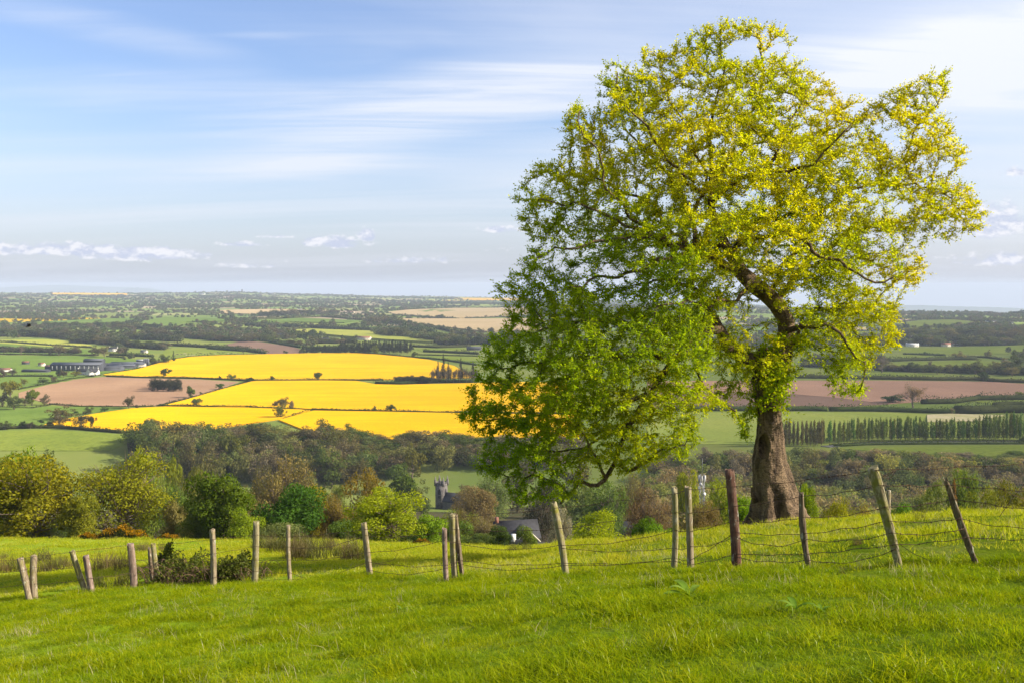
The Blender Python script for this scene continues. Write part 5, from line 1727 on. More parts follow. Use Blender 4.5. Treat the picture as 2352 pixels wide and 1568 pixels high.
# ------------------------------------------------------------------ single trees on the fields
SINGLES = [
    (z1, 1505, 895, 810, 100, 'round', (0.055, 0.105, 0.02), 'round green tree behind the clump on the ploughed field'),
    (z1, 1730, 1085, 972, 92, 'round', (0.075, 0.115, 0.02), 'upright green tree on the lower corner of the ploughed field'),
    (z1, 1790, 1165, 1075, 100, 'oak', (0.07, 0.10, 0.03), 'grey green tree on the hedge between rapeseed strips'),
    (z1, 2002, 1010, 948, 74, 'round', (0.065, 0.115, 0.02), 'small round tree on the bank below the hedge junction'),
    (z1, 2002, 918, 882, 38, 'round', DARK, 'tiny dark bush on the hedge left of the green hedge tree'),
    (z1, 2110, 918, 866, 76, 'round', (0.085, 0.13, 0.02), 'round green tree on the hedge under the upper rapeseed'),
    (z1, 2275, 938, 890, 80, 'bush', DARK, 'dark bush where the three rapeseed hedges meet'),
    (z1, 1830, 1048, 1028, 26, 'bush', DARK, 'tiny bush on the ploughed field corner'),
    (z1, 1172, 1185, 1065, 105, 'airy', (0.12, 0.10, 0.05), 'ivy clad bare tree under the ploughed field'),
    (z1, 1240, 1182, 1142, 40, 'bush', (0.08, 0.08, 0.04), 'small brown bush right of the ivy clad bare tree'),
    (z1, 290, 1155, 1000, 125, 'round', BRIGHT, 'fresh green tree at the left corner of the ploughed field'),
    (z1, 400, 1150, 1050, 85, 'airy', TAUPE, 'brown bare tree right of the fresh green tree'),
    (z1, 225, 1160, 1085, 70, 'airy', TAUPE, 'brown shrub left of the fresh green tree'),
    (z1, 85, 1090, 900, 170, 'oak', OLIVE, 'large olive tree at the left edge above the pale chestnut'),
    (z1, 20, 1165, 1030, 90, 'round', (0.05, 0.05, 0.04), 'dark brown tree at the left edge'),
    (z1, 125, 1195, 1060, 140, 'round', SAGE, 'pale flowering chestnut at the left edge'),
    (z1, 390, 962, 895, 85, 'round', (0.09, 0.12, 0.05), 'grey green round tree left above the ploughed field'),
    (z1, 218, 975, 905, 65, 'airy', OLIVE, 'small olive tree below the farmyard'),
    (z1, 545, 895, 822, 80, 'round', DARK, 'dark tree left of the farmhouse'),
    (z1, 580, 900, 830, 80, 'airy', (0.12, 0.10, 0.06), 'brown tree left of the farmhouse'),
    (z1, 690, 890, 835, 85, 'airy', OLIVE, 'olive shrub in front of the farmhouse'),
    (z1, 490, 945, 885, 70, 'airy', (0.13, 0.11, 0.07), 'tan shrub left above the ploughed field'),
    (z1, 840, 893, 872, 60, 'bush', DARK, 'dark clipped bush right of the farmhouse'),
    (z1, 30, 900, 820, 80, 'airy', (0.09, 0.075, 0.05), 'brown tree at the left edge of the farmyard'),
    (z1, 110, 890, 815, 70, 'airy', (0.09, 0.075, 0.05), 'brown tree beside the left farmyard'),
    (z1, 545, 1350, 1230, 150, 'airy', (0.085, 0.075, 0.04), 'dark ivy covered tree at the tip of the rapeseed'),
    (z1, 555, 1280, 1160, 210, 'oak', (0.115, 0.10, 0.045), 'broad brown ivy tree behind the tip of the rapeseed'),
    (z1, 735, 1370, 1215, 150, 'airy', (0.08, 0.075, 0.045), 'forked ivy covered tree against the yellow rapeseed'),
    (z1, 835, 1370, 1225, 60, 'oak', (0.065, 0.07, 0.03), 'narrow ivy clad trunk against the yellow rapeseed'),
    (z1, 455, 1352, 1290, 70, 'bush', (0.07, 0.07, 0.03), 'dark shrub left of the ivy covered trees'),
    (z1, 815, 1235, 1160, 90, 'oak', (0.07, 0.09, 0.035), 'grey green tree above the ivy covered trees'),
    (z1, 952, 1215, 1158, 62, 'round', (0.06, 0.11, 0.025), 'small green tree right above the lower rapeseed strip'),
    (z1, 695, 1225, 1200, 45, 'bush', DARK, 'dark small bush above the forked ivy tree'),
    (z1, 50, 1372, 1292, 110, 'oak', (0.06, 0.075, 0.03), 'dark tree at the left end of the lower hedge'),
    (z1, 210, 1365, 1292, 70, 'round', DARK, 'dark shrub left on the lower hedge'),
    (z1, 275, 1365, 1300, 80, 'airy', (0.07, 0.065, 0.04), 'brown shrub on the lower hedge'),
    (z1, 372, 1315, 1278, 50, 'bush', DARK, 'small dark bush alone on the green pasture'),
    (z1, 1380, 780, 700, 80, 'oak', (0.07, 0.10, 0.025), 'tree behind the right end of the farmyard'),
    (z1, 1500, 770, 685, 110, 'oak', (0.075, 0.115, 0.022), 'green tree on the rapeseed margin beyond the farm'),
    (z1, 1580, 755, 660, 40, 'conifer', DARK, 'narrow dark tree beyond the farm'),
    (z1, 870, 705, 612, 120, 'oak', (0.075, 0.075, 0.03), 'dark tree group behind the long shed'),
    (z1, 950, 715, 612, 100, 'airy', (0.105, 0.095, 0.05), 'brown tree behind the long shed'),
    (z1, 530, 700, 600, 120, 'airy', (0.12, 0.105, 0.06), 'brown bare tree far behind the farm'),
    (z1, 455, 700, 625, 60, 'airy', (0.09, 0.085, 0.05), 'smaller brown tree far behind the farm'),
    (z1, 190, 695, 600, 80, 'bare', (0.14, 0.12, 0.08), 'thin bare tree at far left behind the farm'),
    (z2, 657, 925, 842, 80, 'round', (0.045, 0.085, 0.022), 'round dark green tree on the hedge in mid rapeseed'),
    (z2, 238, 928, 882, 58, 'round', DARK, 'small dark tree on the hedge left in the rapeseed'),
    (z2, 30, 938, 890, 80, 'bush', DARK, 'dark bush at the left end of the rapeseed hedge'),
    (z2, 318, 1270, 1140, 120, 'oak', (0.13, 0.15, 0.035), 'pale green tree at the lower end of the grassy track'),
    (z2, 330, 1185, 1075, 120, 'airy', (0.135, 0.13, 0.05), 'olive twiggy tree on the hedge above the grassy track'),
    (z2, 265, 1165, 1112, 70, 'airy', (0.14, 0.11, 0.09), 'pinkish bare tree left of the olive twiggy tree'),
    (z2, 420, 1187, 1105, 64, 'airy', (0.24, 0.19, 0.15), 'pale pink blossom tree on the rapeseed hedge'),
    (z2, 1168, 1212, 1155, 45, 'airy', (0.11, 0.13, 0.05), 'small thin tree on the lower rapeseed hedge'),
    (z2, 1318, 1215, 1140, 82, 'round', (0.055, 0.10, 0.03), 'round green tree on the lower rapeseed hedge'),
    (z2, 365, 684, 650, 38, 'bush', DARK, 'small dark bush on the top edge of the rapeseed'),
    (z2, 1535, 722, 660, 58, 'round', (0.10, 0.13, 0.03), 'round pale tree right of the conifer belt'),
    (z2, 1175, 690, 605, 80, 'round', (0.11, 0.14, 0.025), 'lighter green tree in front of the conifer belt'),
    (z2, 400, 530, 445, 95, 'oak', (0.10, 0.095, 0.05), 'large rounded brown tree above the brown field'),
    (z2, 545, 565, 490, 130, 'round', (0.045, 0.07, 0.028), 'dark rounded trees beside the white bungalow'),
    (z2, 280, 525, 450, 110, 'airy', (0.12, 0.095, 0.065), 'purple brown tree left of the rounded brown tree'),
    (z3, 1325, 1175, 952, 235, 'bare', (0.20, 0.135, 0.08), 'big bare pinkish brown tree on the ploughed field edge'),
    (z3, 1130, 1130, 1045, 190, 'bush', DARK, 'dark rounded thicket left of the big bare tree'),
    (z3, 1680, 1230, 1168, 50, 'bare', (0.20, 0.15, 0.10), 'small pale bare tree by the straw coloured patch'),
    (z3, 2290, 1085, 1015, 75, 'oak', (0.12, 0.135, 0.045), 'pale olive tree at the right edge of the ploughed field'),
    (z3, 1920, 1100, 1042, 60, 'round', DARK, 'dark small tree on the ploughed field hedge'),
    (z3, 2140, 1100, 1048, 85, 'round', DARK, 'dark round bush on the ploughed field hedge'),
    (z3, 1310, 850, 752, 115, 'round', (0.07, 0.09, 0.035), 'rounded green tree on the narrow field at right'),
    (z3, 1545, 870, 768, 120, 'oak', (0.095, 0.10, 0.045), 'olive tree right of the rounded green tree'),
    (z3, 1480, 850, 735, 50, 'bare', (0.12, 0.10, 0.07), 'narrow bare tree between two rounded trees at right'),
    (z3, 1890, 870, 735, 190, 'oak', (0.085, 0.10, 0.035), 'broad green tree at right above the dark hedge'),
    (z3, 2190, 830, 725, 160, 'airy', (0.14, 0.115, 0.075), 'broad brown tree near the right edge'),
    (z3, 2290, 850, 660, 170, 'oak', (0.065, 0.08, 0.03), 'tall dark tree at the right edge'),
    (z3, 2060, 850, 750, 110, 'airy', (0.125, 0.12, 0.06), 'tan tree between the broad trees at right'),
    (z3, 1965, 935, 840, 100, 'round', (0.055, 0.085, 0.03), 'green tree standing in the dark hedge'),
    (z3, 2230, 890, 800, 120, 'airy', (0.15, 0.135, 0.07), 'pale tan shrub near the right edge'),
    (z3, 1735, 738, 660, 100, 'airy', (0.16, 0.15, 0.085), 'pale grey tree on the broad green field'),
    (z3, 2003, 722, 648, 65, 'airy', (0.14, 0.14, 0.08), 'pale tree right on the broad green field'),
    (z3, 1435, 698, 658, 40, 'bush', DARK, 'dark bush on the thin broken hedge'),
    (z3, 1040, 850, 700, 150, 'bare', (0.13, 0.115, 0.08), 'bare grey tree just right of the beech leaves'),
    (z3, 1570, 488, 410, 90, 'round', (0.04, 0.062, 0.035), 'dark tall tree on the distant green field'),
    (z3, 2280, 338, 285, 150, 'bush', (0.03, 0.048, 0.03), 'dark wood on the right skyline'),
    (z3, 2320, 1490, 1430, 60, 'bush', DARK, 'dark bush at the right end of the poplar row'),
]
for (zf, u, vf, vt, w_, st, c, lb) in SINGLES:
    f = zf(u, vf); tp = zf(u, vt)
    tree_foot('shrub' if st == 'bush' else 'tree', f[0], tp[1], f[1], w_ * 0.252, st, c, lb, cat='shrub' if st == 'bush' else 'tree', leaves='foliage' if st == 'bush' else 'crown')


def clump(zf, u0, u1, vf, vt, n, st, col, wpx, lab, grp, depth_rows=3, dv=14, name='tree'):
    for k in range(n):
        u = u0 + (u1 - u0) * (k + 0.5 + random.uniform(-0.3, 0.3)) / n
        f = zf(u, vf - (k % depth_rows) * dv)
        t_ = zf(u, vt + random.uniform(0, 0.22) * (vf - vt))
        j = random.uniform(0.75, 1.3)
        tree_foot(name, f[0], t_[1], f[1], wpx * random.uniform(0.8, 1.25), st, tuple(q * j for q in col), '%s from left: %s' % (nth(k + 1), lab), group=grp)


clump(z1, 1385, 1640, 1026, 905, 16, 'wood', (0.042, 0.046, 0.026), 17, 'dark tree of the round clump standing on the ploughed field', 'clump on the ploughed field')
clump(z2, 515, 860, 682, 600, 30, 'conifer', (0.022, 0.034, 0.020), 13, 'dark conifer of the left half of the belt above the rapeseed', 'conifer belt', name='conifer_tree')
clump(z2, 850, 1520, 684, 560, 36, 'conifer', (0.024, 0.033, 0.020), 18, 'tall dark conifer of the right half of the belt above the rapeseed', 'tall conifer belt', name='conifer_tree')
clump(z2, 1360, 1720, 955, 880, 14, 'wood', (0.035, 0.045, 0.022), 19, 'dark scrub tree at the corner between rapeseed fields', 'scrub at the rapeseed corner')
clump(z2, 1690, 2110, 950, 790, 20, 'bare', (0.05, 0.045, 0.03), 13, 'thin bare conifer standing against the yellow rapeseed', 'bare conifers', name='conifer_tree')
for i_, (u, vt) in enumerate(((1752, 760), (1800, 690), (1845, 765), (1960, 730), (2070, 760))):
    f = z2(u, 940); t_ = z2(u, vt)
    tree_foot('conifer_tree', f[0], t_[1], f[1], 15, 'conifer', (0.024, 0.028, 0.02), nth(i_ + 1) + ' dark spire like conifer from the left among the bare conifers', group='spires among the bare conifers')


# hedgerow trees of the middle distance, row by row
def belt(zf, pts, n, hpx, col, st, lab, grp, wf=1.0):
    P = np.array([zf(*p) for p in pts])
    hedge(P, 6.5, 13.0, 'dense scrub growing under the ' + grp, 0.6, 2.0)
    wf = wf * 1.35
    s = np.concatenate([[0], np.cumsum(np.hypot(*np.diff(P, axis=0).T))])
    for k in range(n):
        q = s[-1] * (k + 0.5 + random.uniform(-0.35, 0.35)) / n
        x, y = np.interp(q, s, P[:, 0]), np.interp(q, s, P[:, 1]) + random.uniform(-1.2, 1.2)
        hp = hpx * random.uniform(0.7, 1.35)
        j = random.uniform(0.75, 1.3)
        c = random.choice(col)
        tree_foot('hedgerow_tree', x, y - hp, y, hp * wf * random.uniform(0.9, 1.4), random.choice(st), tuple(v * j for v in c), '%s from left: %s' % (nth(k + 1), lab), group=grp)


CM = [(0.065, 0.08, 0.03), (0.09, 0.085, 0.045), (0.075, 0.095, 0.03), (0.11, 0.095, 0.06), (0.05, 0.065, 0.028), (0.10, 0.115, 0.045)]
SM = ['oak', 'wood', 'wood', 'airy']
belt(z1, [(0, 530), (300, 530), (560, 545), (900, 590)], 24, 17, CM, SM, 'hedgerow tree of the wooded belt behind the left meadow', 'left wooded belt', 1.1)
belt(z1, [(500, 520), (900, 540), (1300, 560), (1650, 575)], 24, 16, CM, SM, 'hedgerow tree of the belt left behind the cattle pasture', 'belt behind the cattle pasture', 1.1)
belt(z1, [(650, 580), (950, 600), (1200, 625), (1500, 650)], 22, 15, CM, SM, 'hedgerow tree of the belt between farm and cattle pasture', 'belt between farm and cattle', 1.1)
belt(z1, [(1300, 520), (1650, 540), (2000, 570), (2333, 575)], 20, 16, CM, SM, 'hedgerow tree beside the cream house', 'trees beside the cream house', 1.1)
belt(z1, [(1000, 470), (1500, 480), (2000, 480), (2333, 490)], 22, 14, CM, SM, 'hedgerow tree above the cream house', 'trees above the cream house', 1.2)
belt(z1, [(200, 455), (600, 460), (1000, 450), (1250, 440)], 20, 13, CM, SM, 'hedgerow tree below the long thin green field', 'trees below the thin green field', 1.2)
belt(z1, [(0, 670), (350, 672), (720, 680)], 14, 12, CM, SM, 'hedgerow tree on the thick hedge behind the farm', 'trees behind the farm', 1.0)
belt(z2, [(1180, 525), (1450, 545), (1700, 580), (1950, 590)], 20, 20, [(0.10, 0.11, 0.045), (0.085, 0.095, 0.04), (0.075, 0.095, 0.04)], ['oak', 'round'], 'rounded tree of the belt right of the tan meadow', 'belt right of the tan meadow', 1.1)
belt(z2, [(1750, 600), (1950, 605), (2150, 600), (2450, 600)], 14, 21, CM, SM, 'tree of the belt nearest the beech leaves at left', 'belt nearest the beech leaves', 1.1)
belt(z2, [(100, 350), (400, 345), (850, 330)], 14, 14, CM, SM, 'tree standing above the smooth green rise', 'trees above the green rise', 1.1)
belt(z2, [(1060, 420), (1250, 415), (1420, 430)], 9, 17, CM, ['oak', 'round'], 'tree at the left corner of the lower tan field', 'trees at the tan field corner', 1.0)
belt(z2, [(0, 540), (300, 590), (500, 610)], 12, 12, CM, SM, 'tree on the hedge above the brown field', 'trees above the brown field', 1.1)
belt(z2, [(550, 590), (800, 590), (1000, 585)], 10, 11, CM, SM, 'tree between the white bungalow and the conifer belt', 'trees behind the conifer belt', 1.1)
belt(z3, [(300, 600), (800, 600), (1150, 610), (1700, 615), (2333, 605)], 30, 22, CM, SM, 'tree of the wooded hamlet right of the beech', 'hamlet trees', 1.2)
belt(z3, [(1080, 540), (1500, 550), (2000, 555), (2500, 560)], 22, 20, CM, SM, 'tree of the belt above the hamlet', 'belt above the hamlet', 1.2)
belt(z3, [(1100, 490), (1500, 495), (2000, 500), (2500, 500)], 18, 13, CM, SM, 'tree of the far belt above the hamlet', 'far belt above the hamlet', 1.3)
belt(z3, [(300, 800), (900, 830), (1250, 845), (1750, 855)], 20, 15, CM, SM, 'tree in the scrub above the narrow green field', 'scrub trees at right', 1.1)
belt(z3, [(1700, 855), (2100, 870), (2450, 880)], 12, 20, CM, SM, 'tree of the clustered group at the right edge', 'clustered trees at right', 1.1)
belt(z3, [(350, 770), (800, 775), (1100, 775)], 12, 18, [(0.06, 0.065, 0.05)], SM, 'dark tree behind the beech leaves at right', 'dark belt behind the beech', 1.1)

# cattle on the far pasture
M['cow_dark'] = simple('dark hide', (0.045, 0.035, 0.03), 0.9, 0.3, 2.0)
M['cow_pale'] = simple('pale hide', (0.42, 0.36, 0.28), 0.9, 0.3, 2.0)


def cow_parts(mat):
    b = MB()
    b.tube([(-1.15, 0, 1.15), (-1.0, 0, 1.12), (-0.4, 0, 1.02), (0.3, 0, 1.02), (0.8, 0, 1.15), (1.15, 0, 1.2), (1.45, 0, 1.05), (1.75, 0, 0.8)], [0.2, 0.36, 0.44, 0.43, 0.38, 0.24, 0.17, 0.12], 9)
    for x_, y_ in ((-0.9, 0.22), (-0.9, -0.22), (0.75, 0.2), (0.75, -0.2)):
        b.tube([(x_, y_, 1.0), (x_ + 0.04, y_, 0.5), (x_, y_, 0.0)], [0.17, 0.08, 0.07], 6)
    b.tube([(-1.15, 0, 1.3), (-1.3, 0, 1.0), (-1.3, 0, 0.55)], [0.05, 0.035, 0.05], 4)
    b.tube([(1.5, 0.12, 1.08), (1.5, 0.34, 1.12)], [0.05, 0.03], 4).tube([(1.5, -0.12, 1.08), (1.5, -0.34, 1.12)], [0.05, 0.03], 4)
    return b.mesh('cow_body', mat, True)


COWS = [cow_parts(M['cow_dark']), cow_parts(M['cow_pale'])]
for k in range(46):
    u = 1580 + 650 * (k + random.uniform(0.1, 0.9)) / 46
    v = random.uniform(672, 700) + (2230 - u) * 0.018
    p = hit(*z1(u, v))
    pale = random.random() < 0.3
    o = put_mesh('cow', COWS[1 if pale else 0])
    o.location = (p[0], p[1], p[2] + 0.3)
    o.rotation_euler = (0, 0, random.uniform(0, 6.28))
    tag(o, '%s cow from the left, %s, grazing above the rapeseed' % (nth(k + 1), 'pale' if pale else 'dark'), 'cow', 'pale cattle on the far pasture' if pale else 'dark cattle on the far pasture')
for k in range(9):
    p = hit(*z2(1010 + 150 * (k + random.uniform(0.1, 0.9)) / 9, random.uniform(512, 520)))
    o = put_mesh('cow', COWS[0])
    o.location = (p[0], p[1], p[2] + 0.3)
    o.rotation_euler = (0, 0, random.uniform(0, 6.28))
    tag(o, nth(k + 1) + ' dark cow from the left on the pale tan meadow', 'cow', 'cattle on the tan meadow')


def bird():
    c = at(65, 750, 42.0)
    root = empty('bird', c, R(35))
    MB().tube([(-0.11, 0, 0), (-0.06, 0, 0.005), (0.02, 0, 0.01), (0.09, 0, 0.015), (0.13, 0, 0.012)], [0.008, 0.022, 0.032, 0.022, 0.005], 8).build('body', M['stone_dark'], root, smooth=True)
    for s in (-1, 1):
        v = [(0.07, 0, 0.02), (0.09, s * 0.10, 0.07), (0.02, s * 0.30, 0.14), (-0.02, s * 0.20, 0.10), (-0.03, s * 0.09, 0.06), (-0.04, 0, 0.02)]
        w = [(a, b, z - 0.006) for a, b, z in v]
        mb = MB()
        mb.raw(v + w, [[0, 1, 4, 5], [1, 2, 3, 4], [6, 11, 10, 7], [7, 10, 9, 8], [0, 6, 7, 1], [1, 7, 8, 2], [2, 8, 9, 3], [3, 9, 10, 4], [4, 10, 11, 5]])
        mb.build('wing', M['stone_dark'], root)
    MB().raw([(-0.09, 0.01, 0), (-0.20, 0.05, 0), (-0.15, 0.0, 0), (-0.20, -0.05, 0), (-0.09, -0.01, 0), (-0.13, 0, 0.012)], [[0, 1, 2, 5], [5, 2, 3, 4]]).build('tail', M['stone_dark'], root)
    tag(root, 'small dark bird in flight over the left distance', 'bird')


bird()

# ------------------------------------------------------------------ the great beech
def beech_bark():
    m, t, out = new_mat('beech_bark')
    b = t.add('ShaderNodeBsdfPrincipled')
    co = coords(t)
    v1 = t.mapping(co, scale=(1, 1, 0.28))
    n1 = t.noise(v1, 3.4, 7, 0.66, 0.8)
    n2 = t.noise(t.mapping(co, scale=(1, 1, 2.6)), 9.0, 5, 0.65, 0.4)
    n3 = t.noise(co, 1.1, 4, 0.6)
    c = t.mix(t.ramp(n1, 0.32, 0.68), (0.066, 0.043, 0.028), (0.30, 0.205, 0.125))
    c = t.mix(t.math('MULTIPLY', t.ramp(n2, 0.50, 0.66), 0.75), c, (0.040, 0.028, 0.020))
    c = t.mix(t.math('MULTIPLY', t.ramp(n3, 0.56, 0.76), 0.45), c, (0.14, 0.135, 0.055))
    t.put(b.inputs['Base Color'], c)
    b.inputs['Roughness'].default_value = 0.85
    b.inputs['Specular IOR Level'].default_value = 0.25
    bp = t.add('ShaderNodeBump')
    bp.inputs['Strength'].default_value = 1.0
    bp.inputs['Distance'].default_value = 0.22
    t.l.new(t.math('ADD', n1, t.math('MULTIPLY', n2, 0.6)), bp.inputs['Height'])
    t.l.new(bp.outputs[0], b.inputs['Normal'])
    t.l.new(b.outputs[0], out.inputs[0])
    return m


def beech_leaf():
    m, t, out = new_mat('beech_leaf')
    a = attr(t)
    cr = t.add('ShaderNodeValToRGB')
    t.put(cr.inputs[0], a)
    e = cr.color_ramp.elements
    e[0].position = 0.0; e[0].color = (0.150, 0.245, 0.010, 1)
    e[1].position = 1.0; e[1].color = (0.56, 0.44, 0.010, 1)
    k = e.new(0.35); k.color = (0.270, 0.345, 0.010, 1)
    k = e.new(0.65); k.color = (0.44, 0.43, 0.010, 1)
    tc = t.mix(1.0, cr.outputs[0], (1.6, 1.6, 0.5), 'MULTIPLY')
    leaf_shader(t, out, cr.outputs[0], 0.60, tc, 0.0)
    return m


M['beech_bark'] = beech_bark()
M['beech_leaf'] = beech_leaf()
M['twig'] = simple('twig', (0.085, 0.062, 0.045), 0.9, 0.35, 6.0)

BEECH_Y = 30.5
PXM = F_PIX / BEECH_Y                     # picture units per metre at the tree


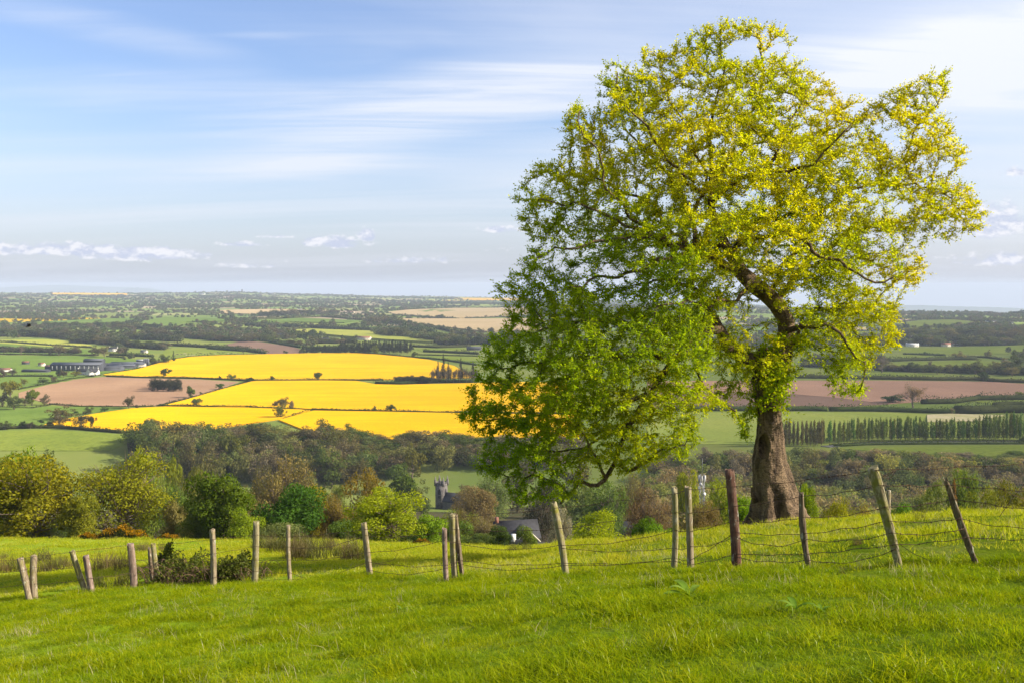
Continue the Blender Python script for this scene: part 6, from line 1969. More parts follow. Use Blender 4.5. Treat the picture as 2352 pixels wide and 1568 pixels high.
def hero():
    r = np.random.default_rng(99)
    base = at(1785, 1204, BEECH_Y)
    gz = float(T(base[0], BEECH_Y))
    O = np.array([base[0], BEECH_Y, gz])
    root = empty('beech_tree', O)
    tag(root, 'large leaning beech in fresh yellow green leaf behind the fence', 'tree')

    def W(px, py, dy=0.0):
        return at(px, py, BEECH_Y + dy) - O

    # ---- trunk: fluted, flared at the roots, with a hollow
    ys = np.array([1240, 1215, 1200, 1180, 1150, 1110, 1060, 1010, 960, 910, 870, 835, 800])
    lx = np.array([1722, 1727, 1730, 1732, 1731, 1731, 1729, 1737, 1741, 1733, 1729, 1735, 1742])
    rx = np.array([1885, 1875, 1862, 1848, 1836, 1822, 1808, 1802, 1796, 1793, 1798, 1806, 1822])
    n_a, n_z = 120, 200
    yy = np.linspace(ys[0], ys[-1], n_z)
    L_ = np.interp(-yy, -ys, lx); R_ = np.interp(-yy, -ys, rx)
    V = []
    ang = np.linspace(0, 2 * np.pi, n_a, endpoint=False)
    for i in range(n_z):
        c = W((L_[i] + R_[i]) / 2, yy[i])
        rad = (R_[i] - L_[i]) / 2 / PXM
        low = np.clip((yy[i] - 1080) / 130, 0, 1)
        fl = 1 + low ** 1.6 * (0.22 * np.sin(ang * 5 + 0.6) + 0.16 * np.sin(ang * 9 + 2.0)) + 0.045 * np.sin(ang * 3 + yy[i] * 0.012) + 0.03 * np.sin(ang * 7 + yy[i] * 0.02)
        nz = np.array([mnoise.noise(Vector((math.cos(a) * 1.6, math.sin(a) * 1.6, yy[i] / 45.0))) for a in ang])
        nz2 = np.array([mnoise.noise(Vector((math.cos(a) * 4.2, math.sin(a) * 4.2, yy[i] / 14.0 + 7))) for a in ang])
        nz3 = np.array([mnoise.noise(Vector((math.cos(a) * 9.0, math.sin(a) * 9.0, yy[i] / 30.0 + 3))) for a in ang])
        nz4 = np.array([mnoise.noise(Vector((math.cos(a) * 7.0, math.sin(a) * 7.0, yy[i] / 5.0 + 13))) for a in ang])
        rr = rad * (fl + 0.10 * nz + 0.05 * nz2 - 0.055 * np.abs(nz3) + 0.02 * nz4)
        p = np.stack([c[0] + np.cos(ang) * rr, c[1] + np.sin(ang) * rr * 0.95, np.full(n_a, c[2])], 1)
        # hollow facing the camera, left of centre
        hx, hy = 1755.0, 1024.0
        for a_i in range(n_a):
            if math.sin(ang[a_i]) < 0:
                q = p[a_i] + O
                px_, py_ = proj(q)
                e = ((px_ - hx) / 11.0) ** 2 + ((py_ - hy) / 24.0) ** 2
                if e < 1.35:
                    p[a_i][1] += 0.75 * (1 - e / 1.35) ** 0.35 * rad
                elif e < 2.2:
                    p[a_i][1] -= 0.07 * rad
        V.append(p)
    V = np.concatenate(V)
    i, j = np.meshgrid(np.arange(n_z - 1), np.arange(n_a), indexing='ij')
    k = (j + 1) % n_a
    Fq = np.stack([i * n_a + j, i * n_a + k, (i + 1) * n_a + k, (i + 1) * n_a + j], -1).reshape(-1, 4)
    MB().raw(V, Fq).build('trunk', M['beech_bark'], root, smooth=True)

    # ---- traced limbs: (x, y, radius in picture units, depth offset in metres)
    LIMBS = {
        'main': [(1782, 850, 34, 0), (1795, 815, 26, 0), (1805, 782, 20, 0.1), (1810, 748, 19, 0.1), (1796, 712, 19, 0), (1767, 678, 19, -0.2), (1718, 645, 19, -0.3), (1693, 618, 16, -0.3), (1681, 584, 13, -0.2), (1667, 564, 11, 0), (1653, 540, 9.5, 0.2), (1640, 510, 9, 0.3), (1632, 480, 8, 0.3), (1636, 440, 6.5, 0.4), (1634, 380, 5, 0.7), (1628, 320, 4, 1.0), (1640, 250, 3, 1.0), (1660, 170, 2, 0.8)],
        'left_low': [(1752, 850, 24, 0), (1732, 832, 22, -0.3), (1711, 803, 18, -0.6), (1672, 780, 15, -1.0), (1640, 760, 13, -1.4), (1600, 783, 11, -2.0), (1546, 826, 10, -2.6), (1515, 864, 9, -3.0), (1486, 904, 8.5, -3.2), (1464, 950, 8, -3.4), (1447, 1008, 7.5, -3.6), (1424, 1062, 7, -3.7), (1392, 1098, 6.5, -3.8), (1345, 1118, 5.5, -3.9), (1310, 1138, 4, -4.0), (1290, 1155, 3, -4.1)],
        'left_up': [(1668, 778, 13, -1.0), (1640, 742, 12, -0.6), (1626, 700, 10, -0.2), (1600, 660, 7, 0.2), (1560, 640, 5, 0.5), (1500, 640, 3.5, 0.8)],
        'B_low': [(1690, 622, 13, -0.3), (1653, 599, 12, -0.6), (1620, 579, 10, -0.9), (1587, 577, 8, -1.2), (1548, 591, 7, -1.5), (1509, 609, 6, -1.8), (1470, 610, 5, -2.0), (1420, 640, 4, -2.2), (1360, 650, 3, -2.4), (1300, 668, 2, -2.6)],
        'B_high': [(1668, 565, 9, 0), (1626, 564, 9, -0.4), (1578, 561, 8, -0.9), (1533, 549, 7, -1.2), (1490, 530, 5.5, -1.4), (1440, 515, 4.5, -1.5), (1380, 490, 3.5, -1.6), (1310, 470, 2.5, -1.6), (1250, 450, 2, -1.5)],
        'B2': [(1572, 560, 7, -0.9), (1562, 534, 6.5, -0.8), (1602, 488, 6, -0.4), (1617, 450, 5, 0), (1626, 411, 4, 0.2), (1600, 340, 3, 0.0), (1560, 260, 2.5, -0.4), (1520, 190, 2, -0.6)],
        'B3': [(1596, 562, 7, -0.6), (1600, 525, 7, -0.3), (1590, 480, 5.5, 0.4), (1560, 420, 4.5, 1.0), (1500, 360, 3.5, 1.6), (1440, 300, 2.5, 2.0)],
        'up_r': [(1636, 470, 7.5, 0.3), (1650, 446, 7, 0.1), (1683, 424, 6.5, -0.3), (1728, 405, 6, -0.6), (1758, 387, 5.5, -0.8), (1785, 350, 4.5, -1.0), (1803, 325, 4, -1.1), (1830, 260, 3, -1.0), (1850, 200, 2, -0.8)],
        'up_d': [(1636, 440, 6.5, 0.4), (1660, 412, 6, 0.9), (1686, 364, 5.5, 1.3), (1710, 300, 4, 1.6), (1740, 210, 3, 1.6), (1750, 120, 2, 1.4)],
        'R1': [(1681, 580, 9, -0.2), (1707, 552, 8, 0.2), (1743, 525, 7, 0.8), (1773, 505, 6.5, 1.2), (1812, 492, 6, 1.6), (1848, 494, 5.5, 1.9), (1893, 488, 5, 2.2), (1950, 450, 4, 2.4), (2010, 420, 3.5, 2.4), (2060, 380, 3, 2.2), (2090, 330, 2.6, 2.0), (2120, 270, 2.2, 1.8), (2160, 205, 1.8, 1.6)],
        'R2': [(1690, 566, 8, -0.4), (1719, 545, 7, -0.8), (1758, 537, 6.5, -1.3), (1803, 548, 6.5, -1.7), (1842, 559, 6, -2.0), (1878, 588, 5, -2.3), (1908, 606, 4.5, -2.5), (1960, 625, 3.5, -2.7), (2020, 650, 2.8, -2.8), (2070, 640, 2, -2.8)],
        'R3': [(1785, 690, 11, 0.1), (1800, 662, 8.5, 0.5), (1822, 645, 7.5, 0.9), (1850, 626, 7, 1.3), (1880, 598, 6.5, 1.6), (1904, 570, 6, 1.9), (1940, 545, 4.5, 2.2), (2000, 525, 3.6, 2.5), (2080, 510, 3, 2.6), (2150, 490, 2.5, 2.6), (2220, 480, 1.8, 2.5)],
        'R4': [(1808, 760, 9, -0.2), (1835, 752, 7, -0.6), (1870, 745, 5, -1.1), (1910, 755, 4, -1.5), (1950, 790, 3, -1.8), (1975, 840, 2.2, -1.9), (1980, 890, 1.6, -1.9)],
        'R5': [(1806, 800, 8, 0.2), (1830, 770, 6, 0.8), (1870, 720, 4.5, 1.5), (1930, 690, 3.6, 2.0), (2000, 690, 2.6, 2.2), (2050, 720, 1.8, 2.3)],
        'R6': [(1770, 672, 8, 0.2), (1790, 630, 6, 0.9), (1830, 590, 5, 1.6), (1870, 530, 4, 2.3), (1900, 440, 3, 2.8), (1910, 340, 2.2, 3.0), (1900, 270, 1.8, 3.0)],
        'L3': [(1424, 1062, 6.5, -3.7), (1432, 1090, 6.5, -3.9), (1462, 1088, 6, -4.2), (1478, 1065, 5.5, -4.4), (1493, 1049, 5, -4.5), (1530, 1030, 3.5, -4.6), (1575, 1015, 2.2, -4.7)],
        'L4': [(1486, 902, 7, -3.2), (1440, 915, 6, -3.4), (1385, 926, 5, -3.5), (1320, 930, 4, -3.5), (1240, 950, 3, -3.4), (1150, 965, 2.2, -3.3), (1085, 970, 1.6, -3.2)],
        'L5': [(1546, 826, 8, -2.6), (1490, 820, 6.5, -3.2), (1420, 815, 5.5, -3.6), (1340, 820, 4.2, -3.8), (1250, 840, 3, -3.8), (1160, 850, 2, -3.6)],
        'L6': [(1640, 745, 8, -0.7), (1580, 730, 6, -1.6), (1500, 725, 5, -2.4), (1420, 735, 4, -3.0), (1330, 745, 3, -3.2), (1240, 755, 2, -3.2)],
        'L7': [(1464, 950, 6, -3.4), (1420, 985, 5, -3.0), (1360, 1015, 4, -2.6), (1290, 1035, 3, -2.4), (1210, 1050, 2.2, -2.2), (1140, 1055, 1.6, -2.1)],
        'L8': [(1392, 1098, 5, -3.8), (1370, 1060, 4.2, -4.2), (1350, 1010, 3.5, -4.6), (1300, 970, 2.6, -4.8)],
        'L9': [(1310, 1138, 3.5, -4.0), (1280, 1105, 3, -4.2), (1240, 1085, 2.6, -4.3), (1180, 1085, 2, -4.3), (1130, 1080, 1.5, -4.2)],
        'L10': [(1600, 783, 8, -2.0), (1590, 830, 6, -2.4), (1600, 880, 4.5, -2.8), (1640, 910, 3.2, -3.1), (1690, 950, 2.2, -3.2)],
        'M1': [(1720, 646, 8, -0.4), (1700, 690, 5, -1.2), (1660, 700, 4, -2.0), (1590, 690, 3, -2.8), (1510, 690, 2.2, -3.2)],
        'M2': [(1578, 561, 6, -0.9), (1540, 520, 5, -0.2), (1480, 470, 4.2, 0.5), (1400, 420, 3.2, 1.0), (1320, 400, 2.2, 1.2), (1260, 390, 1.7, 1.2)],
        'M3': [(1533, 549, 5, -1.2), (1470, 555, 4.2, -1.9), (1390, 560, 3.4, -2.4), (1300, 580, 2.6, -2.6), (1230, 590, 1.9, -2.6)],
        'M4': [(1490, 530, 4, -1.4), (1420, 450, 3.4, -2.2), (1370, 370, 2.7, -2.6), (1340, 300, 2, -2.7), (1325, 262, 1.5, -2.7)],
        'M5': [(1617, 450, 4.5, 0), (1570, 400, 4, -1.2), (1510, 340, 3.2, -2.0), (1450, 260, 2.6, -2.4), (1410, 180, 1.9, -2.4)],
        'M6': [(1758, 387, 5, -0.8), (1800, 400, 4.4, -1.6), (1860, 380, 3.6, -2.3), (1920, 340, 2.8, -2.8), (1950, 280, 2, -2.9)],
        'M7': [(1812, 492, 5, 1.6), (1850, 440, 4, 2.6), (1880, 370, 3.2, 3.2), (1860, 280, 2.4, 3.4)],
        'M8': [(2010, 420, 3.2, 2.4), (2060, 430, 2.8, 1.8), (2120, 425, 2.3, 1.2), (2190, 450, 1.7, 0.8)],
        'M9': [(2060, 380, 2.7, 2.2), (2110, 350, 2.4, 2.6), (2160, 340, 2, 2.9), (2205, 370, 1.5, 3.0)],
    }
    nodes, rad, par, skel = [], [], [], []
    index = {}
    for name, pts in LIMBS.items():
        lf_ = name[0] == 'L' or name.startswith('left')
        P = np.array([W(a, b, d * (0.55 if lf_ else 1.0)) for a, b, _, d in pts])
        Rr = np.array([c / PXM * (1.0 if name == 'main' else (0.80 if b < 880 or not lf_ else 0.70)) for a, b, c, _ in pts])
        s = np.concatenate([[0], np.cumsum(np.linalg.norm(np.diff(P, axis=0), axis=1))])
        m = max(3, int(s[-1] / 0.22))
        q = np.linspace(0, s[-1], m)
        # Catmull-like smoothing of the traced line
        Pi = np.stack([np.interp(q, s, P[:, c]) for c in range(3)], 1)
        for _ in range(3):
            Pi[1:-1] = (Pi[:-2] + 2 * Pi[1:-1] + Pi[2:]) / 4
        Ri = np.interp(q, s, Rr)
        wig = np.array([[mnoise.noise(Vector((a * 1.1 + 5 * len(name), b * 1.1, c * 1.1 + o))) + 0.5 * mnoise.noise(Vector((a * 3.0, b * 3.0 + 5, c * 3.0 + o))) for o in (0, 9, 18)] for a, b, c in Pi])
        Pi += wig * (0.26 if name != 'main' else 0.06) * np.clip(q / 1.0, 0, 1)[:, None]
        # tube
        sides = 18 if Ri.max() > 0.16 else (12 if Ri.max() > 0.09 else 8)
        wob = 1 + 0.10 * np.array([[mnoise.noise(Vector((i_ * 0.35, a_ * 1.1, len(name)))) for a_ in range(sides)] for i_ in range(m)])
        MB().tube(Pi, Ri, sides, wob=wob).build('limb', M['beech_bark'], root, smooth=True)
        # graft points for the finer branches
        for i_ in range(m):
            par.append(len(nodes) - 1 if i_ else -1)
            nodes.append(Pi[i_]); rad.append(Ri[i_]); skel.append(True)
    nodes = [np.array(n_) for n_ in nodes]

    # ---- crown outline (picture units)
    OUT = np.array([(1052, 965), (1062, 900), (1110, 850), (1105, 805), (1135, 765), (1172, 735), (1165, 700), (1132, 665), (1195, 610), (1225, 560), (1200, 520), (1178, 480), (1182, 430), (1240, 375), (1300, 330), (1288, 290), (1312, 245), (1330, 245), (1345, 280), (1372, 250), (1372, 180), (1420, 130), (1470, 100), (1500, 118), (1565, 105), (1590, 72), (1640, 62), (1695, 50), (1750, 62), (1812, 68), (1820, 125), (1850, 165), (1905, 195), (1940, 235), (1985, 240), (2030, 225), (2080, 188), (2130, 172), (2195, 158), (2180, 190), (2130, 228), (2180, 280), (2222, 340), (2215, 392), (2165, 375), (2120, 400), (2200, 415), (2252, 455), (2262, 515), (2205, 535), (2160, 575), (2120, 560), (2128, 640), (2070, 690), (2062, 750), (2072, 800), (2010, 815), (1995, 900), (1935, 922), (1890, 880), (1860, 830), (1840, 860), (1815, 900), (1740, 940), (1725, 1005), (1690, 1000), (1700, 930), (1640, 930), (1605, 960), (1612, 1010), (1590, 1045), (1530, 1050), (1500, 1078), (1440, 1085), (1420, 1060), (1370, 1075), (1320, 1100), (1310, 1150), (1250, 1145), (1200, 1160), (1150, 1120), (1100, 1085), (1085, 1050), (1130, 1005)], float)
    HOLES = [(1405, 632, 90, 30), (1700, 745, 55, 40), (1745, 730, 40, 50), (1655, 865, 60, 28), (2060, 340, 26, 45), (1740, 800, 26, 20), (1520, 985, 50, 20), (2020, 560, 40, 26), (1770, 590, 40, 22), (1180, 1000, 60, 14), (1680, 660, 30, 20), (1770, 690, 44, 34), (1730, 655, 46, 34), (1700, 618, 38, 28), (1812, 758, 24, 44), (1665, 560, 24, 22)]

    def inside(x, y):
        ins = np.zeros(len(x), bool)
        j_ = len(OUT) - 1
        for i_ in range(len(OUT)):
            a, b = OUT[i_], OUT[j_]
            if a[1] != b[1]:
                ins ^= ((a[1] > y) != (b[1] > y)) & (x < (b[0] - a[0]) * (y - a[1]) / (b[1] - a[1]) + a[0])
            j_ = i_
        return ins

    def edge_dist(x, y):
        d = np.full(len(x), 1e9)
        A = OUT; B = np.roll(OUT, -1, axis=0)
        for a, b in zip(A, B):
            ab = b - a
            tt = np.clip(((x - a[0]) * ab[0] + (y - a[1]) * ab[1]) / (ab @ ab + 1e-9), 0, 1)
            d = np.minimum(d, np.hypot(x - a[0] - tt * ab[0], y - a[1] - tt * ab[1]))
        return d

    n = 110000
    x = r.uniform(1040, 2270, n); y = r.uniform(45, 1165, n)
    ok = inside(x, y); x, y = x[ok], y[ok]
    ed = edge_dist(x, y)
    thick = np.minimum(4.6, 0.25 + 1.05 * (ed / PXM) ** 0.9)
    # the low left bough sweeps towards the camera
    ctr = np.where((y > 690) & (x < 1640), -2.6 * np.clip((y - 690) / 120, 0, 1), 0.0) + np.where(x > 1850, 0.6, 0.0)
    thick = np.where((y > 690) & (x < 1640), np.minimum(thick, 2.6), thick)
    dy = ctr + r.uniform(-1, 1, len(x)) * thick
    keep = np.ones(len(x), bool)
    for hx, hy, ha, hb in HOLES:
        q = ((x - hx) / ha) ** 2 + ((y - hy) / hb) ** 2
        keep &= ~((q < 1) & (r.uniform(0, 1, len(x)) < 0.90))
    x, y, dy = x[keep], y[keep], dy[keep]
    A = np.array([W(a, b, c) for a, b, c in zip(x, y, dy)])
    nzv = np.array([mnoise.noise(Vector((a * 0.55, b * 0.55, c * 1.7))) + 0.5 * mnoise.noise(Vector((a * 1.5 + 9, b * 1.5, c * 3.2))) for a, b, c in A])
    lowl = (y > 680) & (x < 1640)
    A = A[(nzv > -0.13) & ((r.uniform(0, 1, len(x)) < np.where(lowl, 0.95, 0.85)))]
    r.shuffle(A)
    A = A[:16500]

    # ---- grow branches towards the attraction points
    N = 30000
    P = np.zeros((N, 3)); PAR = np.full(N, -1); NB = len(nodes)
    P[:NB] = np.array(nodes); PAR[:NB] = par
    best = np.full(len(A), 1e9); bi = np.zeros(len(A), int)
    for s0 in range(0, NB, 400):
        D = np.linalg.norm(A[:, None, :] - P[None, s0:min(NB, s0 + 400), :], axis=2)
        k_ = D.argmin(1); dmin = D[np.arange(len(A)), k_]
        u = dmin < best; best[u] = dmin[u]; bi[u] = k_[u] + s0
    alive = np.ones(len(A), bool)
    step, kill, infl = 0.20, 0.235, 4.5
    cnt = NB
    for it in range(70):
        alive &= best > kill
        act = alive & (best < infl)
        if not act.any(): break
        ids = bi[act]
        dv = A[act] - P[ids]
        dv /= np.linalg.norm(dv, axis=1)[:, None]
        acc = np.zeros((cnt, 3)); np.add.at(acc, ids, dv)
        grow = np.unique(ids)
        g = acc[grow]
        ln = np.linalg.norm(g, axis=1)
        good = ln > 0.05
        grow, g = grow[good], g[good] / ln[good][:, None]
        g += r.normal(size=g.shape) * 0.22
        g /= np.linalg.norm(g, axis=1)[:, None]
        k_ = len(grow)
        if k_ == 0 or cnt + k_ > N: break
        P[cnt:cnt + k_] = P[grow] + g * step
        PAR[cnt:cnt + k_] = grow
        newp = P[cnt:cnt + k_]
        ai = np.nonzero(alive)[0]
        for s0 in range(0, k_, 300):
            D = np.linalg.norm(A[ai][:, None, :] - newp[None, s0:s0 + 300, :], axis=2)
            kk = D.argmin(1); dmin = D[np.arange(len(ai)), kk]
            u = dmin < best[ai]
            best[ai[u]] = dmin[u]; bi[ai[u]] = kk[u] + s0 + cnt
        cnt += k_
    P, PAR = P[:cnt], PAR[:cnt]
    # pipe model radii of the grown wood
    area = np.zeros(cnt); kids = np.zeros(cnt, int)
    for i_ in range(cnt - 1, NB - 1, -1):
        area[i_] = max(area[i_], 0.0042 ** 2.1)
        area[PAR[i_]] += area[i_]
        kids[PAR[i_]] += 1
    RD = area ** (1 / 2.1)
    RD[:NB] = np.array(rad)
    RD[NB:] = np.minimum(RD[NB:], 0.065)
    # branches as tapered 5-sided pieces
    e = np.arange(NB, cnt)
    p0, p1 = P[PAR[e]], P[e]
    r1 = RD[e]; r0 = np.minimum(RD[PAR[e]], r1 * 1.35)
    d = p1 - p0; d /= np.linalg.norm(d, axis=1)[:, None]
    ref = np.where(np.abs(d[:, 2:3]) < 0.9, [[0, 0, 1.0]], [[1.0, 0, 0]])
    u = np.cross(d, ref); u /= np.linalg.norm(u, axis=1)[:, None]
    v = np.cross(d, u)
    S = 5
    aa = np.linspace(0, 2 * np.pi, S, endpoint=False)
    ringa = p0[:, None] + (np.cos(aa)[None, :, None] * u[:, None] + np.sin(aa)[None, :, None] * v[:, None]) * r0[:, None, None]
    ringb = (p1 + d * 0.015)[:, None] + (np.cos(aa)[None, :, None] * u[:, None] + np.sin(aa)[None, :, None] * v[:, None]) * r1[:, None, None]
    VV = np.concatenate([ringa, ringb], 1).reshape(-1, 3)
    b0 = (np.arange(len(e)) * 2 * S)[:, None, None]
    jj = np.arange(S)
    quad = np.stack([jj, (jj + 1) % S, S + (jj + 1) % S, S + jj], 1)[None]
    br = MB().raw(VV, (b0 + quad).reshape(-1, 4))

    # ---- leafy sprays on the fine wood
    thin = np.concatenate([e[RD[e] < 0.022], [q for q in range(1, NB) if RD[q] < 0.05 and PAR[q] >= 0 and r.uniform() < 0.8]]).astype(int)
    reps = 6
    src = np.repeat(thin, reps)
    lowm = (P[thin][:, 2] < 6.6) & (P[thin][:, 0] < -1.8)
    src = np.concatenate([src, np.repeat(thin[lowm], 1)])
    m = len(src)
    sp_ = P[PAR[src]] + (P[src] - P[PAR[src]]) * r.uniform(0, 1, (m, 1))
    pd = P[src] - P[PAR[src]]; pd /= np.linalg.norm(pd, axis=1)[:, None]
    hgt = np.clip((sp_[:, 2]) / 15.0, 0, 1)
    sd = pd * 0.8 + dirs(m, r) * np.array([1, 1, 0.6]) * 0.9
    sd[:, 2] += (hgt - 0.45) * 0.75
    rad_ = sp_ - np.array([-1.4, 0.2, 7.6])
    sd += 0.42 * rad_ / (np.linalg.norm(rad_, axis=1)[:, None] + 1.5)
    sd /= np.linalg.norm(sd, axis=1)[:, None]
    sl = r.uniform(0.08, 0.38, m)
    # the twigs
    tw_n = np.cross(sd, dirs(m, r))
    br.cards(sp_, sd, tw_n, sl, 0.008, 0.5)
    bo = br.build('branches', M['twig'], root)
    bo['kind'] = 'stuff'
    # the leaves
    per = 7
    up = np.array([0, 0, 1.0]) + r.normal(size=(m, 3)) * 0.55
    side = np.cross(sd, up); side /= np.linalg.norm(side, axis=1)[:, None]
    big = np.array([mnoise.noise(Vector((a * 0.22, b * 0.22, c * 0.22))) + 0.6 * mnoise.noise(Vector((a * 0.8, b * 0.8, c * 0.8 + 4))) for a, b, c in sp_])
    yel = 0.50 + 0.36 * (sp_[:, 2] - 7.5) / 15.0 + 0.018 * sp_[:, 0] + 0.32 * big  # yellower up and right: young-leaf hue, plus sunlit glow painted into the tint
    C, Dd, Nn, Ln, Tt = [], [], [], [], []
    for k_ in range(per):
        f = (k_ + 0.6) / per
        sg = 1 if k_ % 2 else -1
        C.append(sp_ + sd * (sl * f)[:, None])
        Dd.append(sd * 0.7 + side * sg * 0.9 + r.normal(size=(m, 3)) * 0.35)
        Nn.append(up + r.normal(size=(m, 3)) * 0.45)
        Ln.append(r.uniform(0.040, 0.095, m))
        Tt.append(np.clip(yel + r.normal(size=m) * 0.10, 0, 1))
    C, Dd, Nn, Ln, Tt = map(np.concatenate, (C, Dd, Nn, Ln, Tt))
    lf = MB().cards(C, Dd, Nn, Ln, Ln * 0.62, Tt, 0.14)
    # ivy and young shoots on the stem
    m2 = 5200
    yy2 = r.uniform(770, 965, m2); side_x = r.uniform(-1, 1, m2)
    k2 = r.uniform(0, 1, m2) < np.interp(yy2, [770, 830, 900, 965], [0.6, 1.0, 0.6, 0.15])
    yy2, side_x = yy2[k2], side_x[k2]
    L2 = np.interp(-yy2, -ys, lx); R2 = np.interp(-yy2, -ys, rx)
    cx2 = (L2 + R2) / 2; rr2 = (R2 - L2) / 2 / PXM
    an = r.uniform(np.pi, 2 * np.pi, len(yy2)) + 0.35 * np.sin(yy2 / 17.0)
    c2 = np.array([W(a, b) for a, b in zip(cx2, yy2)])
    off = rr2 * r.uniform(1.0, 1.35, len(yy2)) + r.exponential(0.10, len(yy2))
    c2 += np.stack([np.cos(an) * off, np.sin(an) * off, np.zeros(len(yy2))], 1)
    nzc = np.array([mnoise.noise(Vector((a * 1.7, b * 1.7, c * 1.4))) for a, b, c in c2])
    c2 = c2[nzc > -0.05]; an = an[nzc > -0.05]
    od = np.stack([np.cos(an), np.sin(an), np.zeros(len(an))], 1)
    lf.cards(c2, dirs(len(c2), r) + np.array([0, 0, -0.2]), od + dirs(len(c2), r) * 0.6, r.uniform(0.07, 0.12, len(c2)), 0.07, np.clip(r.normal(0.34, 0.16, len(c2)), 0, 1), 0.12)
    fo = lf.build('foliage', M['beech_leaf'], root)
    fo['kind'] = 'stuff'
    print('HERO nodes', cnt, 'leaves', len(C) + len(c2))
    # cut burr and broken stub on the trunk's left
    MB().tube([W(1736, 1150, -0.2), W(1729, 1135, -0.3), W(1727, 1118, -0.3)], [0.09, 0.07, 0.03], 9).build('stub', M['beech_bark'], root, smooth=True)


hero()

# ------------------------------------------------------------------ the fence
def wood_mat(name, a, b, moss, moss_amt):
    m, t, out = new_mat(name)
    bs = t.add('ShaderNodeBsdfPrincipled')
    co = coords(t)
    n1 = t.noise(t.mapping(co, scale=(1, 1, 0.06)), 48.0, 6, 0.65, 0.3)
    n2 = t.noise(co, 5.0, 4, 0.6)
    n3 = t.noise(t.mapping(co, scale=(1, 1, 0.5), loc=(3, 1, 0)), 11.0, 4, 0.65)
    c = t.mix(t.ramp(n1, 0.35, 0.65), a, b)
    c = t.mix(t.math('MULTIPLY', t.ramp(n2, 0.45, 0.68), moss_amt), c, moss)
    c = t.mix(t.math('MULTIPLY', t.ramp(n3, 0.58, 0.68), 0.75), c, (0.40, 0.39, 0.31))
    t.put(bs.inputs['Base Color'], c)
    bs.inputs['Roughness'].default_value = 0.9
    bs.inputs['Specular IOR Level'].default_value = 0.2
    bp = t.add('ShaderNodeBump')
    bp.inputs['Strength'].default_value = 0.7
    bp.inputs['Distance'].default_value = 0.01
    t.l.new(n1, bp.inputs['Height'])
    t.l.new(bp.outputs[0], bs.inputs['Normal'])
    t.l.new(bs.outputs[0], out.inputs[0])
    return m


M['post'] = wood_mat('weathered_post', (0.13, 0.095, 0.062), (0.30, 0.245, 0.17), (0.165, 0.15, 0.035), 0.65)
M['post_red'] = wood_mat('red_brown_post', (0.045, 0.022, 0.016), (0.125, 0.062, 0.042), (0.17, 0.12, 0.085), 0.55)
M['post_pink'] = wood_mat('pinkish_post', (0.12, 0.082, 0.066), (0.27, 0.195, 0.16), (0.20, 0.15, 0.10), 0.4)
M['post_dark'] = wood_mat('rotten_post', (0.05, 0.036, 0.024), (0.20, 0.15, 0.10), (0.12, 0.10, 0.04), 0.4)
M['post_moss'] = wood_mat('mossy_post', (0.15, 0.12, 0.06), (0.30, 0.265, 0.165), (0.175, 0.165, 0.025), 0.9)
M['wire'] = simple('rusty_wire', (0.11, 0.062, 0.042), 0.8, 0.4, 20.0, metal=0.3)

POSTS = [
    # base, top, width, round or square, material, label
    (z4(250, 1440), z4(165, 1085), 50, 'r', 'post', None),
    (z4(262, 1400), z4(190, 1085), 24, 's', 'post_dark', 'thin rotten post leaning behind the leftmost post'),
    (z4(292, 1430), z4(287, 1058), 58, 'r', 'post', None),
    (z4(735, 1388), z4(612, 1020), 50, 'r', 'post_moss', None),
    (z4(780, 1385), z4(728, 1062), 44, 's', 'post_pink', None),
    (z4(1140, 1337), z4(1108, 962), 60, 'r', 'post_pink', None),
    (z4(1297, 1290), z4(1270, 1000), 26, 's', 'post_dark', 'thin dark post leaning behind another'),
    (z4(1336, 1306), z4(1300, 962), 44, 'r', 'post_moss', None),
    (z4(1817, 1322), z4(1803, 840), 42, 's', 'post', None),
    (z5(77, 1302), z5(90, 775), 56, 'r', 'post_moss', None),
    (z5(378, 1302), z5(362, 805), 36, 'r', 'post', None),
    (z5(1060, 1247), z5(1005, 785), 46, 's', 'post', None),
    (z5(1705, 1288), z5(1690, 835), 46, 'r', 'post_pink', None),
    (z5(1780, 1258), z5(1755, 710), 54, 'r', 'post_moss', None),
    (z5(1843, 1248), z5(1788, 715), 36, 's', 'post_dark', 'split grey post leaning against the taller post'),
    (z6(632, 1243), z6(525, 610), 60, 'r', 'post_moss', 'leaning post green with moss'),
    (z6(1552, 1168), z6(1555, 485), 52, 'r', 'post_moss', None),
    (z6(1695, 1188), z6(1670, 482), 60, 'r', 'post', None),
    (z6(2085, 1172), z6(2022, 335), 82, 'r', 'post_red', 'thick reddish brown post'),
    (z7(585, 1127), z7(525, 522), 52, 's', 'post_dark', None),
    (z7(1330, 1118), z7(1110, 305), 88, 'r', 'post_moss', 'thick leaning post with a tapered foot'),
    (z7(1955, 1088), z7(1715, 420), 54, 's', 'post_dark', 'dark rotten leaning post'),
    ((2440, 1285), (2356, 1058), 60, 'r', 'post', None),
    ((-70, 1392), (-95, 1285), 50, 'r', 'post', None),
]


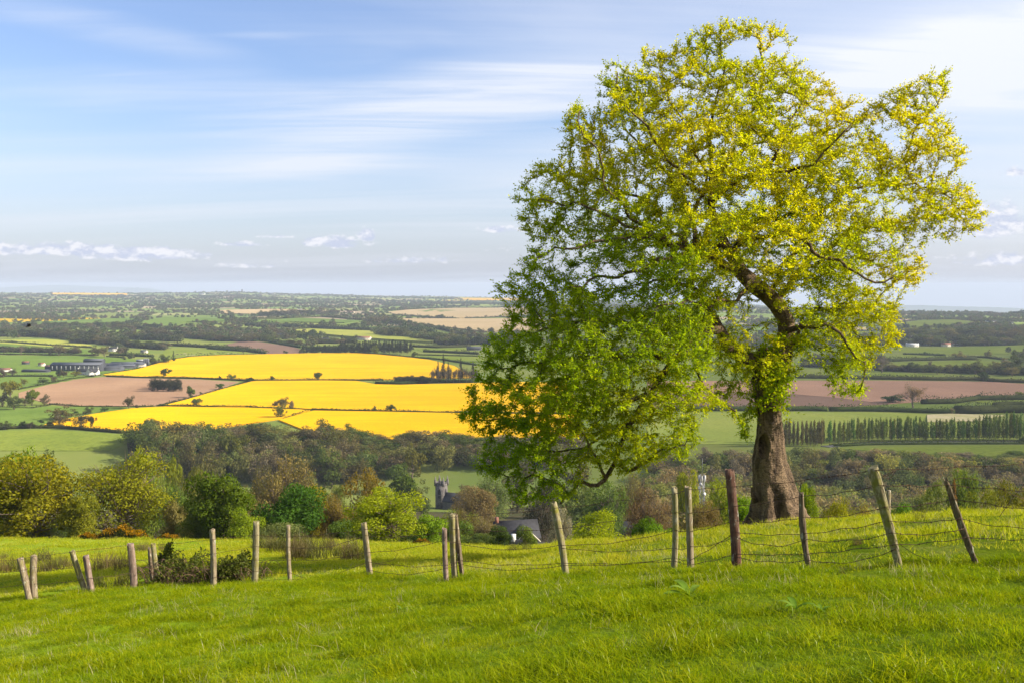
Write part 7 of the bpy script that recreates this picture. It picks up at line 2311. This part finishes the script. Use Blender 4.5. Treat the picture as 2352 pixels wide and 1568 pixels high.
def fence():
    r = np.random.default_rng(31)
    mid = hit(1200, 1322)
    root = empty('wire_fence', mid)
    tag(root, 'old barbed wire fence on leaning weathered wooden posts across the hill', 'fence')
    info = []
    for (b, tp, wpx, shape, mat, lab) in POSTS:
        p = hit(*b)
        D = p[1]
        q = at(tp[0], tp[1], D + r.uniform(-0.10, 0.10))
        ax = q - p
        L_ = np.linalg.norm(ax)
        rad = wpx * (0.28 if b[0] > 1690 else 0.27) / F_PIX * D / 2
        m = 16
        f = np.linspace(-0.22 / L_, 1, m)
        bend = r.normal(size=3) * 0.012
        pts = np.array([p + ax * k + bend * math.sin(max(k, 0) * math.pi) for k in f])
        sides = 14
        rr = rad * (1.03 - 0.08 * f)
        if lab and 'tapered' in lab: rr = rad * np.interp(f, [-0.2, 0, 0.5, 1], [0.62, 0.66, 0.92, 1.02])
        if mat == 'post_dark': rr = rad * np.interp(f, [-0.2, 0, 0.3, 0.6, 1], [0.8, 0.85, 1.1, 1.15, 0.75]) * (1 + 0.06 * r.normal(size=m))
        ang = np.linspace(0, 2 * np.pi, sides, endpoint=False)
        sq = 1.0 / np.maximum(np.abs(np.cos(ang + 0.3)), np.abs(np.sin(ang + 0.3))) * 0.90 if shape == 's' else np.ones(sides)
        ph = r.uniform(0, 6.28, 3)
        prof = sq * (1 + 0.035 * np.sin(ang * 3 + ph[0]) + 0.025 * np.sin(ang * 5 + ph[1]))
        # drying cracks
        ci = r.integers(0, sides, 2)
        prof[ci] *= 0.90
        wob = np.array([prof * (1 + 0.02 * r.normal(size=sides)) for _ in range(m)])
        mb = MB().tube(pts - p, rr, sides, wob=wob)
        # uneven, bevelled sawn top
        o = mb.build('post', M[mat], root)
        o.location = p - mid
        V = o.data.vertices
        top0 = (m - 1) * sides
        for a in range(sides):
            V[top0 + a].co += Vector(ax / L_ * r.normal() * 0.012 * (3.0 if mat == 'post_dark' else 1.0))
        sm = np.ones(len(o.data.polygons), bool); sm[-2 * (sides - 2):] = False
        o.data.polygons.foreach_set('use_smooth', sm)
        if lab: o['label'] = lab
        info.append((p, ax, rad, D))
    # wires: strands through (post, height fraction)
    S = [
        ([(23, 1.0), (0, 0.98), (2, 0.985), (3, 0.985), (5, 0.985), (7, 0.985), (8, 0.83), (9, 0.80), (10, 0.81), (11, 0.89), (13, 0.965), (15, 0.93), (16, 0.93), (17, 0.985), (18, 0.84), (20, 0.985), (22, 0.98)], 0.010),
        ([(23, 0.72), (0, 0.72), (2, 0.75), (3, 0.62), (4, 0.95), (5, 0.66), (7, 0.62), (8, 0.58), (9, 0.62), (10, 0.64), (11, 0.78), (13, 0.78), (15, 0.66), (16, 0.70), (17, 0.70), (18, 0.64), (19, 0.985), (20, 0.84), (21, 0.97), (22, 0.70)], 0.035),
        ([(23, 0.4), (0, 0.40), (2, 0.36), (3, 0.34), (4, 0.42), (5, 0.36), (7, 0.34), (9, 0.40), (10, 0.42), (11, 0.47), (12, 0.80), (13, 0.58), (15, 0.44), (16, 0.48), (17, 0.48), (18, 0.50), (19, 0.70), (20, 0.62), (21, 0.80), (22, 0.5)], 0.04),
        ([(2, 0.06), (3, 0.10), (5, 0.10), (8, 0.16), (9, 0.22), (10, 0.20), (11, 0.15), (12, 0.28), (14, 0.22), (15, 0.17), (16, 0.14), (17, 0.14), (18, 0.38), (19, 0.48), (20, 0.48), (21, 0.56), (22, 0.34)], 0.06),
        ([(9, 0.08), (10, 0.09), (11, 0.30), (12, 0.33), (14, 0.28), (15, 0.20), (16, 0.10), (17, 0.08), (18, 0.16), (19, 0.20), (20, 0.24), (21, 0.33), (22, 0.22)], 0.03),
        ([(15, 0.40), (16, 0.26), (17, 0.30), (18, 0.34), (19, 0.40), (20, 0.36), (21, 0.44)], 0.10),
        ([(18, 0.13), (19, 0.12), (20, 0.20)], 0.09),
    ]
    for chain, sag in S:
        pts = []
        for a in range(len(chain) - 1):
            i, fi = chain[a]; j, fj = chain[a + 1]
            pa = info[i][0] + info[i][1] * fi; pb = info[j][0] + info[j][1] * fj
            pa = pa + np.array([0, -info[i][2] * 1.02, 0]); pb = pb + np.array([0, -info[j][2] * 1.02, 0])
            n = max(6, int(np.linalg.norm(pb - pa) / 0.12))
            sg = sag * r.uniform(0.3, 1.8) * np.linalg.norm(pb - pa) / 2.0
            ph = r.uniform(0, 6.28)
            for k in range(n):
                t_ = k / n
                q = pa + (pb - pa) * t_
                q[2] -= sg * 4 * t_ * (1 - t_) + 0.012 * math.sin(t_ * 14 + ph) * math.sin(math.pi * t_)
                q[1] += 0.01 * math.sin(t_ * 11 + ph * 2)
                pts.append(q)
        pts.append(pb)
        pts = np.array(pts)
        st = MB().tube(pts - mid, 0.0042, 5).build('wire', M['wire'], root)
        # barbs
        s = np.concatenate([[0], np.cumsum(np.linalg.norm(np.diff(pts, axis=0), axis=1))])
        q = np.arange(0.05, s[-1], 0.115)
        q = q + r.normal(size=len(q)) * 0.012
        c = np.stack([np.interp(q, s, pts[:, k]) for k in range(3)], 1) - mid
        bb = MB()
        for cc in c:
            for _ in range(2):
                dv = dirs(1, r)[0] * np.array([0.5, 1, 1]) * 0.018
                bb.tube([cc - dv, cc + dv], 0.0032, 3)
        bo = bb.build('barbs', M['wire'], st)
        bo['kind'] = 'stuff'
    # tangles and loose ends
    def loose(pxs, depth_from, nm='wire'):
        P = np.array([at(a, b, depth_from) for a, b in pxs])
        s = np.arange(len(P)); q = np.linspace(0, len(P) - 1, 40)
        Pi = np.stack([np.interp(q, s, P[:, k]) for k in range(3)], 1)
        for _ in range(4):
            Pi[1:-1] = (Pi[:-2] + 2 * Pi[1:-1] + Pi[2:]) / 4
        MB().tube(Pi - mid, 0.0036, 5).build(nm, M['wire'], root)
    d20 = info[20][3]
    loose([z7(1140, 330), z7(1220, 385), z7(1315, 310), z7(1250, 400), z7(1180, 380), z7(1290, 330)], d20)
    loose([z7(1330, 930), z7(1430, 1000), z7(1560, 1060), z7(1700, 1122)], d20)
    d21 = info[21][3]
    loose([z7(1715, 425), z7(1840, 385), z7(1960, 400), z7(2100, 440), z7(2240, 520), z7(2352, 560)], d21)
    loose([z7(2150, 705), z7(2230, 590), z7(2352, 440), z7(2420, 330)], d21)
    d15 = info[15][3]
    loose([z6(640, 1160), z6(800, 1192), z6(1000, 1200)], d15)
    d11 = info[11][3]
    loose([z5(1062, 1140), z5(1180, 1120), z5(1260, 1100), z5(1295, 1040), z5(1200, 1000)], d11)
    # small far post behind
    return info


FENCE = fence()


def lone_post():
    d = 24.0
    a, b = at(*z7(1243, 650), d), at(*z7(1243, 490), d)
    gz = float(T(a[0], d))
    o = MB().tube([(0, 0, -0.2), (b[0] - a[0], 0, (b[2] - gz) * 0.5), (b[0] - a[0], 0, b[2] - gz)], [0.06, 0.055, 0.05], 10).build('post', M['post'], loc=(a[0], d, gz), smooth=True)
    o.name = 'fence_post'
    tag(o, 'thin grey post standing behind the thick leaning post', 'post')


lone_post()

FX = np.array([f[0][0] for f in FENCE]); FY = np.array([f[0][1] for f in FENCE])
_o = np.argsort(FX); FX, FY = FX[_o], FY[_o]


def before_fence(x, y):
    fy = np.interp(x, FX, FY)
    lo = x < FX[0]; hi = x > FX[-1]
    fy = np.where(lo, FY[0] - (x - FX[0]) * 0.5, fy)
    fy = np.where(hi, FY[-1] - (x - FX[-1]) * 0.35, fy)
    return y < fy


# ------------------------------------------------------------------ grass
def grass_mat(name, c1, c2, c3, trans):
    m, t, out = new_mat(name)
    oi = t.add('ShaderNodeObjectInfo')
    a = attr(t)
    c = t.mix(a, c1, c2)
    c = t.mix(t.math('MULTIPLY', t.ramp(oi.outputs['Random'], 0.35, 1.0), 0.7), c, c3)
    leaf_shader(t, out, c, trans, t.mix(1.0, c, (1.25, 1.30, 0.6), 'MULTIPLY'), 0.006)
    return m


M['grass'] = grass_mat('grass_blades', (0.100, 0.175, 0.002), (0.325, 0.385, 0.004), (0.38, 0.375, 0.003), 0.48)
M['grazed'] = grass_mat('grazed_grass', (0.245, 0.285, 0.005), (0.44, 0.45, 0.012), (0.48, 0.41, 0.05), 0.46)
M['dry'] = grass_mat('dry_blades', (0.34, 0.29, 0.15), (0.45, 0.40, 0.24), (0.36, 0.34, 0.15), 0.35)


def tuft(seed, nb, rad, h0, h1, wd, lean, mat, seg=3):
    r = np.random.default_rng(seed)
    V, Fq, Ft, tint = [], [], [], []
    for b in range(nb):
        a = r.uniform(0, 6.28); q = rad * math.sqrt(r.uniform())
        x0, y0 = q * math.cos(a), q * math.sin(a)
        L_ = r.uniform(h0, h1) * (1.25 - 0.5 * q / rad)
        la = r.uniform(0, 6.28); le = abs(r.normal()) * lean + 0.1
        dx, dy = math.cos(la) * le - 0.10, math.sin(la) * le
        sa = la + math.pi / 2 + r.normal() * 0.4
        sx, sy = math.cos(sa), math.sin(sa)
        w = wd * r.uniform(0.7, 1.3)
        n0 = len(V)
        ti = np.clip(r.normal(0.5, 0.25), 0, 1)
        for s in range(seg + 1):
            f = s / seg
            z = L_ * f * (1 - 0.28 * le * f)
            cx, cy_ = x0 + dx * L_ * f * f, y0 + dy * L_ * f * f
            ww = w * (1 - f) ** 0.7 * 0.5
            if s < seg:
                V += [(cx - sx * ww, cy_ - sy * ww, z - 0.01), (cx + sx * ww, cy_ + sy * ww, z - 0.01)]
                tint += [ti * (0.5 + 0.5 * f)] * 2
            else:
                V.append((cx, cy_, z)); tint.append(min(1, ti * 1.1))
        for s in range(seg - 1):
            k = n0 + 2 * s
            Fq.append([k, k + 1, k + 3, k + 2])
        k = n0 + 2 * (seg - 1)
        Ft.append([k, k + 1, k + 2])
    mb = MB()
    mb.raw(V, Fq, np.array(tint))
    mb.f.setdefault(3, []).append(np.array(Ft))
    return mb.mesh('tuft', mat)


def scatter_grass():
    r = np.random.default_rng(77)
    T1 = [tuft(500 + i, 95, 0.20, 0.05, 0.125, 0.0062, 0.6, M['grass']) for i in range(6)]
    T1 += [tuft(520 + i, 80, 0.17, 0.08, 0.19, 0.0068, 0.7, M['grass']) for i in range(3)]
    T2 = [tuft(540 + i, 60, 0.22, 0.035, 0.10, 0.009, 0.8, M['grazed'], 2) for i in range(5)]
    T2 += [tuft(560 + i, 50, 0.16, 0.07, 0.16, 0.009, 0.6, M['grazed'], 2) for i in range(2)]
    T3 = [tuft(580 + i, 14, 0.22, 0.08, 0.20, 0.006, 0.7, M['dry']) for i in range(3)]

    def pts_in(n, d0, d1, b=0.66):
        y = np.sqrt(r.uniform(d0 ** 2, d1 ** 2, n))
        x = r.uniform(-b, b, n) * y
        return x, y

    def tilt(m):
        return np.stack([r.normal(size=m) * 0.10, r.normal(size=m) * 0.10, r.uniform(0, 6.28, m)], 1)

    def clumpy(x, y, s):
        return np.array([mnoise.noise(Vector((a * s, b * s, 3.3))) for a, b in zip(x, y)])

    # lush sward this side of the fence
    x, y = pts_in(27000, 3.0, 33.0)
    k = before_fence(x, y - 0.25)
    k &= r.uniform(0, 1, len(x)) < np.clip(1.5 - y / 40.0, 0.4, 1)
    x, y = x[k], y[k]
    cl = clumpy(x, y, 1.25)
    m = len(x)
    sc = (0.82 + 0.70 * np.clip(cl + 0.2, 0, 1) + r.normal(size=m) * 0.12) * (0.9 + 0.010 * y)
    idx = np.where(cl > 0.22, r.integers(6, 9, m), r.integers(0, 6, m))
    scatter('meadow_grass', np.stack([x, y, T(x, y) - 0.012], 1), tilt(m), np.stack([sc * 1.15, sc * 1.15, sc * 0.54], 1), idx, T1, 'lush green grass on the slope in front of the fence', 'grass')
    # grazed turf beyond
    x, y = pts_in(19000, 9.0, 62.0, 0.62)
    k = ~before_fence(x, y + 0.2)
    k &= r.uniform(0, 1, len(x)) < np.clip(1.4 - y / 70.0, 0.35, 1)
    x, y = x[k], y[k]
    x2, y2 = pts_in(5200, 60.0, 122.0, 0.60)
    k = x2 < 0.05 * y2
    x, y = np.concatenate([x, x2[k]]), np.concatenate([y, y2[k]])
    cl = clumpy(x, y, 0.55)
    m = len(x)
    sc = (0.95 + 0.5 * np.clip(cl, -0.5, 1) + r.normal(size=m) * 0.12) * (1.0 + 0.02 * np.clip(y - 14, 0, 70))
    idx = np.where(cl > 0.28, r.integers(5, 7, m), r.integers(0, 5, m))
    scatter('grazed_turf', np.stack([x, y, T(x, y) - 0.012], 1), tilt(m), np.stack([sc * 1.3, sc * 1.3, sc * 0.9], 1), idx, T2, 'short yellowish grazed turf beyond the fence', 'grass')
    # dry stems among it
    x, y = pts_in(1500, 3.2, 30.0)
    k = (clumpy(x, y, 0.5) > 0.0) | ~before_fence(x, y)
    x, y = x[k], y[k]; m = len(x)
    sc = r.uniform(0.7, 1.2, m)
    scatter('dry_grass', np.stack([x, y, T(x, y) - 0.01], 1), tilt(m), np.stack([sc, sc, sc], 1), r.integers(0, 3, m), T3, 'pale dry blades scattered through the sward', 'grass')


scatter_grass()

# ------------------------------------------------------------------ rushes, brambles and weeds
M['rush'] = grass_mat('rush_blades', (0.075, 0.085, 0.020), (0.155, 0.135, 0.055), (0.20, 0.13, 0.070), 0.3)
M['bramble_cane'] = simple('bramble_cane', (0.20, 0.125, 0.075), 0.85, 0.45, 4.0)
RUSH = [tuft(700 + i, 170, 0.30, 0.45, 0.95, 0.012, 0.32, M['rush']) for i in range(4)]
RUSH_PX = [z4(30, 1105), z4(20, 1200), z4(110, 1190), z4(200, 1150), z4(360, 1110), z4(400, 1195), z4(480, 1185), z4(540, 1150), z4(610, 1175), z4(850, 1195), z4(930, 1185), z4(1000, 1165), z4(1060, 1190), z4(1180, 1030), z4(1230, 1040), z4(1380, 1020), z4(1040, 1320), z4(830, 1345),
           z5(140, 1010), z5(215, 1000), z5(260, 1040), z5(440, 1035), z5(500, 1040), z5(560, 1030), z5(600, 1100), z5(700, 1020), z5(740, 1015), z5(780, 1085), z5(850, 1030), z5(890, 1100), z5(940, 1100), z5(420, 1080), z5(470, 1100),
           z6(180, 1040), z6(300, 1030), z7(1500, 735), z7(990, 935), z7(860, 1175)]
RUSH_PX = sorted(RUSH_PX[:18]) + sorted(RUSH_PX[18:33]) + sorted(RUSH_PX[33:])
for k, px in enumerate(RUSH_PX):
    p = hit(*px)
    o = put_mesh('rush_tussock', RUSH[k % 4])
    sc = {33: 0.8, 34: 0.8, 35: 0.18, 36: 0.22, 37: 0.35}.get(k, random.uniform(0.75, 1.25) * (1.3 if k >= 18 else 1.0))
    if p[1] < 30 and k < 33: sc *= 0.6
    o.location = (p[0], p[1], p[2] - 0.03)
    o.rotation_euler = (0, 0, random.uniform(0, 6.28))
    o.scale = (sc * random.uniform(1.0, 1.5), sc * 1.2, sc)
    side = 'in the wet hollow behind the left posts' if k < 18 else ('in the wet hollow left of the square post' if k < 33 else 'on the open turf right of centre')
    tag(o, '%s rush tussock from the left %s' % (nth(k + 1 - (0 if k < 18 else (18 if k < 33 else 33))), side), 'rush', 'rushes ' + side)


def bramble(cx, footy, topy, wpx, label, seed, canes, dead):
    r = np.random.default_rng(seed)
    p = hit(cx, footy)
    D = p[1]
    wd = wpx / F_PIX * D; hh = (footy - topy) / F_PIX * D * 1.05
    root = empty('bramble_thicket', p)
    cn = MB()
    for k in range(canes):
        a = r.uniform(-0.5, 0.5) * wd; b = r.uniform(-0.3, 0.3) * wd
        e = np.array([a + r.normal() * 0.35 * wd, b + r.normal() * 0.2 * wd, r.uniform(0, 0.5) * hh])
        top = np.array([(a + e[0]) / 2, (b + e[1]) / 2, hh * r.uniform(0.5, 1.15)])
        q = np.linspace(0, 1, 9)[:, None]
        P0 = np.array([a, b, -0.05])
        cv = (1 - q) ** 2 * P0 + 2 * q * (1 - q) * top + q ** 2 * e
        cn.tube(cv, np.linspace(0.011, 0.004, 9), 4)
    o = cn.build('canes', M['bramble_cane'], root); o['kind'] = 'stuff'
    n = 3000
    a = r.normal(size=n) * 0.26; b = r.normal(size=n) * 0.2
    hm = hh * np.clip(1 - (a / 0.62) ** 2, 0.05, 1) * (0.8 + 0.25 * np.sin(a * 14 + seed))
    c = np.stack([a * wd, b * wd, hm * r.uniform(0.05, 1, n) ** 0.7], 1)
    if dead: c = c[(r.uniform(0, 1, n) < 0.45) | (np.abs(a) > 0.30)]
    m = len(c)
    lf = MB().cards(c, dirs(m, r), dirs(m, r) + np.array([0, -0.3, 0.7]), r.uniform(0.05, 0.10, m), 0.06, r.uniform(0, 1, m), 0.1)
    o = lf.build('foliage', M['foliage'], root); o.color = (0.095, 0.115, 0.028, 1); o['kind'] = 'stuff'
    tag(root, label, 'bramble')


bramble(430, 1342, 1262, 150, 'heap of dead tan bramble canes and dark leaves behind the fence', 5, 110, True)
bramble(545, 1335, 1268, 115, 'dark green bramble thicket right of the dead bramble heap', 6, 50, False)
bramble(385, 1320, 1250, 60, 'leafy bramble sprays beside the thin dark post', 7, 24, False)
bramble(645, 1262, 1236, 70, 'low bramble patch at the foot of the dark sycamore', 8, 14, False)

M['dock'] = grass_mat('dock_leaf', (0.10, 0.20, 0.02), (0.17, 0.26, 0.03), (0.2, 0.28, 0.05), 0.4)


def weed(px, n, ln, label, seed):
    r = np.random.default_rng(seed)
    p = hit(*px)
    root = empty('broad_leaved_weed', p)
    for k in range(n):
        a = r.uniform(0, 6.28)
        up = r.uniform(0.35, 1.2)
        L_ = ln * r.uniform(0.7, 1.2)
        V, Fq = [], []
        for s in range(6):
            f = s / 5
            w = 0.17 * L_ * math.sin(math.pi * min(0.97, f * 0.9 + 0.06)) ** 0.8
            c = np.array([math.cos(a) * f * L_, math.sin(a) * f * L_, L_ * (up * f - 0.65 * up * f * f) + 0.03])
            sd = np.array([-math.sin(a), math.cos(a), 0])
            V += [c - sd * w + (0, 0, w * 0.35), c, c + sd * w + (0, 0, w * 0.35)]
        for s in range(5):
            q = 3 * s
            Fq += [[q, q + 1, q + 4, q + 3], [q + 1, q + 2, q + 5, q + 4]]
        MB().raw(V, Fq, r.uniform(0.3, 1)).build('leaf', M['dock'], root, smooth=True)
    tag(root, label, 'weed')


weed(z6(1680, 1420), 6, 0.30, 'broad leaved dock with upright leaf in front of the red post', 1)
weed(z7(480, 1490), 5, 0.20, 'small broad leaved weed low in the grass below the square post', 2)
weed(z7(700, 1500), 5, 0.10, 'pale silvery weed right of the small broad leaved weed', 3)
weed(z5(1330, 1540), 5, 0.09, 'tiny pale thistle low in the grass left of the middle', 4)
